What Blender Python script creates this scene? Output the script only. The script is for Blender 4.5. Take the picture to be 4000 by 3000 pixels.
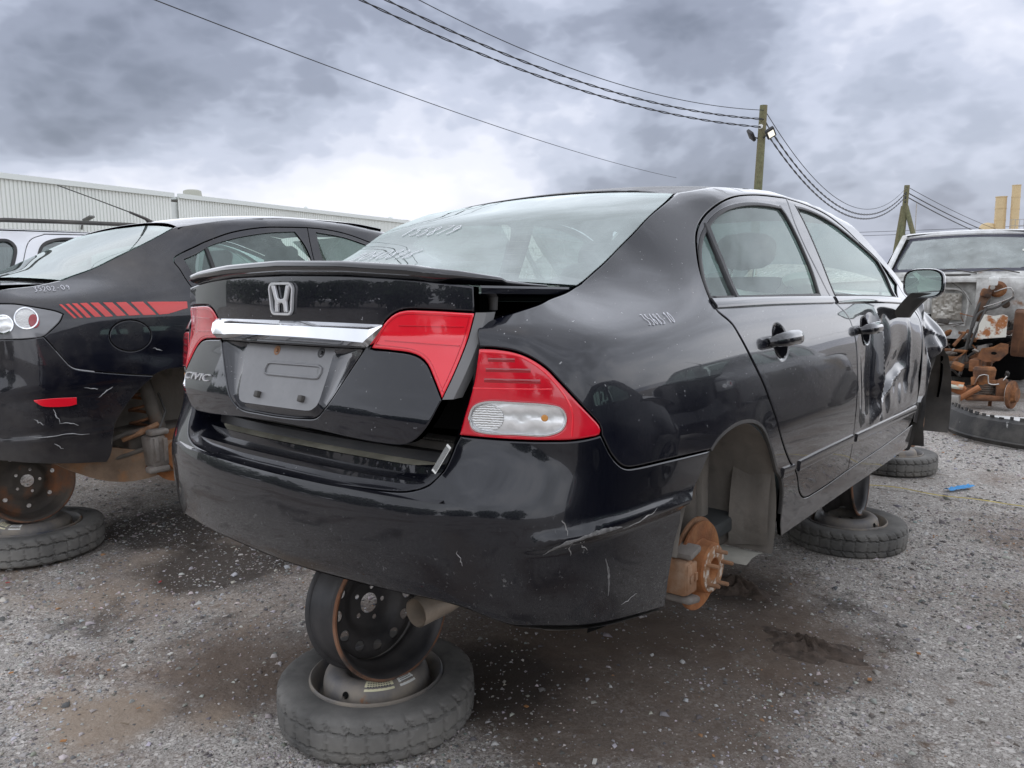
import bpy, bmesh, math, random
import numpy as np
from mathutils import Vector, Matrix, Euler
from mathutils.geometry import delaunay_2d_cdt
SC = bpy.context.scene; COL = SC.collection
for o in list(bpy.data.objects): bpy.data.objects.remove(o)
LIFT = .275                                   # how far the propped-up cars stand above their normal ride height
# ---------------------------------------------------------------- camera
cam_d = bpy.data.cameras.new('camera'); cam = bpy.data.objects.new('camera', cam_d); COL.objects.link(cam)
cam_d.sensor_width = 36; cam_d.lens = 27.92; cam_d.clip_start = .05; cam_d.clip_end = 3000
_y, _p, _r = math.radians(38.93), math.radians(-7.43), math.radians(.68)
cam.matrix_world = Matrix.Translation((1.748, -1.168, 1.332)) @ Matrix.Rotation(_y, 4, 'Z') @ Matrix.Rotation(_p, 4, 'X') @ Matrix.Rotation(_r, 4, 'Y') @ Matrix.Rotation(math.pi/2, 4, 'X')
SC.camera = cam
# ---------------------------------------------------------------- sky and sun
SUN_EL, SUN_AZ = 89, 150                      # degrees; azimuth clockwise from +y
W = bpy.data.worlds.new('World'); SC.world = W; W.use_nodes = True
def build_sky():
    nt = W.node_tree; nt.nodes.clear(); N = nt.nodes.new; L = nt.links.new
    out = N('ShaderNodeOutputWorld'); bg = N('ShaderNodeBackground'); bg.inputs[1].default_value = .1
    sky = N('ShaderNodeTexSky'); sky.sky_type = 'NISHITA'; sky.sun_disc = False
    sky.sun_elevation = math.radians(SUN_EL); sky.sun_rotation = math.radians(SUN_AZ); sky.air_density = 1.4; sky.dust_density = 2
    tc = N('ShaderNodeTexCoord'); sep = N('ShaderNodeSeparateXYZ'); L(tc.outputs['Generated'], sep.inputs[0])
    def m(op, a, b=None, c=None):
        n = N('ShaderNodeMath'); n.operation = op
        for i, v in enumerate((a, b, c)):
            if v is None: continue
            if isinstance(v, (int, float)): n.inputs[i].default_value = v
            else: L(v, n.inputs[i])
        return n.outputs[0]
    zc = m('MAXIMUM', sep.outputs[2], 0.0)
    comb = N('ShaderNodeCombineXYZ'); L(sep.outputs[0], comb.inputs[0]); L(sep.outputs[1], comb.inputs[1]); L(m('MULTIPLY', zc, 1.75), comb.inputs[2])   # cloud heaps, a little wider than tall
    def noise(scale, detail, rough, dist, off):
        mp = N('ShaderNodeMapping'); L(comb.outputs[0], mp.inputs[0]); mp.inputs['Location'].default_value = off
        n = N('ShaderNodeTexNoise'); n.inputs['Scale'].default_value = scale; n.inputs['Detail'].default_value = detail
        n.inputs['Roughness'].default_value = rough; n.inputs['Distortion'].default_value = dist
        L(mp.outputs[0], n.inputs['Vector']); return n.outputs['Fac']
    a = noise(SKY_SC, 5, .50, .25, CLOUD_OFF); c = noise(SKY_SC*.42, 3, .5, 0, CLOUD_OFF2)
    # cauliflower edges: rounded lumps at three sizes
    def billow(s, off): return m('SUBTRACT', 1.0, m('MULTIPLY', m('ABSOLUTE', m('SUBTRACT', noise(s, 2, .5, .15, off), .5)), 4.2))
    bl = m('ADD', m('ADD', m('MULTIPLY', billow(SKY_SC*2.3, (3.1, 1.7, 2)), .5), m('MULTIPLY', billow(SKY_SC*5.2, (7.7, 4.1, 9)), .3)), m('MULTIPLY', billow(SKY_SC*11, (1.2, 8.8, 3)), .2))
    f = m('ADD', m('ADD', m('MULTIPLY', a, .74), m('MULTIPLY', c, .20)), m('MULTIPLY', bl, .075))
    lift = m('MULTIPLY', m('SUBTRACT', .26, m('MINIMUM', zc, .60)), .20)          # sunlit flanks show low down, dark bases overhead
    f = m('ADD', f, lift)
    r = N('ShaderNodeValToRGB'); L(f, r.inputs[0]); r.color_ramp.interpolation = 'EASE'
    els = r.color_ramp.elements; els[0].position = .39; els[0].color = (0.097, 0.106, 0.137, 1); els[1].position = .68; els[1].color = (0.455, 0.455, 0.502, 1)
    for p, col in ((.455, (0.147, 0.159, 0.201, 1)), (.50, (0.214, 0.231, 0.284, 1)), (.54, (0.275, 0.292, 0.352, 1)), (.568, (0.338, 0.351, 0.407, 1)), (.605, (0.399, 0.406, 0.456, 1))):
        e = els.new(p); e.color = col
    mix = N('ShaderNodeMix'); mix.data_type = 'RGBA'; mix.inputs[0].default_value = .93
    sc = N('ShaderNodeVectorMath'); sc.operation = 'SCALE'; sc.inputs[3].default_value = 10; L(r.outputs[0], sc.inputs[0])
    L(sky.outputs[0], mix.inputs[6]); L(sc.outputs[0], mix.inputs[7]); L(mix.outputs[2], bg.inputs[0]); L(bg.outputs[0], out.inputs[0])
CLOUD_OFF = (1.77, -2.2, -2.32); CLOUD_OFF2 = (-18.56, -18.9, 0); SKY_SC = 2.6
build_sky()
sun_d = bpy.data.lights.new('sun', 'SUN'); sun_d.energy = 1.05; sun_d.angle = math.radians(179); sun_d.color = (.97, .985, 1)
sun = bpy.data.objects.new('sun', sun_d); COL.objects.link(sun)
_d = Vector((math.sin(math.radians(SUN_AZ))*math.cos(math.radians(SUN_EL)), math.cos(math.radians(SUN_AZ))*math.cos(math.radians(SUN_EL)), math.sin(math.radians(SUN_EL))))
sun.rotation_euler = _d.to_track_quat('Z', 'Y').to_euler()
SC.view_settings.view_transform = 'Standard'; SC.view_settings.look = 'None'; SC.view_settings.gamma = 1
SC.view_settings.use_curve_mapping = False; SC.view_settings.exposure = 1.2
# ---------------------------------------------------------------- body surfaces (numpy)
def pchip(x, y, xi):
    x = np.asarray(x, float); y = np.asarray(y, float); xi = np.clip(xi, x[0], x[-1])
    h = np.diff(x); dl = np.diff(y)/h; m = np.zeros(len(x))
    for i in range(1, len(x)-1):
        if dl[i-1]*dl[i] > 0:
            w1 = 2*h[i]+h[i-1]; w2 = h[i]+2*h[i-1]
            m[i] = (w1+w2)/(w1/dl[i-1]+w2/dl[i])
    m[0] = dl[0]; m[-1] = dl[-1]
    k = np.clip(np.searchsorted(x, xi, 'right')-1, 0, len(h)-1)
    t = (xi-x[k])/h[k]
    return ((1+2*t)*(1-t)**2*y[k]+t*(1-t)**2*h[k]*m[k]+t*t*(3-2*t)*y[k+1]+t*t*(t-1)*h[k]*m[k+1])
def blur(a, sig, axis):
    if sig <= 0: return a
    r = int(math.ceil(sig*3)); k = np.exp(-.5*(np.arange(-r, r+1)/sig)**2); k /= k.sum()
    pad = [(0, 0)]*a.ndim; pad[axis] = (r, r)
    b = np.pad(a, pad, mode='reflect', reflect_type='odd')
    return np.apply_along_axis(lambda v: np.convolve(v, k, 'valid'), axis, b)
class Grid2:                                   # bicubic lookup of a dense table
    def __init__(s, x0, dx, y0, dy, a): s.x0, s.dx, s.y0, s.dy, s.a = x0, dx, y0, dy, a
    def __call__(s, x, y):
        fx = np.clip((x-s.x0)/s.dx, 1, s.a.shape[0]-2.001); fy = np.clip((y-s.y0)/s.dy, 1, s.a.shape[1]-2.001)
        i = np.floor(fx).astype(int); j = np.floor(fy).astype(int); u = fx-i; v = fy-j
        def w(t): return (-.5*t+t*t-.5*t**3, 1-2.5*t*t+1.5*t**3, .5*t+2*t*t-1.5*t**3, -.5*t*t+.5*t**3)
        wu, wv = w(u), w(v); r = 0
        for p in range(4):
            for q in range(4): r = r+wu[p]*wv[q]*s.a[i+p-1, j+q-1]
        return r
class SideSurf:
    """plan outline (rear centre -> corner -> side -> nose) pushed inwards by a smooth field d(s,z)"""
    def __init__(self, plan, zrows, cols, rail=None, sig=(1.6, 1.0), smooth_plan=3):
        pts = np.array(plan, float)
        c = np.concatenate([[0], np.cumsum(np.hypot(*np.diff(pts, axis=0).T))])
        n = int(c[-1]/.02); ss = np.linspace(0, c[-1], n)
        xs = pchip(c, pts[:, 0], ss); ys = pchip(c, pts[:, 1], ss)
        xs = blur(np.concatenate([-xs[1:13][::-1], xs]), smooth_plan, 0)[12:]
        ye = np.concatenate([ys[1:13][::-1], ys]); ys = blur(ye, smooth_plan, 0)[12:]
        c2 = np.concatenate([[0], np.cumsum(np.hypot(np.diff(xs), np.diff(ys)))])
        self.L = c2[-1]; self.ds = .02; s2 = np.arange(0, self.L, self.ds)
        self.s = s2; self.x = np.interp(s2, c2, xs); self.y = np.interp(s2, c2, ys)
        tx = np.gradient(self.x, s2); ty = np.gradient(self.y, s2); l = np.hypot(tx, ty)
        self.nx = blur(ty/l, 3, 0); self.ny = blur(-tx/l, 3, 0)
        sk = np.array([np.interp(q, c, np.linspace(0, 1, len(c))) for q in c])  # knots by index
        self.sk = c*self.L/c[-1]
        self.z0 = zrows[0]; self.dz = .01; zz = np.arange(zrows[0], zrows[-1]+1e-6, self.dz)
        T = np.array([pchip(zrows, col, zz) for k, col in cols])
        sc = np.array([self.sk[k] if isinstance(k, int) else k for k, col in cols])
        A = np.array([pchip(sc, T[:, j], s2) for j in range(len(zz))]).T
        if rail is not None:
            ry, rz, amt, wid = rail
            zr = np.interp(self.y, ry, rz)[:, None]
            t = np.clip((zz[None]-(zr-wid))/wid, 0, 1.6)
            A = A+amt*t**3*(self.y > .95)[:, None]
        A = blur(blur(A, sig[0], 0), sig[1], 1)
        p = 6                                  # mirrored past the centre line so that it is smooth there
        self.p = p; A = np.vstack([A[1:p+1][::-1], A]); self.g = Grid2(-p*self.ds, self.ds, self.z0, self.dz, A)
        self.X = np.concatenate([-self.x[1:p+1][::-1], self.x]); self.Y = np.concatenate([self.y[1:p+1][::-1], self.y])
        self.NX = np.concatenate([-self.nx[1:p+1][::-1], self.nx]); self.NY = np.concatenate([self.ny[1:p+1][::-1], self.ny])
    def _i(self, arr, s): return np.interp(s, self.s, arr)
    def cub(self, arr, s):
        f = np.clip(s/self.ds+self.p, 1, len(arr)-2.001); i = np.floor(f).astype(int); t = f-i
        return ((-.5*t+t*t-.5*t**3)*arr[i-1]+(1-2.5*t*t+1.5*t**3)*arr[i]+(.5*t+2*t*t-1.5*t**3)*arr[i+1]+(-.5*t*t+.5*t**3)*arr[i+2])
    def __call__(self, s, z):
        s = np.asarray(s, float); z = np.asarray(z, float)
        sg = np.where(s < 0, -1., 1.); a = np.abs(s); d = self.g(a, z)
        x = self.cub(self.X, a)-self.cub(self.NX, a)*d; y = self.cub(self.Y, a)-self.cub(self.NY, a)*d
        return np.stack([x*sg, y, z+0*s], -1)
    def s_of_y(self, y): return float(np.interp(y, self.y[int(.5/self.ds):], self.s[int(.5/self.ds):]))
class FnSurf:
    def __init__(self, fn): self.fn = fn
    def __call__(self, u, v): return self.fn(np.asarray(u, float), np.asarray(v, float))
def snormal(S, u, v, e=.004):
    a = S(u+e, v)-S(u-e, v); b = S(u, v+e)-S(u, v-e)
    n = np.cross(a, b); return n/np.maximum(np.linalg.norm(n, axis=-1, keepdims=True), 1e-9)
# ---------------------------------------------------------------- the black sedan's surfaces (rear bumper at y = 0, nose at y = 4.49, x to its right)
CZ = [.12,.16,.20,.24,.28,.34,.40,.46,.52,.56,.60,.64,.68,.72,.76,.80,.84,.88,.92,.95,.98,1.01,1.05,1.10,1.15,1.20,1.25,1.30,1.34,1.38,1.42]
CPLAN = [(0,0),(.30,.010),(.50,.033),(.64,.068),(.74,.125),(.808,.20),(.846,.29),(.862,.42),(.872,.60),(.877,.90),(.877,1.3),(.877,2.0),(.877,2.8),(.868,3.3),(.852,3.7),(.82,4.0),(.73,4.26),(.55,4.40),(.30,4.46),(0,4.485)]
#        .12  .16  .20  .24  .28  .34  .40  .46  .52  .56  .60  .64  .68  .72  .76  .80  .84  .88  .92  .95  .98 1.01 1.05 1.10 1.15 1.20 1.25 1.30 1.34 1.38 1.42
_rear = [.22, .18, .14, .095,.058,.022,.008,.001,.000,.008,.024,.040,.055,.05, .05, .05, .05, .05, .055,.06, .07, .08, .10, .12, .14, .16, .18, .20, .22, .24, .26]
_k3   = [.19, .15, .11, .075,.046,.018,.007,.002,0,   .004,.018,.037,.054,.064,.066,.068,.070,.072,.075,.082,.140,.19, .22, .24, .25, .27, .29, .31, .33, .35, .37]
_k4   = [.14, .11, .082,.058,.036,.015,.006,.002,0,   .004,.014,.027,.040,.046,.048,.050,.053,.056,.062,.083,.138,.19, .22, .24, .26, .28, .30, .32, .34, .36, .38]
_k5   = [.10, .080,.062,.045,.030,.013,.005,.002,0,   .003,.009,.016,.021,.022,.024,.026,.030,.040,.066,.100,.15, .20, .24, .26, .28, .30, .32, .34, .36, .38, .40]
_k6   = [.075,.06, .048,.036,.025,.012,.005,.002,0,   .002,.004,.006,.007,.009,.012,.016,.022,.033,.056,.092,.16, .215,.26, .29, .31, .33, .35, .37, .39, .41, .43]
_k7   = [.06, .05, .042,.032,.022,.012,.005,.002,.001,.001,.002,.003,.005,.008,.012,.016,.022,.032,.054,.088,.15, .215,.27, .30, .32, .34, .36, .38, .40, .42, .44]
_k8   = [.06, .05, .042,.032,.022,.012,.005,.002,.001,.001,.001,.002,.004,.008,.012,.017,.023,.032,.050,.076,.118,.175,.245,.29, .31, .33, .345,.36, .375,.39, .40]
_y75  = [.065,.055,.046,.034,.024,.013,.006,.002,.001,.000,.000,.002,.005,.009,.013,.018,.024,.033,.048,.068,.097,.135,.190,.258,.305,.332,.350,.363,.373,.383,.395]
_k9   = [.07, .058,.047,.035,.026,.015,.007,.003,.001,.000,.001,.003,.006,.010,.014,.019,.025,.034,.047,.064,.086,.112,.147,.193,.236,.278,.315,.345,.362,.375,.39]
_y11  = [.07, .058,.047,.036,.028,.018,.009,.004,.001,.000,.001,.003,.007,.011,.015,.020,.026,.035,.048,.064,.084,.103,.125,.154,.186,.222,.261,.305,.333,.35, .37]
_k10  = [.07, .058,.046,.036,.029,.020,.011,.005,.001,.000,.001,.004,.008,.012,.016,.021,.027,.036,.049,.066,.085,.099,.116,.138,.160,.184,.208,.233,.253,.275,.30]
_k11  = [.07, .058,.046,.036,.029,.020,.011,.005,.001,.000,.001,.004,.008,.012,.016,.021,.027,.036,.049,.066,.085,.097,.112,.132,.154,.176,.199,.223,.243,.263,.285]
_k12  = [.07, .058,.046,.036,.029,.020,.011,.005,.001,.000,.001,.004,.008,.012,.017,.023,.030,.041,.056,.074,.094,.107,.123,.145,.168,.192,.216,.241,.262,.284,.31]
_k13  = [.07, .058,.046,.036,.029,.020,.011,.005,.001,.000,.001,.004,.008,.013,.019,.027,.038,.054,.076,.096,.114,.126,.142,.164,.188,.212,.236,.261,.282,.304,.33]
_k15  = [.09, .075,.06, .045,.034,.020,.011,.005,.002,.002,.005,.012,.024,.042,.068,.10, .15, .21, .27, .32, .36, .40, .43, .45, .47, .49, .51, .53, .55, .57, .59]
_y36  = [.07, .058,.046,.036,.029,.018,.009,.004,.001,.001,.002,.006,.012,.020,.031,.047,.070,.105,.15, .18, .20, .21, .22, .24, .26, .28, .30, .32, .34, .36, .38]
_k19  = [.20, .16, .12, .080,.05, .022,.010,.004,.002,.006,.015,.032,.062,.11, .18, .26, .34, .42, .50, .56, .60, .62, .64, .66, .68, .70, .72, .74, .76, .78, .80]
CIV = SideSurf(CPLAN, CZ, [(0,_rear),(2,_rear),(3,_k3),(4,_k4),(5,_k5),(6,_k6),(7,_k7),(8,_k8),(1.417,_y75),(9,_k9),(1.767,_y11),(10,_k10),(11,_k11),(12,_k12),(13,_k13),(4.27,_y36),(15,_k15),(19,_k19)],
    rail=([.9,1.15,1.4,1.9,2.3,2.6,2.9,3.2,4.5],[1.30,1.335,1.366,1.392,1.375,1.335,1.30,1.3,1.3],.06,.05))
def _lid(x, z):
    y0 = pchip([.60,.645,.665,.69,.74,.80,.85,.90,.94,1.0,1.06,1.10],[.09,.055,.033,.022,.022,.034,.046,.058,.064,.064,.066,.072], z)
    ax = np.abs(x)
    return np.stack([x, y0+.070*(ax/.58)**2.4*pchip([.6,.8,1.0,1.1],[.62,.8,1,1], z), z+0*x], -1)
LID = FnSurf(_lid)
def _roof(x, y):
    zc = pchip([1.05,1.2,1.5,1.9,2.3,2.6,2.85],[1.325,1.36,1.402,1.424,1.414,1.385,1.345], y)
    return np.stack([x, y+0*x, zc-.028*(x/.55)**2-.012*(x/.55)**6], -1)
ROOF = FnSurf(_roof)
def backlight(E, cz, cy):
    """rear window spanned between the two pillar edges: v 0 at its base, 1 at the roof"""
    E = np.array(E, float); t = (E[:, 1]-E[0, 1])/(E[-1, 1]-E[0, 1])
    def f(x, v):
        xe = pchip(t, E[:, 0], v); k = 1-(x/xe)**2
        vv = np.clip(v, 0, 1)
        return np.stack([x, E[0, 1]+(E[-1, 1]-E[0, 1])*v+(cy[0]+(cy[1]-cy[0])*vv)*k, pchip(t, E[:, 2], v)+(v-vv)*.2+(cz[0]+(cz[1]-cz[0])*vv)*k], -1)
    return FnSurf(f)
BACKL = backlight([(0.6105, 0.5, 1.043), (0.6035, 0.5508, 1.0594), (0.5969, 0.6015, 1.0791), (0.5908, 0.6523, 1.0991), (0.5847, 0.7031, 1.1211), (0.5793, 0.7538, 1.1452), (0.5768, 0.8046, 1.1707), (0.5766, 0.8554, 1.1988), (0.576, 0.9062, 1.2281), (0.5732, 0.9569, 1.2524), (0.5678, 1.0077, 1.2729), (0.5595, 1.0585, 1.2918), (0.5483, 1.1092, 1.31), (0.5355, 1.16, 1.3272)], (.022,.036), (-.06,.085))
# ---------------------------------------------------------------- the neighbouring dark sedan: same kind of shell, taller shoulder
def _mwarp(z): t = np.clip((z-.60)/.34, 0, 1); return z-.058*t*t*(3-2*t)
def _maz(u, v):
    P = CIV(u, _mwarp(v)); P = P.copy(); P[..., 2] = v; return P
MAZ = FnSurf(_maz)
def _mroof(x, y):
    zc = pchip([1.05,1.25,1.5,1.9,2.3,2.6,2.85],[1.375,1.415,1.452,1.474,1.468,1.44,1.39], y)
    return np.stack([x, y+0*x, zc-.022*(x/.55)**2-.008*(x/.55)**6], -1)
MROOF = FnSurf(_mroof)
MBACKL = backlight([(0.6413, 0.52, 1.0828), (0.6297, 0.5669, 1.1007), (0.6213, 0.6138, 1.1163), (0.6156, 0.6608, 1.1321), (0.6101, 0.7077, 1.151), (0.6047, 0.7546, 1.1732), (0.602, 0.8015, 1.1964), (0.603, 0.8485, 1.2191), (0.6048, 0.8954, 1.2416), (0.6041, 0.9423, 1.2643), (0.6005, 0.9892, 1.2873), (0.5945, 1.0362, 1.3108), (0.5864, 1.0831, 1.3344), (0.5769, 1.13, 1.3582)], (.02,.035), (-.05,.07))
# ---------------------------------------------------------------- helpers: objects
def link(name, me, mat=None, parent=None):
    o = bpy.data.objects.new(name, me); COL.objects.link(o)
    if mat is not None and me is not None:
        for mm in (mat if isinstance(mat, (list, tuple)) else [mat]): me.materials.append(mm)
    if parent is not None: o.parent = parent
    return o
def thing(name, label, cat, loc=(0, 0, 0), rz=0, group=None):
    o = bpy.data.objects.new(name, None); COL.objects.link(o); o.location = loc; o.rotation_euler = (0, 0, rz)
    o.empty_display_size = .1
    return tag(o, label, cat, group)
def tag(o, label, cat, group=None):
    o['label'] = label; o['category'] = cat
    if group: o['group'] = group
    return o
def mesh(name, V, F, smooth=True, angle=None):
    me = bpy.data.meshes.new(name); me.from_pydata([tuple(map(float, v)) for v in V], [], [tuple(int(i) for i in f) for f in F]); me.update()
    if smooth:
        me.shade_smooth()
        if angle: me.set_sharp_from_angle(angle=math.radians(angle))
    return me
class MB:
    """collects shapes into one mesh"""
    def __init__(s): s.V = []; s.F = []; s.M = []
    def add(s, V, F, T=None, mi=0):
        b = len(s.V)
        for v in V:
            v = Vector(v); s.V.append(T @ v if T is not None else v)
        s.F += [tuple(i+b for i in f) for f in F]; s.M += [mi]*len(F); return s
    def box(s, c, d, T=None, bev=0, rot=None, mi=0):
        x, y, z = (k/2 for k in d); R_ = Euler(rot).to_matrix() if rot else None; c = Vector(c)
        if bev <= 0:
            V = [(i*x, j*y, k*z) for k in (-1, 1) for j in (-1, 1) for i in (-1, 1)]
            F = [(0,2,3,1),(4,5,7,6),(0,1,5,4),(2,6,7,3),(0,4,6,2),(1,3,7,5)]
        else:
            bm = bmesh.new(); bmesh.ops.create_cube(bm, size=1)
            for v in bm.verts: v.co = Vector((v.co.x*d[0], v.co.y*d[1], v.co.z*d[2]))
            bmesh.ops.bevel(bm, geom=list(bm.edges), offset=min(bev, min(d)*.45), segments=2, affect='EDGES', profile=.5)
            V = [v.co.copy() for v in bm.verts]; F = [tuple(v.index for v in f.verts) for f in bm.faces]; bm.free()
        V = [(R_ @ Vector(v) if R_ else Vector(v))+c for v in V]
        return s.add(V, F, T, mi)
    def lathe(s, prof, n=48, T=None, close=False, mi=0, a0=0, a1=None):
        """profile of (radius, z) turned about z"""
        full = a1 is None; a1 = a0+2*math.pi if full else a1
        k = len(prof); V = []; F = []; cnt = n if full else n+1
        for i in range(cnt):
            a = a0+(a1-a0)*i/n
            V += [(r*math.cos(a), r*math.sin(a), z) for r, z in prof]
        for i in range(n):
            j = (i+1) % cnt
            for q in range(k-1+(1 if close else 0)):
                p = (q+1) % k; F.append((i*k+q, j*k+q, j*k+p, i*k+p))
        return s.add(V, F, T, mi)
    def tube(s, pts, r, n=8, T=None, caps=True, mi=0):
        pts = [Vector(p) for p in pts]; rs = r if isinstance(r, (list, tuple)) else [r]*len(pts)
        V = []; F = []; up = Vector((0, 0, 1)); prev = None
        for i, p in enumerate(pts):
            t = (pts[min(i+1, len(pts)-1)]-pts[max(i-1, 0)]).normalized()
            if prev is None: a = t.orthogonal().normalized()
            else: a = (prev-t*prev.dot(t)).normalized()
            prev = a; b = t.cross(a)
            for q in range(n):
                w = 2*math.pi*q/n; V.append(p+(a*math.cos(w)+b*math.sin(w))*rs[i])
        for i in range(len(pts)-1):
            for q in range(n): F.append((i*n+q, i*n+(q+1) % n, (i+1)*n+(q+1) % n, (i+1)*n+q))
        if caps: F += [tuple(range(n))[::-1], tuple((len(pts)-1)*n+q for q in range(n))]
        return s.add(V, F, T, mi)
    def prism(s, poly, z0, z1, T=None, mi=0):
        """outline in xy pushed up from z0 to z1"""
        n = len(poly); V = [(x, y, z0) for x, y in poly]+[(x, y, z1) for x, y in poly]
        F = [tuple(range(n))[::-1], tuple(range(n, 2*n))]+[(i, (i+1) % n, n+(i+1) % n, n+i) for i in range(n)]
        return s.add(V, F, T, mi)
    def grid(s, P, T=None, mi=0, flip=False):
        P = np.asarray(P); a, b = P.shape[:2]; V = P.reshape(-1, 3)
        F = [(i*b+j, (i+1)*b+j, (i+1)*b+j+1, i*b+j+1) for i in range(a-1) for j in range(b-1)]
        if flip: F = [f[::-1] for f in F]
        return s.add(V, F, T, mi)
    def build(s, name, mat, parent=None, smooth=True, angle=35):
        me = mesh(name, s.V, s.F, smooth, angle)
        o = link(name, me, mat, parent)
        if any(s.M): me.polygons.foreach_set('material_index', s.M)
        return o
def TR(loc=(0, 0, 0), rot=(0, 0, 0), scale=1): 
    sc = scale if isinstance(scale, (tuple, list)) else (scale,)*3
    return Matrix.Translation(loc) @ Euler(rot).to_matrix().to_4x4() @ Matrix.Diagonal((*sc, 1))
def frame_of(p, x, y):
    """matrix with origin p, local x along x, local z = normal"""
    x = Vector(x).normalized(); z = x.cross(Vector(y)).normalized(); y = z.cross(x)
    M_ = Matrix((x, y, z)).transposed().to_4x4(); M_.translation = Vector(p); return M_
def crom(pts, step=.01, closed=False):
    """smooth curve through points, resampled"""
    P = np.array(pts, float); n = len(P); out = []
    rng = range(n if closed else n-1)
    for i in rng:
        if closed: p0, p1, p2, p3 = P[(i-1) % n], P[i], P[(i+1) % n], P[(i+2) % n]
        else: p0, p1, p2, p3 = P[i-1] if i else 2*P[0]-P[1], P[i], P[i+1], P[i+2] if i+2 < n else 2*P[-1]-P[-2]
        k = max(1, int(np.linalg.norm(p2-p1)/step))
        # centripetal
        t0 = 0; t1 = t0+max(np.linalg.norm(p1-p0), 1e-6)**.5; t2 = t1+max(np.linalg.norm(p2-p1), 1e-6)**.5; t3 = t2+max(np.linalg.norm(p3-p2), 1e-6)**.5
        for j in range(k):
            t = t1+(t2-t1)*j/k
            A1 = (t1-t)/(t1-t0)*p0+(t-t0)/(t1-t0)*p1; A2 = (t2-t)/(t2-t1)*p1+(t-t1)/(t2-t1)*p2; A3 = (t3-t)/(t3-t2)*p2+(t-t2)/(t3-t2)*p3
            B1 = (t2-t)/(t2-t0)*A1+(t-t0)/(t2-t0)*A2; B2 = (t3-t)/(t3-t1)*A2+(t-t1)/(t3-t1)*A3
            out.append((t2-t)/(t2-t1)*B1+(t-t1)/(t2-t1)*B2)
    if not closed: out.append(P[-1])
    return np.array(out)
def loop(*segs, step=.012):
    """outline made of several smooth runs joined at corners"""
    out = []
    for sg in segs:
        c = crom(sg, step) if len(sg) > 2 else lin(sg, step)
        if out and np.linalg.norm(out[-1]-c[0]) < 1e-5: c = c[1:]
        out += list(c)
    if np.linalg.norm(out[0]-out[-1]) < 1e-5: out = out[:-1]
    return np.array(out)
def lin(p, step):
    a, b = np.array(p[0], float), np.array(p[1], float); k = max(1, int(np.linalg.norm(b-a)/step)); return [a+(b-a)*i/k for i in range(k+1)]
def area2(P): x, y = P[:, 0], P[:, 1]; return .5*np.sum(x*np.roll(y, -1)-np.roll(x, -1)*y)
def inset(P, d):
    """shift a counter-clockwise outline inwards"""
    a = np.roll(P, 1, 0); b = np.roll(P, -1, 0)
    e1 = P-a; e2 = b-P; e1 /= np.maximum(np.linalg.norm(e1, axis=1, keepdims=True), 1e-9); e2 /= np.maximum(np.linalg.norm(e2, axis=1, keepdims=True), 1e-9)
    n1 = np.stack([-e1[:, 1], e1[:, 0]], 1); n2 = np.stack([-e2[:, 1], e2[:, 0]], 1)
    n = n1+n2; n /= np.maximum(np.linalg.norm(n, axis=1, keepdims=True), 1e-9)
    k = np.clip((n*n1).sum(1, keepdims=True), .5, 1)
    return P+n*d/k
def inside(P, poly):
    x, y = P[:, 0], P[:, 1]; c = np.zeros(len(P), bool); a = poly; b = np.roll(poly, -1, 0)
    for (x1, y1), (x2, y2) in zip(a, b):
        if y1 == y2: continue
        m_ = ((y1 > y) != (y2 > y)); c ^= m_ & (x < (x2-x1)*(y-y1)/(y2-y1)+x1)
    return c
def resample(P, step):
    d = np.linalg.norm(np.roll(P, -1, 0)-P, axis=1); c = np.concatenate([[0], np.cumsum(d)]); n = max(8, int(c[-1]/step))
    t = np.linspace(0, c[-1], n, endpoint=False); Q = np.vstack([P, P[:1]])
    return np.stack([np.interp(t, c, Q[:, 0]), np.interp(t, c, Q[:, 1])], 1)
def clean(P, eps=1e-4):
    keep = [0]
    for i in range(1, len(P)):
        if np.linalg.norm(P[i]-P[keep[-1]]) > eps: keep.append(i)
    if np.linalg.norm(P[keep[-1]]-P[0]) < eps: keep.pop()
    return P[keep]
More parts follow.
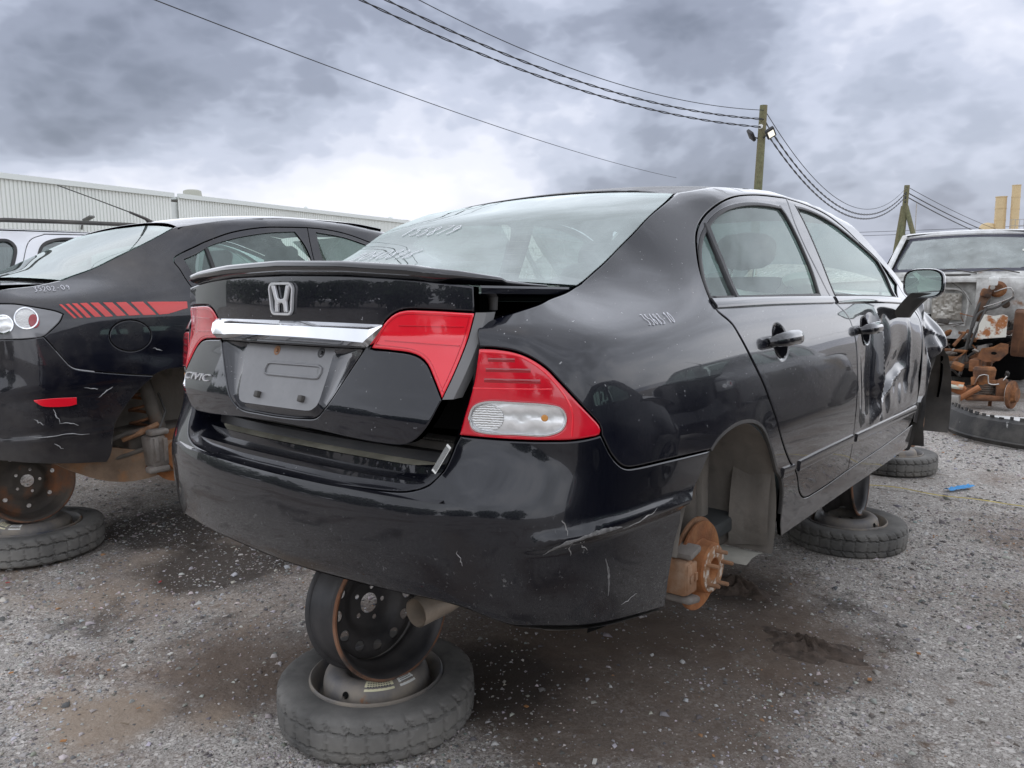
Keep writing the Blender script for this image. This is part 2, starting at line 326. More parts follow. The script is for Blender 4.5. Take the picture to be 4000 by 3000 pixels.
def panel(name, S, outer, mat, parent, holes=(), gap=.0025, bev=.004, lip=.014, res=.022, off=0, side=1, disp=None, thick_in=True):
    """a sheet cut out of surface S by an outline in its (u,v), with rounded edges turned inwards"""
    outer = clean(np.asarray(outer, float))
    if area2(outer) < 0: outer = outer[::-1]
    loops = [inset(outer, gap), inset(outer, gap+bev)]
    hl = []
    for h in holes:
        h = clean(np.asarray(h, float))
        if area2(h) > 0: h = h[::-1]
        hl.append((inset(h, gap), inset(h, gap+bev)))
    pts = []; edges = []; ring = []
    def addloop(P):
        b = len(pts); n = len(P); pts.extend(map(tuple, P)); edges.extend((b+i, b+(i+1) % n) for i in range(n)); return (b, n)
    rings_out = [addloop(loops[0])]; addloop(loops[1])
    for h0, h1 in hl: rings_out.append(addloop(h0)); addloop(h1)
    lo, hi = outer.min(0), outer.max(0)
    gx = np.arange(lo[0]+res*.37, hi[0], res); gy = np.arange(lo[1]+res*.41, hi[1], res*.87)
    G = np.array([(x+(res/2 if j % 2 else 0), y) for j, y in enumerate(gy) for x in gx])
    if len(G):
        ok = inside(G, loops[1])
        for h0, h1 in hl: ok &= ~inside(G, h1)
        G = G[ok]
        B = np.array(pts)
        if len(G):
            keep = np.ones(len(G), bool)
            for k in range(0, len(G), 400):
                dd = np.sqrt(((G[k:k+400, None]-B[None])**2).sum(2)).min(1); keep[k:k+400] = dd > res*.45
            pts.extend(map(tuple, G[keep]))
    vo, eo, fo, ov, oe, of = delaunay_2d_cdt([Vector(p) for p in pts], edges, [], 0, 1e-6)
    UV = np.array([tuple(v) for v in vo]); F = np.array([f for f in fo if len(f) == 3])
    cen = UV[F].mean(1); ok = inside(cen, loops[0])
    for h0, h1 in hl: ok &= ~inside(cen, h0[::-1])
    F = F[ok]
    P = S(UV[:, 0], UV[:, 1]); Nn = snormal(S, UV[:, 0], UV[:, 1])
    if disp is not None:
        def S2(u, v): 
            return S(u, v)+snormal(S, u, v)*disp(u, v)[..., None]
        P = S2(UV[:, 0], UV[:, 1]); Nn = snormal(S2, UV[:, 0], UV[:, 1], .006)
    # orientation
    t = P[F]; fn = np.cross(t[:, 1]-t[:, 0], t[:, 2]-t[:, 0]); sgn = np.sign((fn*Nn[F[:, 0]]).sum(1).mean())
    if sgn < 0: F = F[:, ::-1]
    out_dir = panel_out(P)  # reference for outward
    flip = np.sign((Nn*out_dir).sum(1).mean()) or 1
    if flip < 0: Nn = -Nn; F = F[:, ::-1]
    P = P+Nn*off
    # map original ring points to output verts
    inv = {}
    for i, l in enumerate(ov):
        for k in l: inv[k] = i
    V = list(P); NN = list(Nn); FF = [tuple(f) for f in F]
    for b, n in rings_out:
        idx = [inv.get(b+i) for i in range(n)]
        idx = [i for i in idx if i is not None]
        n = len(idx); Q = P[idx]; tan = np.roll(Q, -1, 0)-np.roll(Q, 1, 0)
        tan /= np.maximum(np.linalg.norm(tan, axis=1, keepdims=True), 1e-9)
        nn = Nn[idx]; o_ = np.cross(tan, nn)
        # make o_ point away from the sheet
        c = P[F].mean(1)
        k0 = 0; near = c[np.argmin(((c-Q[k0])**2).sum(1))]
        if (o_[k0]*(near-Q[k0])).sum() > 0: o_ = -o_; rev = True
        else: rev = False
        en = nn*.62+o_*.78; en /= np.linalg.norm(en, axis=1, keepdims=True)
        for i, k in enumerate(idx): NN[k] = en[i]; V[k] = V[k]-nn[i]*bev*.5
        b2 = len(V)
        V += list(Q-nn*bev*.5); NN += list(o_); V += list(Q-nn*lip); NN += list(o_)
        for i in range(n):
            j = (i+1) % n; f = (b2+i, b2+j, b2+n+j, b2+n+i)
            FF.append(f if not rev else f[::-1])
    V = np.array(V); NN = np.array(NN)
    if side < 0:
        V[:, 0] *= -1; NN[:, 0] *= -1; FF = [f[::-1] for f in FF]
    me = bpy.data.meshes.new(name); me.from_pydata(V.tolist(), [], [tuple(int(i) for i in f) for f in FF]); me.update(); me.shade_smooth()
    me.normals_split_custom_set_from_vertices([tuple(map(float, n)) for n in NN])
    return link(name, me, mat, parent)
PANEL_CENTRE = np.array([0, 2.2, .6])
def panel_out(P):
    d = P-np.array([0, min(max(P[:, 1].mean(), 1.0), 3.6), min(P[:, 2].mean(), .8)]); return d
def ribbon(name, S, path, w, mat, parent, off=.004, side=1, h=.006, n=None, taper=None):
    """raised strip following a path on S (path in u,v); w = width"""
    path = np.asarray(path, float); t = np.gradient(path, axis=0); t /= np.maximum(np.linalg.norm(t, axis=1, keepdims=True), 1e-9)
    nn = np.stack([-t[:, 1], t[:, 0]], 1); prof = [(-.5, -.004), (-.5, h*.6), (-.36, h), (.36, h), (.5, h*.6), (.5, -.004)]
    rows = []
    ww = np.full(len(path), w) if taper is None else w*np.asarray(taper)
    for a, b in prof:
        q = path+nn*(ww*a)[:, None]; P = S(q[:, 0], q[:, 1]); N_ = snormal(S, q[:, 0], q[:, 1])
        if (N_*panel_out(P)).sum(1).mean() < 0: N_ = -N_
        rows.append(P+N_*(b+off))
    G = np.stack(rows, 1)
    if side < 0: G = G*np.array([-1, 1, 1])
    mb = MB(); mb.grid(G); k = len(prof); L_ = len(path)
    mb.F += [tuple(range(k)), tuple((L_-1)*k+i for i in range(k))[::-1]]; mb.M += [0, 0]
    o = mb.build(name, mat, parent, angle=50)
    bm = bmesh.new(); bm.from_mesh(o.data); bmesh.ops.recalc_face_normals(bm, faces=bm.faces); bm.to_mesh(o.data); bm.free(); return o
def fixn(o):
    bm = bmesh.new(); bm.from_mesh(o.data); bmesh.ops.recalc_face_normals(bm, faces=bm.faces); bm.to_mesh(o.data); bm.free(); return o
# ---------------------------------------------------------------- helpers: materials
MATS = {}
def mat(name, col, rough=.5, metal=0, spec=.5, coat=0, var=0, var_scale=8, bump=0, bump_scale=60, layers=(), ior=None, emit=None, rough_var=0, coord='Object', coat_rough=.03, coat_ior=1.5):
    """principled; var = tonal noise; layers = (colour, roughness, noise scale, threshold, softness, strength, metal)"""
    if name in MATS: return MATS[name]
    m_ = bpy.data.materials.new(name); m_.use_nodes = True; nt = m_.node_tree; N = nt.nodes.new; L = nt.links.new
    b = nt.nodes['Principled BSDF']; I = b.inputs
    I['Base Color'].default_value = (*col, 1); I['Roughness'].default_value = rough; I['Metallic'].default_value = metal
    I['Specular IOR Level'].default_value = spec; I['Coat Weight'].default_value = coat; I['Coat Roughness'].default_value = coat_rough; I['Coat IOR'].default_value = coat_ior
    if ior: I['IOR'].default_value = ior
    if emit: I['Emission Color'].default_value = (*emit[:3], 1); I['Emission Strength'].default_value = emit[3]
    tc = N('ShaderNodeTexCoord'); co = tc.outputs[coord]
    def noise(scale, detail=5, rough_=.55, dist=0, vec=None):
        n = N('ShaderNodeTexNoise'); n.inputs['Scale'].default_value = scale; n.inputs['Detail'].default_value = detail; n.inputs['Roughness'].default_value = rough_; n.inputs['Distortion'].default_value = dist
        L(vec or co, n.inputs['Vector']); return n.outputs['Fac']
    def mixc(f, a, b_):
        n = N('ShaderNodeMix'); n.data_type = 'RGBA'
        for k, v in ((0, f), (6, a), (7, b_)):
            if isinstance(v, (int, float)): n.inputs[k].default_value = v
            elif isinstance(v, tuple): n.inputs[k].default_value = (*v[:3], 1)
            else: L(v, n.inputs[k])
        return n.outputs[2]
    def mixf(f, a, b_):
        n = N('ShaderNodeMix')
        for k, v in ((0, f), (2, a), (3, b_)):
            if isinstance(v, (int, float)): n.inputs[k].default_value = v
            else: L(v, n.inputs[k])
        return n.outputs[0]
    def mth(op, a, b_=None):
        n = N('ShaderNodeMath'); n.operation = op
        for k, v in enumerate((a, b_)):
            if v is None: continue
            if isinstance(v, (int, float)): n.inputs[k].default_value = v
            else: L(v, n.inputs[k])
        return n.outputs[0]
    def ramp(f, lo, hi):
        n = N('ShaderNodeMapRange'); n.inputs[1].default_value = lo; n.inputs[2].default_value = hi; L(f, n.inputs[0]); return n.outputs[0]
    c = None; rg = None; mt = None
    if var:
        nz = noise(var_scale)
        dark = tuple(k*(1-var) for k in col); lite = tuple(min(1, k*(1+var)) for k in col)
        c = mixc(ramp(nz, .3, .7), dark, lite)
    if rough_var: rg = mixf(ramp(noise(var_scale*1.7), .35, .68), max(0, rough-rough_var), min(1, rough+rough_var))
    for lay in layers:
        lc, lr, ls, th, so, st = lay[:6]; lm = lay[6] if len(lay) > 6 else 0; opt = lay[7] if len(lay) > 7 else {}
        vec = None
        if 'stretch' in opt:
            mp = N('ShaderNodeMapping'); L(co, mp.inputs[0]); mp.inputs['Scale'].default_value = opt['stretch']; vec = mp.outputs[0]
        f = ramp(noise(ls, opt.get('detail', 6), opt.get('rough', .6), opt.get('dist', 0), vec), th-so, th+so)
        if 'z' in opt:      # only towards a height range (object space): full at z0, none at z1
            sp = N('ShaderNodeSeparateXYZ'); L(co, sp.inputs[0]); f = mth('MULTIPLY', f, ramp(sp.outputs[opt.get('axis', 2)], opt['z'][1], opt['z'][0]))
        f = mth('MULTIPLY', f, st)
        c = mixc(f, c if c is not None else col, lc); rg = mixf(f, rg if rg is not None else rough, lr); mt = mixf(f, mt if mt is not None else metal, lm)
        if coat and opt.get('coat', 1): 
            cw = mixf(f, coat, 0.0); L(cw, I['Coat Weight'])
    if c is not None: L(c, I['Base Color'])
    if rg is not None: L(rg, I['Roughness'])
    if mt is not None: L(mt, I['Metallic'])
    if bump:
        bn = N('ShaderNodeBump'); bn.inputs['Strength'].default_value = bump; bn.inputs['Distance'].default_value = .01
        L(noise(bump_scale, 6, .6), bn.inputs['Height']); L(bn.outputs[0], I['Normal'])
    MATS[name] = m_; return m_
def glassmat(name, tint=(.62, .74, .70), refl=1.0, dust=.10, dcol=(.45, .5, .49), rough=.0, ior=1.55):
    """thin window glass: tinted see-through, mirror reflection by Fresnel, a film of dust"""
    if name in MATS: return MATS[name]
    m_ = bpy.data.materials.new(name); m_.use_nodes = True; nt = m_.node_tree; nt.nodes.clear(); N = nt.nodes.new; L = nt.links.new
    out = N('ShaderNodeOutputMaterial'); tr = N('ShaderNodeBsdfTransparent'); tr.inputs[0].default_value = (*tint, 1)
    gl = N('ShaderNodeBsdfGlossy'); gl.inputs['Roughness'].default_value = rough; gl.inputs[0].default_value = (.95, 1, .98, 1)
    df = N('ShaderNodeBsdfDiffuse'); df.inputs[0].default_value = (*dcol, 1)
    fr = N('ShaderNodeFresnel'); fr.inputs[0].default_value = ior
    mu = N('ShaderNodeMath'); mu.operation = 'MULTIPLY_ADD'; mu.use_clamp = True; L(fr.outputs[0], mu.inputs[0]); mu.inputs[1].default_value = 1.7*refl; mu.inputs[2].default_value = .05*refl
    tc = N('ShaderNodeTexCoord'); nz = N('ShaderNodeTexNoise'); nz.inputs['Scale'].default_value = 5; nz.inputs['Detail'].default_value = 7; nz.inputs['Roughness'].default_value = .65; L(tc.outputs['Object'], nz.inputs['Vector'])
    mr = N('ShaderNodeMapRange'); mr.inputs[1].default_value = .3; mr.inputs[2].default_value = .75; mr.inputs[3].default_value = dust*.5; mr.inputs[4].default_value = dust*1.6; L(nz.outputs['Fac'], mr.inputs[0])
    a = N('ShaderNodeMixShader'); L(mr.outputs[0], a.inputs[0]); L(tr.outputs[0], a.inputs[1]); L(df.outputs[0], a.inputs[2])
    b = N('ShaderNodeMixShader'); L(mu.outputs[0], b.inputs[0]); L(a.outputs[0], b.inputs[1]); L(gl.outputs[0], b.inputs[2]); L(b.outputs[0], out.inputs[0])
    MATS[name] = m_; return m_
# ---------------------------------------------------------------- materials used on the vehicles
DUST = (.30, .27, .23)
M_paint = mat('black_paint', (.003, .0036, .008), rough=.22, coat=1, spec=.25, ior=1.45, coat_rough=.02, coat_ior=1.50,
    layers=[((.34, .34, .36), .8, 2.2, .58, .18, .045, 0, dict(detail=9, rough=.72)), ((.55, .55, .55), .7, 95, .74, .02, .5, 0, dict(detail=2, coat=0)),
            (DUST, .85, 2.1, .50, .25, .22, 0, dict(z=(.15, .62), detail=8, coat=0))])
M_bump = mat('black_bumper_paint', (.003, .0036, .007), rough=.25, coat=1, spec=.25, coat_rough=.03, coat_ior=1.45,
    layers=[(DUST, .85, 2.4, .56, .20, .055, 0, dict(z=(.18, .60), detail=9, rough=.7, coat=0)), ((.5, .49, .47), .8, 60, .68, .05, .42, 0, dict(z=(.20, .62), detail=4, rough=.8, coat=0)),
            ((.6, .6, .6), .8, 14, .74, .02, .5, 0, dict(detail=8, rough=.7, stretch=(1, 1, 5), coat=0))])
M_roofp = mat('peeled_roof_paint', (.010, .010, .013), rough=.5, coat=.25, coat_ior=1.45,
    layers=[((.16, .16, .165), .6, 1.9, .53, .012, .9, 0, dict(detail=7, rough=.6)), ((.5, .5, .5), .6, 1.9, .523, .006, .0, 0, {}), (DUST, .8, 5, .55, .2, .12, 0, {})])
M_trim = mat('black_rubber_trim', (.012, .012, .014), rough=.42, layers=[(DUST, .8, 6, .6, .2, .15, 0, {})])
M_gloss = mat('gloss_black_trim', (.008, .008, .010), rough=.12, coat=1)
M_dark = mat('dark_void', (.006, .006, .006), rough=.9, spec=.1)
M_plast = mat('black_plastic', (.02, .02, .021), rough=.55, bump=.15, bump_scale=160, layers=[(DUST, .85, 5, .5, .25, .35, 0, {})])
M_under = mat('dusty_underbody', (.035, .032, .029), rough=.85, bump=.3, bump_scale=25, layers=[((.20, .175, .145), .9, 4, .48, .2, .8, 0, {}), ((.16, .07, .03), .9, 7, .64, .06, .5, 0, {})])
M_liner = mat('dusty_wheelhouse', (.12, .108, .094), rough=.9, bump=.4, bump_scale=30, var=.35, layers=[((.34, .305, .26), .92, 3, .48, .2, .8, 0, dict(stretch=(1, 1, .35))), ((.05, .045, .04), .9, 9, .66, .08, .5, 0, {})])
M_chrome = mat('chrome', (.82, .83, .85), rough=.05, metal=1, layers=[(DUST, .6, 8, .66, .1, .12, 0, {})])
M_satin2 = mat('bright_lettering', (.85, .85, .86), rough=.30, metal=.6)
M_satin = mat('satin_steel', (.55, .53, .50), rough=.3, metal=1, rough_var=.08, var=.15)
M_rust = mat('rusty_steel', (.30, .115, .04), rough=.85, bump=.35, bump_scale=70, var=.35, var_scale=14, layers=[((.42, .20, .08), .9, 22, .55, .1, .7, 0, {}), ((.10, .055, .035), .85, 6, .60, .1, .6, 0, {})])
M_rustl = mat('rust_dusted_iron', (.30, .16, .085), rough=.85, bump=.5, bump_scale=50, var=.3, layers=[((.44, .33, .24), .9, 12, .60, .10, .6, 0, {}), ((.14, .065, .03), .85, 9, .62, .06, .7, 0, {})])
M_greyiron = mat('grey_cast_iron', (.20, .18, .16), rough=.75, bump=.4, bump_scale=60, var=.3, layers=[((.12, .08, .055), .85, 14, .58, .1, .6, 0, {})])
M_red = mat('red_lens', (.62, .006, .022), rough=.12, coat=1, spec=.5, var=.18, var_scale=9, layers=[((.75, .12, .12), .4, 30, .7, .05, .12, 0, {})])
M_redd = mat('dark_red_lens', (.30, .003, .010), rough=.15, coat=1)
M_redb = mat('bright_red_lens', (.85, .012, .03), rough=.12, coat=1)
M_lampgrey = mat('lamp_housing_grey', (.22, .22, .22), rough=.5)
M_glass = glassmat('window_glass', tint=(.72, .88, .82), refl=.46, dust=.15, dcol=(.48, .60, .56))
M_glassm = glassmat('hazy_rear_glass', tint=(.60, .74, .70), refl=.50, dust=.14, dcol=(.42, .50, .48))
M_glassr = glassmat('rear_window_glass', tint=(.66, .82, .76), refl=.72, dust=.23, dcol=(.48, .58, .55))
M_seat = mat('grey_seat_cloth', (.075, .08, .08), rough=.9, bump=.1, bump_scale=200, var=.15)
M_inner = mat('dark_interior_plastic', (.05, .053, .053), rough=.7)
M_head = mat('headlining', (.28, .28, .26), rough=.95)
M_bag = mat('airbag_cloth', (.62, .62, .58), rough=.9, var=.08)
M_white = mat('white_marker', (.85, .86, .88), rough=.7, emit=None)
M_pen = mat('faded_marker', (.80, .80, .84), rough=.7)
M_purple = mat('purple_marker', (.38, .33, .68), rough=.7)
M_lab = mat('label_paper', (.70, .70, .66), rough=.8, var=.06)
M_ink = mat('label_ink', (.10, .10, .10), rough=.8)
M_orange = mat('amber_bulb', (.60, .27, .07), rough=.25)
M_mirror = mat('mirror_glass', (.78, .85, .82), rough=.01, metal=1)
M_alu = mat('dull_aluminium', (.45, .43, .40), rough=.5, metal=.8, var=.2, layers=[((.30, .27, .22), .85, 10, .55, .15, .6, 0, {})])
def stripes(name, c1, c2, scale, rough=.15, metal=.9):
    m_ = bpy.data.materials.new(name); m_.use_nodes = True; nt = m_.node_tree; b = nt.nodes['Principled BSDF']
    tc = nt.nodes.new('ShaderNodeTexCoord'); w = nt.nodes.new('ShaderNodeTexWave'); w.bands_direction = 'Z'; w.inputs['Scale'].default_value = scale; w.inputs['Distortion'].default_value = 3.0; w.inputs['Detail'].default_value = 3; w.inputs['Detail Scale'].default_value = 3
    r = nt.nodes.new('ShaderNodeMix'); r.data_type = 'RGBA'; r.inputs[6].default_value = (*c1, 1); r.inputs[7].default_value = (*c2, 1)
    nt.links.new(tc.outputs['Object'], w.inputs[0]); nt.links.new(w.outputs['Fac'], r.inputs[0]); nt.links.new(r.outputs[2], b.inputs['Base Color'])
    bp = nt.nodes.new('ShaderNodeBump'); bp.inputs['Strength'].default_value = .35; bp.inputs['Distance'].default_value = .004; nt.links.new(w.outputs['Fac'], bp.inputs['Height']); nt.links.new(bp.outputs[0], b.inputs['Normal'])
    b.inputs['Roughness'].default_value = rough; b.inputs['Metallic'].default_value = metal; b.inputs['Coat Weight'].default_value = 1
    return m_
M_refl = stripes('lamp_reflector', (.62, .62, .61), (.98, .98, .97), 9, .28, .55)
M_refl2 = stripes('fluted_reflector', (.40, .40, .39), (.88, .88, .86), 60, .3, .6)
# ---------------------------------------------------------------- marker writing
STROKES = {'0': [[(.5,1),(.15,.75),(.1,.3),(.4,0),(.75,.25),(.8,.7),(.5,1)]], '1': [[(.3,.8),(.55,1),(.45,0)]], '2': [[(.15,.8),(.45,1),(.75,.8),(.6,.5),(.1,0),(.85,.05)]],
 '3': [[(.15,.95),(.7,1),(.4,.6),(.75,.4),(.55,.05),(.1,.1)]], '4': [[(.35,1),(.15,.45),(.85,.5)],[(.7,.85),(.55,0)]], '5': [[(.75,1),(.3,.95),(.25,.6),(.65,.6),(.75,.25),(.4,0),(.1,.1)]],
 '6': [[(.7,1),(.3,.6),(.15,.2),(.45,0),(.75,.25),(.5,.5),(.2,.3)]], '7': [[(.15,.95),(.8,1),(.35,0)]], '8': [[(.5,.5),(.2,.8),(.5,1),(.75,.8),(.25,.25),(.45,0),(.75,.2),(.5,.5)]],
 '9': [[(.75,.8),(.45,1),(.2,.75),(.45,.5),(.75,.8),(.6,.3),(.4,0)]], '-': [[(.2,.5),(.7,.5)]]}
def writing(name, S, text, u, v, w, h, m_, parent, du=(1, 0), dv=(0, 1), r=.0016, off=.004, seed=1, side=1):
    """handwritten figures as thin raised strokes lying on a surface"""
    rnd = random.Random(seed); mb = MB(); cw = w/len(text)
    for i, ch in enumerate(text):
        j = rnd.uniform(-.06, .06)
        for st in STROKES.get(ch, []):
            c = crom(st, .12)
            uv = np.array([((i+.85*a+.1)*cw, (b+j)*h) for a, b in c])
            uu = u+uv[:, 0]*du[0]+uv[:, 1]*dv[0]; vv = v+uv[:, 0]*du[1]+uv[:, 1]*dv[1]
            P = S(uu, vv); N_ = snormal(S, uu, vv)
            if (N_*panel_out(P)).sum(1).mean() < 0: N_ = -N_
            Q = P+N_*off
            if side < 0: Q[:, 0] *= -1
            mb.tube([tuple(p) for p in Q], r, 4)
    return mb.build(name, m_, parent)
def text_mesh(name, body, m_, parent, T, size=(1, 1), extrude=.002, shear=0):
    cu = bpy.data.curves.new(name, 'FONT'); cu.body = body; cu.extrude = extrude; cu.shear = shear; cu.align_x = 'LEFT'; cu.resolution_u = 3
    o = bpy.data.objects.new(name, cu); me = bpy.data.meshes.new_from_object(o); bpy.data.objects.remove(o)
    V = np.array([v.co[:] for v in me.vertices]); lo, hi = V.min(0), V.max(0)
    for v in me.vertices:
        c = v.co; v.co = T @ Vector(((c.x-lo[0])/(hi[0]-lo[0])*size[0], (c.y-lo[1])/(hi[1]-lo[1])*size[1], c.z))
    me.name = name; return link(name, me, m_, parent)
# ---------------------------------------------------------------- the black sedan
def ell(c, a, b, n=40, p=2.0):
    t = np.linspace(0, 2*np.pi, n, endpoint=False); ct, st = np.cos(t), np.sin(t)
    return np.stack([c[0]+a*np.sign(ct)*np.abs(ct)**(2/p), c[1]+b*np.sign(st)*np.abs(st)**(2/p)], 1)
def rail_pt(y): return (y+.667, float(np.interp(y, [1.15,1.4,1.9,2.3,2.6], [1.335,1.366,1.392,1.375,1.335])))
Q_EDGE = [(.623,.964),(.677,.980),(.762,.995),(.929,1.013),(1.087,1.03),(1.173,1.049)]
G_EDGE = [(1.173, 1.049), (1.249, 1.076), (1.333, 1.108), (1.478, 1.176), (1.599, 1.242), (1.784, 1.313), (1.835, 1.33)]
DITCH = [(1.835,1.330),(2.067,1.366),(2.30,1.384),(2.567,1.392),(2.967,1.375),(3.267,1.335)]
A_FRONT = [(3.267,1.335),(3.45,1.255),(3.65,1.15),(3.85,1.05),(3.98,.985)]
OPEN_R = [(2.557,1.357),(2.37,1.353),(2.235,1.345),(2.071,1.326),(1.955,1.300),(1.880,1.271),(1.816,1.238),(1.766,1.206),(1.728,1.175),(1.688,1.132),(1.649,1.083),(1.616,1.035),(1.583,.985)]
OPEN_F = [(3.836,.885),(3.80,.96),(3.748,1.022),(3.63,1.088),(3.502,1.15),(3.332,1.212),(3.197,1.265),(3.008,1.316),(2.778,1.345),(2.557,1.357)]
SEAM_R = [(1.583,.985),(1.586,.965),(1.611,.946),(1.632,.928),(1.648,.902),(1.672,.869),(1.705,.827),(1.745,.783),(1.788,.734),(1.841,.66),(1.864,.627),(1.891,.58),(1.932,.529),(1.979,.485),(2.02,.454),(2.07,.423),(2.10,.391),(2.132,.349),(2.178,.314),(2.223,.297),(2.269,.291)]
SEAM_B = [(2.563,1.355),(2.528,1.252),(2.534,1.158),(2.564,1.065),(2.593,1.002),(2.616,.969),(2.640,.945),(2.679,.920),(2.70,.893),(2.715,.858),(2.728,.814),(2.73,.751),(2.716,.657),(2.70,.587),(2.695,.515),(2.70,.439),(2.71,.36),(2.715,.297)]
SEAM_F = [(3.836,.885),(3.889,.843),(3.893,.781),(3.862,.685),(3.82,.59),(3.80,.512),(3.784,.446),(3.775,.39),(3.74,.345),(3.684,.318)]
DBOT_R = [(2.269,.291),(2.45,.290),(2.715,.297)]; DBOT_F = [(2.715,.297),(3.117,.303),(3.345,.308),(3.684,.318)]
ARCH = [(2.048,.207),(2.012,.25),(1.997,.294),(1.984,.35),(1.966,.390),(1.94,.425),(1.915,.445),(1.89,.461),(1.863,.493),(1.832,.534),(1.80,.573),(1.768,.608),(1.727,.633),(1.677,.648),(1.618,.655),(1.561,.655),(1.496,.646),(1.444,.632),(1.405,.612)]
BSEAM = [(1.405,.612),(1.167,.626),(1.053,.631),(1.023,.634),(1.0,.643),(.97,.671),(.942,.719)]
TAIL_TOP = [(.942,.731),(.937,.743),(.92,.761),(.892,.789),(.865,.817),(.839,.844),(.813,.869),(.777,.89),(.738,.903),(.682,.910),(.636,.911)]
TAIL_BOT = [(.584,.716),(.653,.714),(.736,.713),(.82,.713),(.868,.713),(.909,.716),(.938,.720),(.942,.731)]
TAIL_IN = [(.636,.911),(.631,.879),(.625,.844),(.613,.803),(.598,.761),(.584,.716)]
R_GLASS = [[(1.594,.998),(1.624,1.047),(1.653,1.083),(1.695,1.132),(1.724,1.158),(1.773,1.193),(1.829,1.225),(1.884,1.254),(1.961,1.280),(2.082,1.301),(2.22,1.314),(2.36,1.318),(2.455,1.316)],
           [(2.455,1.316),(2.476,1.291),(2.495,1.224),(2.506,1.147),(2.508,1.07),(2.497,.987)], [(2.497,.987),(1.594,.998)]]
F_GLASS = [[(2.627,1.329),(2.723,1.328),(2.903,1.311),(3.083,1.275),(3.265,1.224),(3.443,1.165),(3.53,1.13)], [(3.53,1.13),(3.575,1.05),(3.575,.952)], [(3.575,.952),(3.2,.966),(2.663,.983)], [(2.663,.983),(2.649,1.054),(2.646,1.16),(2.64,1.257),(2.627,1.329)]]
V_GLASS = [[(3.556,1.118),(3.65,1.068),(3.735,1.015)], [(3.735,1.015),(3.60,.952)], [(3.60,.952),(3.602,1.04),(3.556,1.118)]]
U_EDGE = [(.584,.714),(.574,.697),(.562,.667),(.551,.639),(.537,.623),(.519,.606),(.494,.595),(.460,.586),(.409,.581),(.333,.578),(.222,.574),(.10,.573),(0,.572)]
def sgn(P, k): return [(k*u, v) for u, v in P]
def dent_door(u, v):
    g = lambda cu, cv, su, sv: np.exp(-((u-cu)/su)**2-((v-cv)/sv)**2)
    d = -.034*g(3.45, .58, .30, .24)-.014*g(2.90, .58, .13, .22)
    cu = 3.07+.06*(v-.7)                                             # long upright crease below the marker writing
    w = np.exp(-((v-.66)/.24)**6); t = np.abs(u-cu)
    d = d+w*(.026*np.exp(-t/.034)-.022*np.exp(-((u-cu-.12)/.08)**2)-.012*np.exp(-((u-cu+.10)/.06)**2))
    l = (v-.40)-(u-2.84)*.38+.5*np.clip(u-3.25, 0, 1)**2               # curved crease sweeping up to the front
    m_ = np.exp(-((u-3.20)/.36)**6)
    d = d+m_*(.016*np.exp(-np.abs(l)/.018)-.012*np.exp(-((l-.06)/.05)**2))
    d = d+.010*np.exp(-np.abs(u-3.62-.15*(v-.6))/.018)*np.exp(-((v-.70)/.13)**4)
    d = d+.0025*np.sin(u*31+v*13)*g(3.35, .56, .3, .16)+.0016*np.sin(u*57-v*41)*g(3.4, .5, .3, .12)
    e = np.clip((u-2.74)/.06, 0, 1)*np.clip((3.90-u)/.04, 0, 1)*np.clip((v-.435)/.13, 0, 1)*np.clip((.93-v)/.04, 0, 1)
    return d*e
def dent_fender(u, v):
    g = lambda cu, cv, su, sv: np.exp(-((u-cu)/su)**2-((v-cv)/sv)**2)
    d = .052*g(4.26, .70, .17, .12)+.034*g(4.03, .90, .05, .05)+.012*np.exp(-np.abs(v-.80+.35*(u-4.0))/.014)*g(4.1, .78, .14, .12)-.030*g(4.02, .74, .06, .14)+.016*np.exp(-np.abs((u-3.985-.10*(v-.6))/.025)**1.3)*np.exp(-((v-.66)/.2)**4)
    d = d+.008*np.sin(u*38+v*22)*g(4.12, .72, .14, .16)+.007*np.sin(v*50+u*12)*g(4.1, .62, .12, .12)
    return d*np.clip((u-3.87)/.06, 0, 1)
def wob(a, seed):
    r = np.random.RandomState(seed); k = [(r.uniform(4, 16), r.uniform(5, 18), r.uniform(0, 6.28)) for _ in range(7)]
    def f(u, v): return a*sum(np.sin(u*p+v*q_+ph) for p, q_, ph in k)/3
    return f
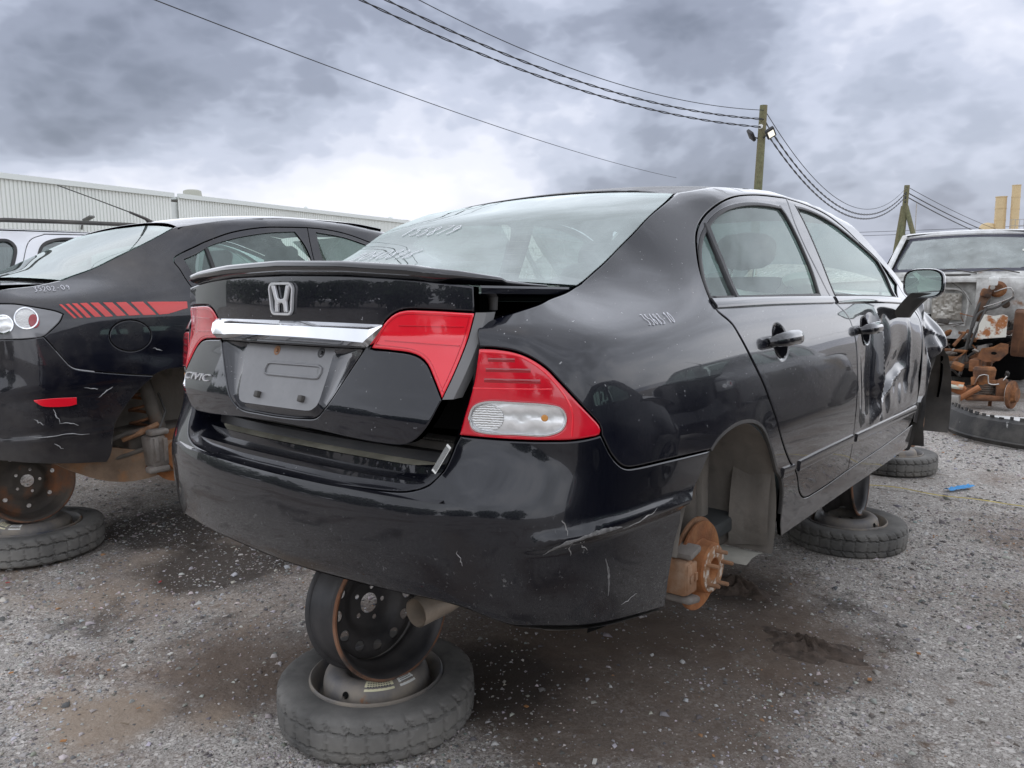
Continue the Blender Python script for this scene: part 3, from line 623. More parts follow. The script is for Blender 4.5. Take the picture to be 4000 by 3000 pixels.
def build_civic():
    C_ = thing('black_sedan', 'black four-door sedan with raised trunk lid, red tail lights and no wheels, propped on tyres', 'car', (0, 0, LIFT))
    P_ = M_paint
    # --- sides
    for k in (1, -1):
        hi = k > 0; rs = .02 if hi else .05
        side_loop = loop(Q_EDGE, G_EDGE, DITCH, A_FRONT, [(3.98,.985),(3.93,.90)], [(3.93,.90),(3.836,.885)], OPEN_F, OPEN_R, SEAM_R, DBOT_R+DBOT_F[1:], [(3.684,.318),(3.80,.32)], [(3.80,.32),(3.82,.19)], [(3.82,.19),(2.06,.195)], [(2.06,.195),(2.048,.207)], ARCH, BSEAM, [(.942,.719),(.942,.731)], TAIL_TOP, [(.636,.911),(.623,.964)])
        o = panel('body_side', CIV, side_loop, P_, C_, res=rs, side=k, disp=wob(.0003, 3))
        if hi: o['label'] = 'black quarter panel with marker figures'
        rd = panel('rear_door', CIV, loop(OPEN_R, SEAM_R, DBOT_R, SEAM_B[::-1]), P_, C_, holes=[loop(*R_GLASS)]+([ell((1.955, .857), .062, .056)] if hi else []), res=rs*.9, side=k, disp=wob(.0004, 5) if hi else None)
        fd = panel('front_door', CIV, loop(SEAM_B, DBOT_F, SEAM_F[::-1], OPEN_F), P_, C_, holes=[loop(*F_GLASS), loop(*V_GLASS)]+([ell((2.88, .842), .058, .05)] if hi else []), res=.0125 if hi else .05, side=k, disp=dent_door if hi else None)
        if hi: fd['label'] = 'badly creased front door'
        fe = panel('front_fender', CIV, loop(SEAM_F[:8], [(3.775,.39),(3.80,.33)], [(3.80,.33),(3.93,.30)], [(3.93,.30),(3.945,.40),(3.97,.49),(4.03,.58),(4.14,.645),(4.27,.67),(4.40,.645),(4.5,.58),(4.57,.48),(4.6,.35)], [(4.6,.35),(4.64,.55)], [(4.64,.55),(4.62,.70)], [(4.62,.70),(4.5,.79),(4.27,.865),(4.05,.905),(3.93,.90),(3.836,.885)]), P_, C_, res=.014 if hi else .05, side=k, disp=dent_fender if hi else None)
        if hi: fe['label'] = 'crumpled front fender'
        rg = panel('door_window', CIV, loop(*R_GLASS), M_glass, rd, gap=-.004, bev=.001, lip=.003, res=.05, off=-.009, side=k)
        fg = panel('door_window', CIV, loop(*F_GLASS), M_glass, fd, gap=-.004, bev=.001, lip=.003, res=.05, off=-.009, side=k)
        panel('vent_window', CIV, loop(*V_GLASS), M_glass, fd, gap=-.003, bev=.001, lip=.003, res=.05, off=-.009, side=k)
        ribbon('window_divider', CIV, crom([(1.820,1.222),(1.797,1.155),(1.782,1.095),(1.769,1.033),(1.766,.990)], .03), .022, M_trim, rd, off=-.006, side=k, h=.010)
        for g_, d_ in ((R_GLASS, rd), (F_GLASS, fd)):
            lp = loop(*g_, step=.02); lp = lp if area2(lp) > 0 else lp[::-1]; lp = inset(lp, .004)
            ribbon('window_seal', CIV, np.vstack([lp, lp[:2]]), .011, M_trim, d_, off=-.003, side=k, h=.004)
        ribbon('belt_trim', CIV, crom([(1.588,.986),(1.8,.984),(2.2,.978),(2.60,.970)], .04), .026, M_gloss, rd, off=.001, side=k, h=.007)
        ribbon('belt_trim', CIV, crom([(2.640,.968),(3.0,.960),(3.35,.950),(3.60,.938)], .04), .026, M_gloss, fd, off=.001, side=k, h=.007)
        ribbon('door_moulding', CIV, crom([(2.085,.438),(2.3,.436),(2.69,.430)], .03), .036, P_, rd, off=.001, side=k, h=.006)
        ribbon('door_moulding', CIV, crom([(2.735,.427),(3.2,.417),(3.765,.405)], .03), .032, P_, fd, off=.001, side=k, h=.006)
        ribbon('body_moulding', CIV, crom([(1.935,.444),(1.98,.441),(2.035,.438)], .02), .034, P_, C_, off=.001, side=k, h=.006)
        # arch lip
        lipm = ribbon('arch_lip', CIV, crom(ARCH[2:], .015), .012, M_plast, C_, off=-.006, side=k, h=.006)
        if hi:
            for (cu, cv, L_, par) in ((1.955, .862, .235, rd), (2.888, .845, .225, fd)):
                cup_r = .062 if par is rd else .058
                panel('handle_cup', CIV, ell((cu, cv-.005), cup_r+.004, .060), M_gloss, par, gap=0, bev=.001, lip=.002, res=.008, off=-.001, disp=lambda u, v, cu=cu, cv=cv, r_=cup_r: -.024*np.clip(1-((u-cu)/r_)**2-((v-cv+.005)/.056)**2, 0, 1)**.8)
                n = 26; rows = []
                for i in range(n+1):
                    t = -1+2*i/n; u_ = cu+t*L_/2; b = CIV(np.array([u_]), np.array([cv]))[0]; nn = snormal(CIV, np.array([u_]), np.array([cv]))[0]; nn = nn if nn[0] > 0 else -nn
                    e = max(0, 1-abs(t)**3.2); rr = .025*(.30+.70*e**.5); c_ = b+nn*(.008+.033*e**.7)
                    up = np.array([0, 0, 1.])-nn*nn[2]; up /= np.linalg.norm(up)
                    rows.append([c_+up*rr*math.sin(a)*.95+nn*rr*.60*math.cos(a) for a in np.linspace(0, 2*math.pi, 15)])
                hb = MB(); hb.grid(rows); h_ = fixn(hb.build('door_handle', M_gloss, par))
                for q in (-1, 1):
                    b = CIV(np.array([cu+q*L_*.40]), np.array([cv]))[0]; MBb = MB().box(b+np.array([.006, 0, 0]), (.03, .035, .028), bev=.006)
                    MBb.build('handle_foot', M_gloss, par)
        # marker writing
    writing('marker_writing', CIV, '35683-10', 1.205, .945, .125, .024, M_pen, C_, r=.0007, off=.002, seed=4, dv=(.25, 1))
    # --- rear bumper: one sheet right round the tail
    right = [(.941,.722)]+TAIL_BOT[::-1][2:]
    BB = [(1.241,.225),(1.159,.240),(1.062,.256),(.935,.272),(.858,.280),(.789,.288),(.722,.296),(.674,.31),(.611,.331),(.54,.338),(.408,.334),(.22,.327),(.121,.322),(0,.321)]
    BA_ = [(1.405,.612),(1.369,.579),(1.325,.536),(1.297,.513),(1.278,.496),(1.27,.483),(1.272,.465),(1.27,.443),(1.259,.425),(1.246,.395),(1.24,.36),(1.237,.319),(1.237,.281),(1.239,.245),(1.241,.225)]
    def bump_disp(u, v):
        a = np.abs(u); zc = .500-.03*np.clip((.95-a)/.25, 0, 1)-.008*np.clip((a-1.1)/.2, 0, 1)
        w = np.clip((a-.70)/.14, 0, 1); w = w*w*(3-2*w)
        step = .5-.5*np.tanh((v-zc)/.006)
        d = -.010*w*step*np.clip((v-.2)/.1, 0, 1)
        d = d+.012*w*np.exp(-((v-zc-.012)/.016)**2)
        return d-.0015*np.sin(a*9)*np.cos(v*21)
    bump_loop = loop(BSEAM, [(.942,.719),(.938,.720)], TAIL_BOT[::-1][1:], [(.584,.716),(.584,.714)], U_EDGE, sgn(U_EDGE[::-1], -1), [(-.584,.714),(-.584,.716)], sgn(TAIL_BOT[:-1], -1), [(-.938,.720),(-.942,.719)], sgn(BSEAM[::-1], -1), sgn(BA_, -1), sgn(BB, -1), BB[::-1], BA_[::-1])
    bp = panel('rear_bumper', CIV, bump_loop, M_bump, C_, res=.02, disp=bump_disp, lip=.018)
    bp['label'] = 'scuffed black rear bumper'
    # underside return of the bumper
    mb = MB(); rows = []
    for u in np.concatenate([np.linspace(-1.24, 1.24, 90)]):
        z = np.interp(abs(u), [b[0] for b in BB[::-1]], [b[1] for b in BB[::-1]]); p = CIV(np.array([u]), np.array([z]))[0]
        d = np.array([0-p[0]*.12, .09, -.012]) if abs(u) < .8 else np.array([-np.sign(u)*.06, .01, -.004])
        rows.append([p+np.array([0, .004, .0]), p+d*.35+np.array([0, 0, -.006]), p+d])
    mb.grid(rows); mb.build('bumper_return', M_plast, bp)
    # scuffs torn into the bumper corner
    rnd = random.Random(7)
    sc = MB()
    for (a, b) in (((.86,.462),(.855,.492)),((.90,.468),(.875,.494)),((.838,.545),(.848,.510)),((1.0,.503),(1.12,.520)),((1.03,.30),(1.09,.315)),((.60,.47),(.615,.44))):
        n = 9; pts = []
        for i in range(n):
            t = i/(n-1); u = a[0]+(b[0]-a[0])*t+rnd.uniform(-.003, .003); v = a[1]+(b[1]-a[1])*t+rnd.uniform(-.003, .003)
            p = CIV(np.array([u]), np.array([v]))[0]; nn = snormal(CIV, np.array([u]), np.array([v]))[0]; nn = nn if (nn*np.array([p[0], -.3, 0])).sum() > 0 else -nn
            pts.append(tuple(p+nn*(bump_disp(np.array([u]), np.array([v]))[0]+.001)))
        sc.tube(pts, [.0004+rnd.uniform(.0004, .0017)*math.sin(math.pi*i/(n-1)) for i in range(n)], 5)
    sc.build('paint_scuffs', mat('scuffed_plastic', (.26, .25, .24), rough=.9, var=.4, var_scale=60), bp)['kind'] = 'stuff'
    # rubbed-through patches on the crease of the bumper corner
    M_rub = mat('rubbed_plastic', (.16, .155, .15), rough=.85, var=.5, var_scale=90, bump=.6, bump_scale=120)
    CB = FnSurf(lambda u, v: CIV(u, v)+snormal(CIV, u, v)*bump_disp(u, v)[..., None]*np.sign((snormal(CIV, u, v)*(CIV(u, v)-np.array([0, 1.0, .5]))).sum(-1, keepdims=True)))
    for pts, w_ in (([(.795,.468),(.82,.484),(.845,.497),(.875,.503)], .010), ([(.86,.500),(.90,.508),(.95,.511),(.985,.509)], .013), ([(.955,.435),(.966,.41),(.972,.375),(.975,.34)], .008), ([(.845,.478),(.87,.487),(.90,.489)], .012)):
        p_ = crom(pts, .006); rv = np.random.RandomState(int(w_*1e4)); ribbon('rubbed_patch', CB, p_+rv.randn(*p_.shape)*.0006, w_, M_rub, bp, off=.0002, h=.0012, taper=np.clip(np.sin(np.linspace(.12, math.pi-.12, len(p_)))*(.55+.45*rv.rand(len(p_))), .1, 1))
    # --- tail lights
    for k in (1, -1):
        out = loop(TAIL_BOT, TAIL_TOP, TAIL_IN)
        PILL = loop([(.611,.757),(.622,.780),(.650,.792),(.737,.794),(.818,.790),(.845,.782),(.855,.762),(.847,.740),(.818,.727),(.737,.726),(.650,.726),(.622,.734),(.611,.757)], step=.005)
        tl = panel('tail_light', CIV, out, M_red, C_, holes=[PILL], res=.016, side=k, gap=.002, bev=.005, lip=.03, off=.002)
        panel('clear_lens', CIV, PILL, M_refl, tl, res=.012, side=k, gap=.001, bev=.003, lip=.01, off=-.004)
        lp = PILL if area2(PILL) > 0 else PILL[::-1]
        ribbon('lens_ring', CIV, np.vstack([lp, lp[:2]]), .005, M_chrome, tl, side=k, off=.0, h=.004)
        panel('reverse_lens', CIV, ell((.660, .759), .043, .0300, 36), M_refl2, tl, gap=0, bev=.002, lip=.004, res=.01, side=k, off=-.002)
        panel('bulb', CIV, ell((.806, .762), .0085, .0075, 20), M_orange, tl, gap=0, bev=.003, lip=.004, res=.006, side=k, off=-.002)
        # bands moulded inside the red lens
        for (a, b, m2) in (([(.662,.886),(.735,.886)], .011, M_redd), ([(.656,.864),(.775,.864)], .011, M_redd), ([(.652,.841),(.798,.841)], .012, M_redd)):
            ribbon('lens_band', CIV, np.array(lin(a, .01)), b, m2, tl, side=k, off=.0006, h=.0015)
        ribbon('lens_band', CIV, crom([(.622,.823),(.72,.824),(.825,.825)], .01), .003, M_redb, tl, side=k, off=.001, h=.0012)
        ribbon('lens_edge', CIV, crom([(.642,.903),(.70,.901),(.752,.893),(.800,.868),(.836,.834),(.860,.800),(.870,.775),(.868,.722)], .01), .005, M_redb, tl, side=k, off=.001, h=.0015)
    # --- trunk opening: flange all round, stepped sill and dark luggage space
    fr = [CIV(np.array([u]), np.array([v]))[0] for u, v in np.vstack([crom(U_EDGE[::-1], .02), crom(TAIL_IN[::-1], .02)[1:], [(.623,.964)], crom(Q_EDGE, .02)[1:]])]
    for k in (1, -1):
        rows = []
        for p in fr:
            t = min(1, max(0, (p[2]-.58)/.12)); t2 = min(1, max(0, (p[2]-.93)/.06))
            d1 = np.array([-.004-.012*t, .014, -.004*t2]); d2 = np.array([-.03*t-.01*t2, .060, .022*(1-t)-.02*t2]); d3 = d2+np.array([-.05*t, .0+.12*(1-t2), .012*(1-t)-.10*t2])
            rows.append([p+np.array([0, .001, 0]), p+d1, p+d2, p+d3])
        g = np.array(rows)*np.array([k, 1, 1]); MB().grid(g, flip=k < 0).build('trunk_opening', M_paint, C_)
    mb = MB(); xs = np.linspace(-.56, .56, 46)
    for prof, nm, mm in (([(.006,.572),(.055,.580),(.058,.598),(.105,.603),(.108,.622),(.140,.628)], 'rear_panel_step', M_paint), ([(.140,.628),(.150,.650),(.165,.652),(.170,.646)], 'weather_strip', M_trim)):
        mb = MB(); mb.grid([[(x, y+.16*abs(x)**2.6, z+.02*abs(x)**3) for y, z in prof] for x in xs], flip=True); fixn(mb.build(nm, mm, C_))
    mb = MB()
    mb.grid([[(x, y+.10*abs(x)**2.6, z) for y, z in ((.168,.655),(.178,.672),(.235,.676),(.25,.60))] for x in np.linspace(-.50, -.06, 20)], flip=True)
    mb.grid([[(x, y+.10*abs(x)**2.6, z) for y, z in ((.168,.655),(.178,.672),(.235,.676),(.25,.60))] for x in np.linspace(.06, .50, 20)], flip=True)
    for i in range(44):
        for s_ in (-1, 1):
            x = s_*(.07+i*.0097); mb.box((x, .207+.10*abs(x)**2.6, .6755), (.003, .05, .004))
    mb.build('trunk_sill_trim', M_plast, C_)
    ym = MB(); ym.grid([[(x, y+.15*abs(x)**2.6, z) for y, z in ((.110,.6235),(.138,.6295))] for x in np.linspace(-.5, .5, 20)], flip=True)
    ym.build('sill_dirt_strip', mat('dusty_seam_sealer', (.33, .31, .24), rough=.8, var=.4, var_scale=12), C_)
    MB().box((0, .68, .68), (1.1, .9, .62)).build('luggage_space', M_dark, C_) if False else None
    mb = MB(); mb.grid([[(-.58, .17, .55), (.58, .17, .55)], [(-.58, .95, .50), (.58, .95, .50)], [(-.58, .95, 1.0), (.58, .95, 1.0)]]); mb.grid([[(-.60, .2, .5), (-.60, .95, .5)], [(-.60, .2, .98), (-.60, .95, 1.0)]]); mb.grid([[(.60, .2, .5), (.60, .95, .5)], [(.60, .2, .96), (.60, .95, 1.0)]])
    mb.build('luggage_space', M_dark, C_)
    # label on the flange
    lt = frame_of((.548, .068, .668), (.05, .035, .10), (-.05, .02, .03))
    ml = MB(); ml.box((0, 0, .001), (.070, .017, .001), T=lt); la = ml.build('paper_label', M_lab, C_)
    mi_ = MB()
    for i in range(5): mi_.box((.0, -.0064+i*.0032, .002), (.060, .0014, .0006), T=lt)
    mi_.build('label_print', M_ink, la)
    build_lid(C_); build_glasshouse(C_); build_running_gear(C_)
    return C_
def lidp(x, z): return LID(np.array([x]), np.array([z]))[0]
def build_lid(C_):
    LAMP_TOP = [(.318,.902),(.339,.944),(.364,.971),(.388,.986),(.415,.993),(.48,.993),(.592,.988)]
    LAMP_OUT = [(.592,.988),(.578,.934),(.566,.885),(.555,.843),(.540,.798)]
    LAMP_IN = [(.540,.798),(.510,.841),(.486,.872),(.464,.887),(.436,.895),(.387,.899),(.318,.902)]
    LOWER = [(.540,.795),(.532,.775),(.520,.747),(.498,.719),(.470,.697),(.442,.688),(.38,.686),(.277,.690),(.15,.697),(0,.700)]
    TOPF = [(0,1.080),(.244,1.075),(.438,1.063),(.59,1.047)]
    REC = [(-.318,.897),(-.287,.853),(-.245,.789),(-.206,.742),(-.165,.722),(-.074,.718),(.02,.718),(.11,.722),(.165,.730),(.200,.760),(.240,.815),(.296,.899)]
    outer = loop(TOPF, [(.59,1.047),(.592,.988)], LAMP_TOP[::-1], LAMP_IN[::-1], [(.540,.798),(.540,.795)], LOWER, sgn(LOWER[::-1], -1), [(-.540,.795),(-.540,.798)], sgn(LAMP_IN, -1), sgn(LAMP_TOP, -1), [(-.592,.988),(-.59,1.047)], sgn(TOPF[::-1], -1))
    hole = loop(REC, [(.296,.899),(-.318,.897)])
    lid = panel('trunk_lid', LID, outer, M_paint, C_, holes=[hole], res=.018, lip=.03, disp=wob(.0003, 9))
    lid['label'] = 'raised trunk lid'
    for k in (1, -1):
        lamp = panel('lid_lamp', LID, np.array(loop(LAMP_TOP, LAMP_OUT, LAMP_IN))*np.array([k, 1]), M_redb if k > 0 else M_red, lid, res=.016, gap=.002, bev=.004, lip=.01, off=.001)
        o_ = crom(LAMP_OUT, .01)
        mb = MB(); mb.grid([[lidp(x, z)*np.array([k, 1, 1])+np.array([0, .002, 0]), lidp(x, z)*np.array([k, 1, 1])+np.array([k*.016, .020, 0]), lidp(x, z)*np.array([k, 1, 1])+np.array([k*.012, .055, 0])] for x, z in o_])
        mb.build('lamp_housing', M_lampgrey, lamp)
        for (a, w_) in (([(.40,.957),(.567,.957)], .0022), ([(.36,.922),(.560,.915)], .0022)):
            ribbon('lens_band', LID, np.array([(k*u, v) for u, v in lin(a, .02)]), w_, M_red, lamp, off=.002, h=.001)
        rim_ = loop(LAMP_TOP, LAMP_OUT, LAMP_IN); rim_ = rim_ if area2(rim_) > 0 else rim_[::-1]; rim_ = inset(rim_, .010)
        ribbon('lens_rim', LID, np.vstack([rim_, rim_[:2]])*np.array([k, 1]), .0022, M_red, lamp, off=.001, h=.0012)
    # licence plate recess
    ring = resample(hole, .012)
    FLAT = loop([(-.205,.893),(-.190,.815),(-.178,.760),(-.165,.744),(-.135,.740)], [(-.135,.740),(.10,.742)], [(.10,.742),(.145,.745),(.163,.757),(.170,.80),(.175,.896)], [(.175,.896),(-.205,.893)])
    def flatp(x, z): return np.array([x, .083-.40*(.88-z)-.004, z])
    fl = FLAT if area2(FLAT)*area2(ring) > 0 else FLAT[::-1]
    def ang(P): c = np.array([-.01, .81]); return np.arctan2(P[:, 1]-c[1], (P[:, 0]-c[0])*.45)
    def byang(P, n=120):
        a = ang(P); i = np.argsort(a); a = a[i]; P = P[i]; t = np.linspace(-np.pi, np.pi, n, endpoint=False)
        return np.stack([np.interp(t, a, P[:, 0], period=2*np.pi), np.interp(t, a, P[:, 1], period=2*np.pi)], 1)
    A_ = byang(ring); B_ = byang(resample(fl, .006)); rows = []
    for (ax, az), (bx, bz) in zip(np.vstack([A_, A_[:1]]), np.vstack([B_, B_[:1]])):
        p0 = lidp(ax, az)+np.array([0, .002, 0]); p3 = flatp(bx, bz); p1 = p0*.92+p3*.08+np.array([0, .006, 0]); p2 = p0*.2+p3*.8+np.array([0, .0035, 0])
        rows.append([p0, p1, p2, p3])
    mb = MB(); mb.grid(rows); rec = fixn(mb.build('plate_recess', M_paint, lid, angle=60))
    M_dust_sheen = mat('dusty_black_painted_sheen', (.10, .10, .105), rough=.30, spec=.8, layers=[((.30, .30, .30), .6, 5, .46, .25, .75, 0, {}), ((.03, .03, .03), .8, 18, .72, .05, .8, 0, {})])  # grey layer: dust, with the sky's reflection painted into its colour
    n_ = len(B_); mb = MB(); mb.add([flatp(-.01, .81)]+[flatp(x, z) for x, z in B_], [(0, i+1, (i+1) % n_+1) for i in range(n_)]); fixn(mb.build('plate_panel', M_dust_sheen, lid))
    def onflat(x, z, h=.0): return np.array([x, flatp(x, z)[1]-h, z])
    sl = loop([(-.088,.832),(-.082,.845),(-.070,.848)], [(-.070,.848),(.13,.850)], [(.13,.850),(.144,.846),(.146,.834),(.140,.822),(.128,.820)], [(.128,.820),(-.072,.818)], [(-.072,.818),(-.085,.821),(-.088,.832)])
    mb = MB(); mb.tube([tuple(onflat(x, z, .001)) for x, z in np.vstack([sl, sl[:1]])], .0035, 6); mb.build('plate_slot', M_dust_sheen, lid)
    for (x, z, kind) in ((-.06,.880,0),(.125,.882,1),(-.085,.765,2),(.102,.768,2)):
        mb = MB(); T_ = frame_of(onflat(x, z, 0), (1, 0, 0), (0, .35, 1))
        if kind < 2: mb.lathe([(.0, .004), (.005, .004), (.0055, 0), (.013, .001), (.015, -.003)], 14, T=T_); mb.build('plate_screw', M_trim if kind else M_rustl, lid)
        else: mb.box((0, 0, .005), (.017, .017, .014), T=T_, bev=.003); mb.build('plate_clip', M_plast, lid)
    # chrome bar above the plate
    rows = []
    for x in np.linspace(-.354, .352, 60):
        zt = .9625-.05*abs(x)**2.6; zb = .9115-.085*max(0, abs(x)-.05)**2
        if x < -.338: zb = .903+(x+.338)/-.016*.052
        if x > .320: zb = .9035+(x-.320)/.032*.050
        h = min(1, (zt-zb)/.04); y = lambda z: lidp(x, z)[1]
        rows.append([(x, y(zt)+.006, zt), (x, y(zt)-.004*h, zt-.001), (x, y(zt)-.020*h, zt-.012*h), (x, y(zb)-.022*h, zb+.012*h), (x, y(zb)-.010*h, zb), (x, y(zb)+.012, zb+.001)])
    mb = MB(); mb.grid(rows); fixn(mb.build('chrome_bar', M_chrome, lid, angle=18))
    # badge
    T_ = frame_of(lidp(-.003, 1.017)+np.array([0, -.001, 0]), (1, 0, 0), (0, .02, 1))
    def rr(w1, w2, h, r, n=7):
        P = []; cs = [(w1/2, -h/2), (w2/2, h/2), (-w2/2, h/2), (-w1/2, -h/2)]
        for i, (x, y) in enumerate(cs):
            sx = 1 if x > 0 else -1; sy = 1 if y > 0 else -1; c = (x-sx*r, y-sy*r); a0 = [-.5, 0, .5, 1][i]*math.pi
            P += [(c[0]+r*math.cos(a0+.5*math.pi*j/(n-1)), c[1]+r*math.sin(a0+.5*math.pi*j/(n-1))) for j in range(n)]
        return P
    a_ = rr(.092, .104, .084, .018); b_ = rr(.081, .093, .072, .013); n_ = len(a_)
    mb = MB(); rows = [[(*p, 0), (p[0], p[1], .005), (p[0]*.97+q_[0]*.03, p[1]*.97+q_[1]*.03, .007), (q_[0]*.97+p[0]*.03, q_[1]*.97+p[1]*.03, .007), (*q_, .004), (*q_, 0)] for p, q_ in zip(a_+a_[:1], b_+b_[:1])]
    mb.grid(rows, T=T_); bd = fixn(mb.build('badge', M_satin2, lid, angle=40))
    mb = MB(); hp = [(.013, -.034), (.026, -.034), (.0235, -.006), (.040, .0345), (.024, .0345), (.0145, .004), (.009, -.0005), (-.009, -.0005), (-.0145, .004), (-.024, .0345), (-.040, .0345), (-.0235, -.006), (-.026, -.034), (-.013, -.034), (-.0115, -.016), (-.006, -.0105), (.006, -.0105), (.0115, -.016)]
    bm = bmesh.new(); vs = [bm.verts.new((x, y, .001)) for x, y in hp]; f = bm.faces.new(vs); r_ = bmesh.ops.extrude_face_region(bm, geom=[f]); 
    for v in [g for g in r_['geom'] if isinstance(g, bmesh.types.BMVert)]: v.co.z = .008
    bmesh.ops.recalc_face_normals(bm, faces=bm.faces); bmesh.ops.bevel(bm, geom=[e for e in bm.edges if abs(e.verts[0].co.z-.008) < 1e-5 and abs(e.verts[1].co.z-.008) < 1e-5], offset=.002, segments=2, affect='EDGES'); bm.transform(T_)
    me = bpy.data.meshes.new('badge_letter'); bm.to_mesh(me); bm.free(); link('badge_letter', me, M_satin2, bd)
    p0 = lidp(-.520, .776); p1 = lidp(-.335, .780)
    text_mesh('lettering', 'CIVIC', M_satin2, lid, frame_of(p0+np.array([0, -.002, 0]), p1-p0, (0, .1, 1)), size=(.185, .021), extrude=.0025, shear=.35)
    # deck and lip spoiler
    def deck_z(x, y): return 1.060-.014*(x/.6)**2-.010*((y-.1)/.4)
    rows = []
    for x in np.linspace(-.597, .597, 40):
        y0 = lidp(x, 1.05)[1]+.012; rows.append([(x, y0+(.50+.05*(x/.6)**2-y0)*t, deck_z(x, y0+(.50-y0)*t)+.002) for t in np.linspace(0, 1, 12)])
    mb = MB(); mb.grid(rows, flip=True); dk = fixn(mb.build('lid_deck', M_paint, lid))
    for k in (1, -1):
        mb = MB(); mb.grid([[(k*.597, y, deck_z(.597, y)+.002), (k*.600, y, deck_z(.6, y)-.003), (k*.597, y+.004, deck_z(.6, y)-.016), (k*.570, y, deck_z(.6, y)-.024)] for y in np.linspace(.15, .55, 16)]); fixn(mb.build('lid_edge', M_paint, lid))
        MB().lathe([(.0, -.034), (.010, -.034), (.012, 0), (.012, .01)], 14, T=TR((k*.562, .235, 1.024))).build('rubber_stop', M_plast, lid)
    # inner skin of the lid
    mb = MB(); mb.grid([[(x, .17+.10*(abs(x)/.58)**2.4, z) for z in (.70, .85, 1.02)]+[(x, .5, 1.02)] for x in np.linspace(-.55, .55, 12)]); mb.build('lid_inner_skin', M_dark, lid)
    path = [(x, lidp(x, 1.055)[1]-.002) for x in np.linspace(0, .50, 16)]+[(.535, .150), (.562, .178), (.580, .215), (.588, .26), (.591, .32), (.593, .40)]
    path = crom(path, .012); t = np.gradient(path, axis=0); t /= np.linalg.norm(t, axis=1, keepdims=True); nrm = np.stack([t[:, 1], -t[:, 0]], 1)
    L_ = np.concatenate([[0], np.cumsum(np.linalg.norm(np.diff(path, axis=0), axis=1))])
    for k in (1,):
        half = []
        for (x, y), (nx, ny), s_ in zip(path, nrm, L_):
            h = float(np.interp(s_, [0, .45, .56, .64, .75, .90], [1, .92, .78, .50, .22, .03])); b = float(np.interp(s_, [0, .45, .6, .7, .9], [1, 1, .9, .4, .0])); zf = float(np.interp(abs(x), [0, .244, .438, .59], [1.083, 1.078, 1.066, 1.050])) if s_ < .66 else deck_z(x, y)+.002
            zd = deck_z(x, y); w_ = .12*(.25+.75*h)
            pr = [(-.010, zf-.006), (.010*b, zf+.001), (.016*b, zf+.006*h), (.021*b, zf+.012*h), (.019*b, zf+.026*h), (.010*b, zf+.031*h), (-.02, zf+.031*h), (-.06*(.3+.7*h), zd+.002+(zf+.024*h-zd)*.45), (-w_, zd+.0025)]
            half.append([(x+nx*a, y+ny*a, z) for a, z in pr])
        full = [[(-p[0], p[1], p[2]) for p in r_] for r_ in half[::-1]]+half[1:]
    mb = MB(); mb.grid(full); fixn(mb.build('lip_spoiler', M_gloss, lid, angle=65))
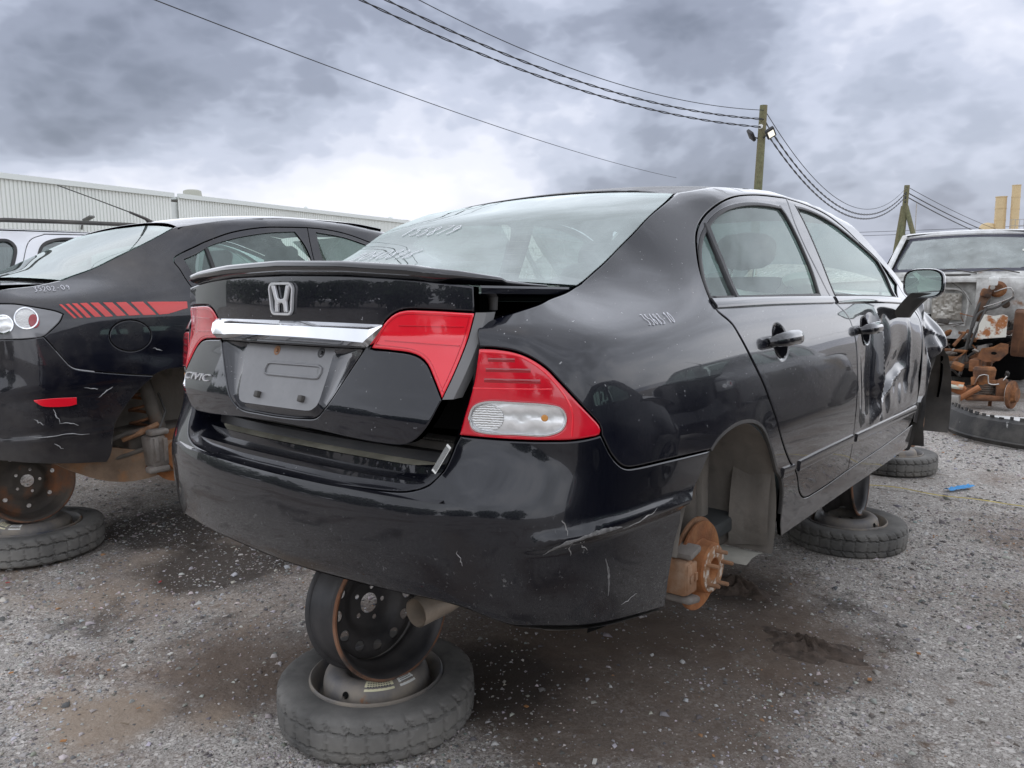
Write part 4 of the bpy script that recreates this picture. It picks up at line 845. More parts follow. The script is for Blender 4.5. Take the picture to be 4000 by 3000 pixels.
def build_glasshouse(C_):
    # roof
    e = [(float(CIV(np.array([u]), np.array([z]))[0][0])-.003, y) for y, (u, z) in ((y, rail_pt(y)) for y in (1.15, 1.3, 1.5, 1.9, 2.3, 2.6))]
    ro = loop([(0, 1.258), (.25, 1.240), (.42, 1.212), (e[0][0], 1.165)], [(e[0][0], 1.165)]+e[1:], [(e[-1][0], 2.6), (.35, 2.74), (0, 2.79)], [(0, 2.79), (-.35, 2.74), (-e[-1][0], 2.6)], [(-x, y) for x, y in e[1:][::-1]]+[(-e[0][0], 1.165)], [(-e[0][0], 1.165), (-.42, 1.212), (-.25, 1.240), (0, 1.258)])
    panel('roof', ROOF, ro, M_roofp, C_, res=.03, gap=.006, bev=.006, lip=.02)['label'] = 'black roof with peeling clear coat'
    # black drip channel under the roof seam
    for k in (1, -1):
        mb = MB(); mb.grid([[np.array([(CIV(np.array([u]), np.array([z]))[0][0]+d)*k, CIV(np.array([u]), np.array([z]))[0][1], z-.014]) for d in (-.03, .02)] for u, z in crom(DITCH, .04)]); mb.build('roof_channel', M_trim, C_)
    # rear window with printed black border and heating wires
    ED = [(0.6155, 0.0), (0.6086, 0.076), (0.6021, 0.152), (0.5961, 0.227), (0.5901, 0.303), (0.5847, 0.379), (0.582, 0.455), (0.5816, 0.53), (0.5811, 0.606), (0.5786, 0.682), (0.5736, 0.758), (0.5659, 0.833), (0.5553, 0.909), (0.543, 0.985)]
    outl = loop([(-ED[0][0],.0),(ED[0][0],.0)], ED, [ED[-1],(.30,.99),(0,.992),(-.30,.99),(-ED[-1][0],ED[-1][1])], [(-x,v) for x,v in ED[::-1]])
    innr = loop([(-.50,.06),(.50,.06)], [(.50,.06),(.535,.12),(.530,.25),(.518,.45),(.506,.70),(.488,.86),(.455,.915)], [(.455,.915),(.25,.93),(0,.935),(-.25,.93),(-.455,.915)], [(-.455,.915),(-.488,.86),(-.506,.70),(-.518,.45),(-.530,.25),(-.535,.12),(-.50,.06)])
    rw = panel('rear_window', BACKL, outl, M_glassr, C_, res=.05, gap=.004, bev=.002, lip=.005)
    panel('printed_border', BACKL, outl, M_gloss, rw, holes=[innr], res=.05, gap=.005, bev=.001, lip=.001, off=-.004)
    mb = MB()
    for i in range(13):
        v = .10+i*.063; w_ = float(np.interp(v, [.1, .5, .9], [.525, .51, .45])); P = BACKL(np.linspace(-w_, w_, 25), np.full(25, v)); mb.tube([tuple(p-np.array([0, 0, .004])) for p in P], .0006, 4)
    mb.build('heating_wires', mat('heater_wire', (.25, .16, .10), rough=.6), rw)
    writing('marker_writing', BACKL, '155879', -.435, .555, .30, .080, M_white, rw, r=.0012, off=.003, seed=2, dv=(.12, 1), du=(1, -.18))
    writing('marker_writing', BACKL, '2040846', -.515, .310, .37, .095, M_white, rw, r=.0012, off=.003, seed=3, dv=(.10, 1), du=(1, -.13))
    # windscreen, cowl, bonnet, nose
    def ws(x, v):
        return np.stack([x, 2.79+.78*v-.20*(x/.7)**2*(1-.2*v), 1.35-.36*v-.06*v*(v-1)*-1-.02*(x/.6)**2], -1)
    WS = FnSurf(ws)
    panel('windscreen', WS, loop([(-.57,.0),(0,.0),(.57,.0)], [(.57,.0),(.69,.5),(.74,1.)], [(.74,1.),(0,1.),(-.74,1.)], [(-.74,1.),(-.69,.5),(-.57,0)]), M_glass, C_, res=.08, gap=.003, bev=.002, lip=.005)
    def hd(x, y): return np.stack([x, y+0*x, .985-.10*np.clip((y-3.5)/.85, 0, 1)**1.6-.20*np.clip((y-4.1)/.35, 0, 1)**2-.055*(x/.7)**2-.05*(x/.74)**6], -1)
    panel('hood', FnSurf(hd), loop([(-.74,3.36),(0,3.56),(.74,3.36)], [(.74,3.36),(.76,3.8),(.70,4.2)], [(.70,4.2),(.4,4.36),(0,4.42),(-.4,4.36),(-.70,4.2)], [(-.70,4.2),(-.76,3.8),(-.74,3.36)]), M_paint, C_, res=.07)
    nose = loop([(4.62,.72),(4.8,.66),(5.1,.62),(5.45,.62),(5.56,.62)], [(5.56,.62),(5.56,.25)], [(5.56,.25),(5.1,.24),(4.68,.24)], [(4.68,.24),(4.64,.45),(4.62,.72)])
    nose = np.clip(nose, None, [CIV.L-.03, 2])
    for k in (1, -1): panel('front_bumper', CIV, nose, M_bump, C_, res=.06, side=k)
    # dark inner shell behind the panel gaps
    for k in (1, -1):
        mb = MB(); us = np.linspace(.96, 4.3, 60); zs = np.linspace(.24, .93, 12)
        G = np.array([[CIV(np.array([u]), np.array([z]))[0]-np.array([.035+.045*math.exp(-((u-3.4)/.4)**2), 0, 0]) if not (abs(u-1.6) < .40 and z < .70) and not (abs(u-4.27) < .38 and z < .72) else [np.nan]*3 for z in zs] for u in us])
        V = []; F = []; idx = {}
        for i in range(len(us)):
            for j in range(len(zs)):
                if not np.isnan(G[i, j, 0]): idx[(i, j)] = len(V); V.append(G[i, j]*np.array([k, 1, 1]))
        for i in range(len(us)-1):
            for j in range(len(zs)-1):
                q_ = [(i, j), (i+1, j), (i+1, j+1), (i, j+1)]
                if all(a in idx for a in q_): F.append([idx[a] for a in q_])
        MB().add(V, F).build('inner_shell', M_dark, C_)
    # cabin: floor, parcel shelf, seats, dash, wheel, headlining
    MB().box((0, 2.2, .26), (1.45, 2.3, .05), bev=.01).build('cabin_floor', M_inner, C_)
    mb = MB(); mb.grid([[(-.60, .52, 1.0), (.60, .52, 1.0)], [(-.60, .98, .985), (.60, .98, .985)], [(-.60, 1.02, .5), (.60, 1.02, .5)]]); mb.build('parcel_shelf', M_inner, C_)
    mb = MB(); mb.grid([[(x, y, ROOF(np.array([x]), np.array([y]))[0][2]-.035) for x in np.linspace(-.55, .55, 9)] for y in np.linspace(1.25, 2.7, 10)]); mb.build('headlining', M_head, C_)
    def seatback(x, y, w_, z0, z1, rec, name, hr=True, dep=.14):
        T_ = TR((x, y, z0), (-rec, 0, 0)); h = z1-z0; rows = []
        for i, t in enumerate(np.linspace(0, 1, 14)):
            ww = w_/2*(1-.16*t**3)*(1 if t < .95 else .86); dd = dep/2*(1-.35*t)
            rows.append([(ww*math.copysign(abs(math.cos(a))**.5, math.cos(a)), dd*math.copysign(abs(math.sin(a))**.6, math.sin(a)), h*t) for a in np.linspace(0, 2*math.pi, 29)])
        rows.append([(0, 0, h*1.02)]*29)
        mb = MB(); mb.grid(rows, T=T_); s_ = fixn(mb.build(name, M_seat, C_))
        if hr:
            mb = MB(); rows = []
            for t in np.linspace(-1, 1, 11):
                c = math.sqrt(max(0, 1-abs(t)**3.0)); rows.append([(.135*c*math.copysign(abs(math.cos(a))**.6, math.cos(a)), .05*c*math.sin(a)-.02, h+.12+.085*t) for a in np.linspace(0, 2*math.pi, 25)])
            mb.grid(rows, T=T_); hr_ = fixn(mb.build('headrest', M_seat, s_))
            mb = MB()
            for q in (-.05, .05): mb.tube([(q, -.01, h-.03), (q, -.01, h+.06)], .006, 6, T=T_)
            mb.build('headrest_post', M_satin, hr_)
        return s_
    for x in (-.36, .36): seatback(x, 1.98, .52, .50, 1.07, -.35 if False else .28, 'front_seat')
    seatback(0, 1.16, 1.24, .48, .97, .42, 'rear_seat', hr=False, dep=.16)
    for x in (-.36, .36):
        mb = MB(); rows = []
        for t in np.linspace(-1, 1, 11):
            c = math.sqrt(max(0, 1-abs(t)**3.0)); rows.append([(x+.135*c*math.copysign(abs(math.cos(a))**.6, math.cos(a)), .98+.05*c*math.sin(a), 1.045+.075*t) for a in np.linspace(0, 2*math.pi, 25)])
        mb.grid(rows); fixn(mb.build('headrest', M_seat, C_))
    MB().box((0, 1.50, .48), (1.04, .50, .16), bev=.05).build('rear_cushion', M_seat, C_)
    MB().box((0, 3.15, .86), (1.36, .55, .20), bev=.07).build('dashboard', M_inner, C_)
    mb = MB(); mb.lathe([(.185+.014*math.cos(a), .014*math.sin(a)) for a in np.linspace(0, 2*math.pi, 9)[:-1]], 32, T=TR((-.36, 2.70, .90), (math.radians(-62), 0, 0)), close=True); mb.box((0, 0, 0), (.33, .05, .02), T=TR((-.36, 2.70, .90), (math.radians(-62), 0, 0))); mb.build('steering_wheel', M_inner, C_)
    # deployed side airbag hanging inside the right-hand windows
    rows = []; rnd = np.random.RandomState(5)
    for i, t in enumerate(np.linspace(0, 1, 26)):
        y = 1.62+.62*t; top = 1.06-.05*math.sin(t*5)-.07*abs(t-.45)
        rows.append([(.60+.05*math.sin(9*t+5*u)+.03*math.sin(17*u+6*t), y+.02*math.sin(12*u), .70+(top-.70)*u) for u in np.linspace(0, 1, 16)])
    mb = MB(); mb.grid(rows); mb.build('side_airbag', M_bag, C_)
    # door mirror
    for k in (1, -1):
        T_ = TR((k*.945, 2.735, 1.022), (0, 0, k*math.radians(-8)))
        rows = []
        for t, sc_ in ((0, 1), (.012, 1.03), (.03, 1.0), (.06, .86), (.085, .62), (.10, .30), (.104, .02)):
            rows.append([(k*p[0]*sc_, t-.01, p[1]*sc_) for p in ell((0, 0), .084, .064, 36, 3.2)]+[(k*ell((0, 0), .084, .064, 36, 3.2)[0][0]*sc_, t-.01, ell((0, 0), .084, .064, 36, 3.2)[0][1]*sc_)])
        rows.insert(0, [(p[0]*.90, -.006, p[2]*.90) for p in rows[0]]); rows.insert(0, [(p[0]*.98, .006, p[2]*.98) for p in rows[0]])
        mb = MB(); mb.grid(rows, T=T_); mi = fixn(mb.build('door_mirror', M_gloss, C_, angle=50))
        mb = MB(); pl = ell((0, 0), .0755, .0575, 36, 3.2); mb.add([(0, -.010, 0)]+[(k*x, -.0098, z) for x, z in pl], [(0, i+1, (i+1) % 36+1) for i in range(36)], T=T_); fixn(mb.build('mirror_glass', M_mirror, mi))
        rows = [[(k*(.845+.095*t+a*.034*(1+.2*t)), 2.79-.05*t+b*.022, .868+.112*t**.8) for a, b in ((-1, -1), (1, -1), (1.2, 0), (1, 1), (-1, 1), (-1.2, 0), (-1, -1))] for t in np.linspace(0, 1, 7)]
        mb = MB(); mb.grid(rows); fixn(mb.build('mirror_arm', M_plast, mi))
def build_running_gear(C_):
    MB().box((0, 1.95, .205), (1.40, 2.7, .05), bev=.02).build('floor_pan', M_under, C_)
    MB().box((0, .40, .33), (.92, .42, .16), bev=.05).build('spare_well', M_under, C_)
    # rear wheelhouses
    for k in (1, -1):
        mb = MB(); rows = []
        for a in np.linspace(math.radians(-22), math.radians(172), 40):
            r_ = .345; y = .93+r_*math.cos(a); z = .31+r_*math.sin(a)
            rows.append([(k*x, .93+(r_+d)*math.cos(a), .31+(r_+d)*math.sin(a)) for x, d in ((.855, -.004), (.83, .0), (.62, .012), (.55, .0))])
        mb.grid(rows); c_ = [(k*.55, .93+.345*math.cos(a), .31+.345*math.sin(a)) for a in np.linspace(math.radians(-22), math.radians(172), 30)]
        mb.add([(k*.55, .93, .40)]+c_, [(0, i+1, i+2) for i in range(29)]); wh = fixn(mb.build('wheelhouse', M_liner, C_))
        # folded splash guard and inner pillar seen in the arch
        mb = MB(); mb.grid([[(k*(.845-.13*t), 1.262+.02*t-.035*math.sin(q*2.2)-.05*max(0, t-.6), .50-.29*q-.02*t) for t in np.linspace(0, 1, 8)] for q in np.linspace(0, 1, 9)]); mb.build('splash_guard', M_liner, wh)
        mb = MB(); mb.grid([[(k*(.835-.26*t), 1.09+.14*(1-q)-.03*t*q, .185+.012*math.sin(q*3)-.0*t) for t in np.linspace(0, 1, 6)] for q in np.linspace(0, 1, 4)]); mb.build('guard_flap', mat('pale_dusty_plastic', (.30, .29, .25), rough=.9, var=.25, bump=.2), wh)
        mb = MB(); mb.tube([(k*.66, 1.02, .17), (k*.64, 1.04, .58)], .042, 12); mb.tube([(k*.66, 1.02, .14), (k*.65, 1.03, .38)], .026, 10); mb.build('damper', M_under, C_)
        mb = MB(); mb.tube([(k*(.60+.045*math.cos(a)), 1.10+.045*math.sin(a), .20+a*.0105) for a in np.linspace(0, 6.28*5.5, 90)], .007, 6); mb.build('coil_spring', M_under, C_)
        mb = MB(); mb.tube([tuple(p) for p in crom([(k*.70, .86, .24), (k*.68, .80, .34), (k*.60, .84, .46), (k*.56, .95, .50)], .02)], .006, 6); mb.build('brake_hose', M_plast, C_)
        MB().box((k*.60, 1.20, .36), (.10, .06, .34), bev=.02).build('frame_upright', M_liner, wh)
        mb = MB(); mb.tube([(k*.30, .90, .22), (k*.70, .94, .17)], .022, 8); mb.tube([(k*.35, 1.10, .25), (k*.70, .98, .24)], .018, 8); mb.tube([(k*.60, 1.35, .24), (k*.70, .96, .20)], .028, 8); mb.build('suspension_arm', M_under, C_)
        hx, hy, hz = .80, .935, .215; T_ = TR((k*hx, hy, hz), (0, k*math.pi/2, 0))
        mb = MB(); mb.lathe([(.070, -.052), (.131, -.052), (.1325, -.050), (.1325, -.044), (.131, -.042), (.084, -.042), (.080, -.044), (.077, -.040), (.074, -.006), (.070, -.001), (.031, 0), (.030, -.004), (.029, -.03), (.0, -.03)], 56, T=T_); ro = fixn(mb.build('brake_disc', M_rust, C_, angle=30))
        mb = MB(); mb.lathe([(.034, .0005), (.068, .0005), (.0685, -.002)], 40, T=T_); mb.build('hub_face', mat('flaking_hub', (.30, .16, .08), rough=.85, var=.3, bump=.4, layers=[((.62, .57, .50), .9, 40, .55, .04, .8, 0, {})]), ro)
        for i in range(5):
            a = 2*math.pi*i/5+.45; mb = MB(); mb.lathe([(.0, .036), (.0050, .036), (.0062, .033), (.0062, 0)], 10, T=T_ @ TR((.0525*math.cos(a), .0525*math.sin(a), 0))); mb.build('wheel_stud', M_rustl, ro)
        # caliper straddling the rear of the disc
        mb = MB(); mb.box((k*.742, hy-.128, hz+.006), (.092, .050, .105), bev=.014); mb.box((k*.783, hy-.118, hz+.004), (.016, .058, .088), bev=.006); mb.tube([(k*.67, hy-.13, hz+.0), (k*.73, hy-.13, hz+.0)], .028, 14)
        for q in (-.012, .016): mb.box((k*.7925, hy-.118+q, hz+.006), (.006, .014, .022))
        cal = mb.build('brake_caliper', M_rustl, C_)
        for q in (-1, 1):
            mb = MB(); mb.box((k*.755, hy-.108, hz+.006+q*.070), (.085, .070, .022), bev=.010, rot=(q*.2, 0, 0)); mb.build('caliper_bracket', M_greyiron, cal)
        mb = MB(); mb.lathe([(.138, -.062), (.142, -.064), (.142, -.058), (.07, -.070)], 40, T=T_, a0=1.8, a1=5.2); mb.build('dust_shield', M_rustl, C_)
    # exhaust
    mb = MB(); mb.tube([(.366, .150, .236), (.370, .25, .240), (.36, .40, .250), (.34, .55, .26)], [.037, .037, .032, .028], 24, caps=False); mb.tube([(.366, .151, .236), (.370, .25, .240)], .0345, 20, caps=False); ex = mb.build('exhaust_tip', mat('heat_tinted_steel', (.60, .52, .43), rough=.38, metal=.7, var=.2, layers=[((.35, .27, .20), .7, 14, .58, .1, .5, .3, {})]), C_)
    mb = MB(); mb.lathe([(.0, -.20), (.09, -.20), (.10, -.19), (.10, .19), (.09, .20), (.0, .20)], 24, T=TR((.30, .56, .28), (0, math.pi/2, 0), (1, 1, 1))); mb.build('silencer', M_under, C_)
    # front wheelhouse liners, struts and mud flaps
    for k in (1, -1):
        mb = MB(); rows = []
        for a in np.linspace(math.radians(-30), math.radians(205), 34):
            ru = .335+.006*math.sin(a*14); rows.append([(k*x, 3.62+ru*math.cos(a)*1.03, .32+ru*math.sin(a)) for x in (.87, .80, .62, .50)])
        mb.grid(rows); mb.build('wheel_liner', M_plast, C_)
        mb = MB(); mb.grid([[(k*(.50+.0*t), 3.62+.40*math.cos(a)*t, .32+.40*math.sin(a)*t) for t in (0, .5, 1)] for a in np.linspace(math.radians(-30), math.radians(205), 24)]); mb.build('inner_wing', M_under, C_)
        rows = []
        for q in np.linspace(0, 1, 9):
            z = .42-.25*q; rows.append([(k*(.868-.03*q-.02*q*q-x), 3.215+.03*math.sin(q*2)+dy, z) for x, dy in ((.0, 0), (.004, .008), (.06, .014), (.13, .012), (.134, .0), (.06, -.002), (.0, -.004))])
        rows.append([(p[0]*.99, p[1], p[2]-.008) for p in rows[-1]])
        mb = MB(); mb.grid(rows); fixn(mb.build('mud_flap', M_plast, C_))
        mb = MB(); mb.tube([(k*.60, 3.62, .30), (k*.56, 3.62, .80)], .05, 12); mb.lathe([(.0, -.02), (.14, -.02), (.14, .0), (.07, .03), (.0, .03)], 32, T=TR((k*.76, 3.62, .25), (0, k*math.pi/2, 0))); mb.build('front_strut', M_rustl, C_)
# ---------------------------------------------------------------- spare wheels and bare steel rims used as props
M_tyre = mat('dusty_tyre_rubber', (.050, .049, .047), rough=.85, bump=.12, bump_scale=120, var=.15, layers=[((.25, .24, .22), .92, 5, .47, .20, .78, 0, dict(detail=8)), ((.30, .27, .22), .95, 2.2, .60, .12, .5, 0, dict(z=(0, .09)))])
M_rimblk = mat('black_rim_enamel', (.014, .015, .018), rough=.42, spec=.5, rough_var=.1, layers=[((.16, .14, .12), .85, 6, .50, .2, .5, 0, {}), ((.28, .095, .03), .9, 7, .74, .02, .8, 0, dict(detail=8)), ((.05, .05, .055), .5, 3, .5, .2, .5, 0, {})])
M_rimrst = mat('rust_edged_rim', (.05, .04, .035), rough=.7, layers=[((.32, .12, .045), .9, 9, .50, .12, .9, 0, {}), ((.20, .16, .13), .9, 5, .56, .12, .6, 0, {})])
M_spare = mat('spare_disc_enamel', (.075, .08, .095), rough=.42, layers=[((.34, .29, .225), .9, 6, .48, .16, .8, 0, dict(detail=9)), ((.30, .12, .04), .9, 8, .67, .03, .8, 0, {})])
M_yel = mat('yellowed_label', (.66, .62, .42), rough=.8, var=.15)
def tyre_mesh(R=.300, r0=.197, W=.130):
    """compact spare: two zig-zag grooves and cut shoulders, lying flat with its axis upright"""
    zz = np.concatenate([[0, .004], np.linspace(.012, W-.012, 30), [W-.004, W]]); n = 288; V = []; F = []
    side = [(r0, .018), (r0+.006, .008), (r0+.03, .001), (r0+.06, .0)]
    prof_lo = [(r0-.004, .030)]+side; prof_hi = [(r, W-z) for r, z in prof_lo[::-1]]
    P = len(prof_lo)+len(zz)+len(prof_hi)
    for i in range(n):
        a = 2*math.pi*i/n; ring = [(r, z) for r, z in prof_lo]
        for z in zz:
            t = (z-W/2)/(W/2); rr = R-.006*abs(t)**2.5-(.020*max(0, (abs(t)-.86)/.14)**2)
            zig = .0022*(1 if (i//3) % 2 else -1)
            for g in (.29, .71):
                if abs(z-W*g-zig) < .0028: rr -= .0085
            ph = (i+int(abs(t)*7)*(1 if t > 0 else -1)) % 9
            if abs(t) > .40 and ph in (0, 1) and abs(t) < .98: rr -= .0070
            if abs(t) < .38 and (i % 9) == 5 and abs(t) > .06: rr -= .0050
            ring.append((rr, z))
        ring += prof_hi
        V += [(r*math.cos(a), r*math.sin(a), z) for r, z in ring]
    for i in range(n):
        j = (i+1) % n
        for q in range(P-1): F.append((i*P+q, j*P+q, j*P+q+1, i*P+q+1))
    return mesh('tyre', V, F, True, 40)
def arc_patch(r0, r1, a0, a1, zf, n=16, dz=.0012):
    rows = []
    for a in np.linspace(a0, a1, n): rows.append([(r*math.cos(a), r*math.sin(a), zf(r)+dz) for r in np.linspace(r0, r1, 4)])
    return rows
SP_PROF = [(.205, .118), (.2035, .128), (.199, .131), (.194, .127), (.190, .114), (.183, .100), (.179, .085), (.174, .078), (.168, .078), (.164, .090), (.161, .116), (.155, .137), (.144, .150), (.126, .156), (.106, .153), (.090, .143), (.080, .126), (.068, .118), (.034, .118), (.032, .110), (.031, .080)]
def spz(r): a = np.array(SP_PROF[9:]); return float(np.interp(r, a[::-1, 0], a[::-1, 1]))
TYRE = None
def spare_wheel(loc, label, rz=0, tilt=(0, 0), sc=1.0, labels=True):
    global TYRE
    t = thing('spare_wheel', label, 'wheel', loc, rz, 'spare wheels laid flat as props'); t.rotation_euler = (tilt[0], tilt[1], rz); t.scale = (sc,)*3
    if TYRE is None: TYRE = tyre_mesh(); TYRE.materials.append(M_tyre)
    link('tyre', TYRE, None, t)
    if labels:
        for i, ch in enumerate('TEMPORARY'):
            a = 2.75-.085*i; T_ = Matrix.Rotation(a, 4, 'Z') @ Matrix.Translation((.228, 0, .1297)) @ Matrix.Rotation(math.pi/2, 4, 'Z') @ Matrix.Diagonal((-1, -1, 1, 1))
            text_mesh('sidewall_letter', ch, M_tyre, t, T_, size=(.015, .022), extrude=.0012)
    mb = MB(); mb.lathe(SP_PROF, 72); ds = fixn(mb.build('wheel_disc', M_spare, t, angle=40))
    for i in range(5):
        a = 2*math.pi*i/5; mb = MB(); mb.lathe([(0, .0), (.008, .0)], 12, T=TR((.050*math.cos(a), .050*math.sin(a), .1188))); mb.build('bolt_hole', M_dark, ds)
    mb = MB(); mb.lathe([(0, 0), (.010, 0), (.0105, .001)], 16, T=TR((0, -.1595, .128), (math.radians(68), 0, 0))); mb.build('valve_hole', M_dark, ds)
    mb = MB(); mb.lathe([(0, .016), (.0032, .016), (.0034, 0)], 8, T=TR((0, -.160, .124), (math.radians(80), 0, 0))); mb.build('valve', M_satin, ds)
    if labels:
        for (a0, a1, m2) in ((-1.22, -.62, M_yel), (-.50, -.12, M_lab)):
            mb = MB(); mb.grid(arc_patch(.118, .152, a0, a1, spz), flip=True); lb = fixn(mb.build('paper_label', m2, ds))
            mb = MB()
            for q in range(4):
                for c in range(9):
                    aa = a0+.05+(a1-a0-.1)*(c+.08)/9; ab = aa+(a1-a0-.1)/9*.7
                    mb.grid(arc_patch(.123+.0065*q, .126+.0065*q, aa, ab, spz, 3, .002), flip=True)
            pr = fixn(mb.build('label_print', M_ink, lb)); pr['kind'] = 'stuff'
    return t
def rim(loc, rot, label, disc_z=.035, holes=12, dish=1, m_=None, hole_r=.0165, lug=.050):
    """bare steel wheel, axis along local z; opening towards +z"""
    m_ = m_ or M_rimblk
    t = thing('steel_rim', label, 'wheel rim', loc, 0, 'bare steel rims standing as props'); t.rotation_euler = rot
    W = .165
    pr = [(.2005, .000), (.205, .003), (.206, .008), (.203, .012), (.194, .014), (.190, .022), (.186, .040), (.180, .050), (.168, .060), (.166, .085), (.170, .096), (.184, .110), (.187, .135), (.191, .148), (.200, .152), (.206, .156), (.2065, .161), (.203, .165), (.198, .164), (.188, .155), (.184, .140), (.181, .112), (.167, .099), (.162, .086), (.164, .060), (.177, .048), (.182, .040), (.186, .020), (.191, .010), (.2005, .000)]
    mb = MB(); mb.lathe(pr, 72); ba = fixn(mb.build('barrel', m_, t, angle=50))
    def dz(x, y):
        r = np.hypot(x, y); return np.stack([x, y, disc_z+dish*pchip([0, .03, .07, .085, .105, .135, .155, .17], [0, 0, 0, .008, .022, .026, .018, .012], r)], -1)
    hs = [ell((0, 0), .031, .031, 28)]+[ell((lug*math.cos(2*math.pi*i/5+.3), lug*math.sin(2*math.pi*i/5+.3)), .0078, .0078, 12) for i in range(5)]
    hs += [ell((.128*math.cos(2*math.pi*i/holes), .128*math.sin(2*math.pi*i/holes)), hole_r, hole_r, 18) for i in range(holes)]
    o = panel('disc', FnSurf(dz), ell((0, 0), .1665, .1665, 80), m_, t, holes=hs, gap=0, bev=.0015, lip=.004, res=.014)
    mb = MB(); mb.lathe([(.2072, .156), (.2076, .161), (.2038, .1658), (.198, .1648)], 72); mb.build('flange_edge', M_rimrst, t)
    return t
def build_props():
    spare_wheel((-.060, .382, 0), 'dusty spare wheel with two paper labels, flat on the gravel below the black sedan bumper', rz=.25, sc=1.01)
    rim((-.118, .385, .342), (0, math.radians(84), math.radians(-6)), 'black steel rim with round holes standing on the nearest spare wheel under the bumper')
    spare_wheel((.61, 2.92, 0), 'grey spare wheel flat under the sill of the black sedan, white gravel beyond', rz=1.3, sc=.94, labels=False)
    rim((.49, 2.98, .325), (0, math.radians(86), math.radians(4)), 'dark steel rim with bright inner face standing under the black sedan sill', holes=10, m_=M_rimblk)
    spare_wheel((.40, 4.72, 0), 'small tyre lying flat beyond the mud flap, farthest of the spare wheels', rz=.4, sc=.94, labels=False)
    mb = MB(); mb.lathe([(.0, .17), (.075, .168), (.085, .155), (.09, .10), (.0, .10)], 28, T=TR((.40, 4.70, .0))); mb.tube([(.36, 4.66, .15), (.35, 4.5, .50)], .03, 10)
    tag(mb.build('wheel_hub', M_rust, None), 'rusty hub resting on the tyre beyond the mud flap', 'hub')
    spare_wheel((-2.62, .35, 0), 'worn spare wheel with yellow label flat under the dark striped sedan', rz=-.6, sc=1.06)
    rim((-2.70, .335, .350), (0, math.radians(82), math.radians(-4)), 'brown dusty steel rim standing under the bumper of the striped sedan', disc_z=.105, dish=-1, holes=7, hole_r=.011, m_=M_rimrst2, lug=.057)
M_rimrst2 = mat('dusty_brown_rim', (.032, .028, .026), rough=.75, layers=[((.17, .14, .11), .9, 4, .48, .2, .7, 0, {}), ((.30, .12, .05), .9, 6, .60, .08, .8, 0, {})])
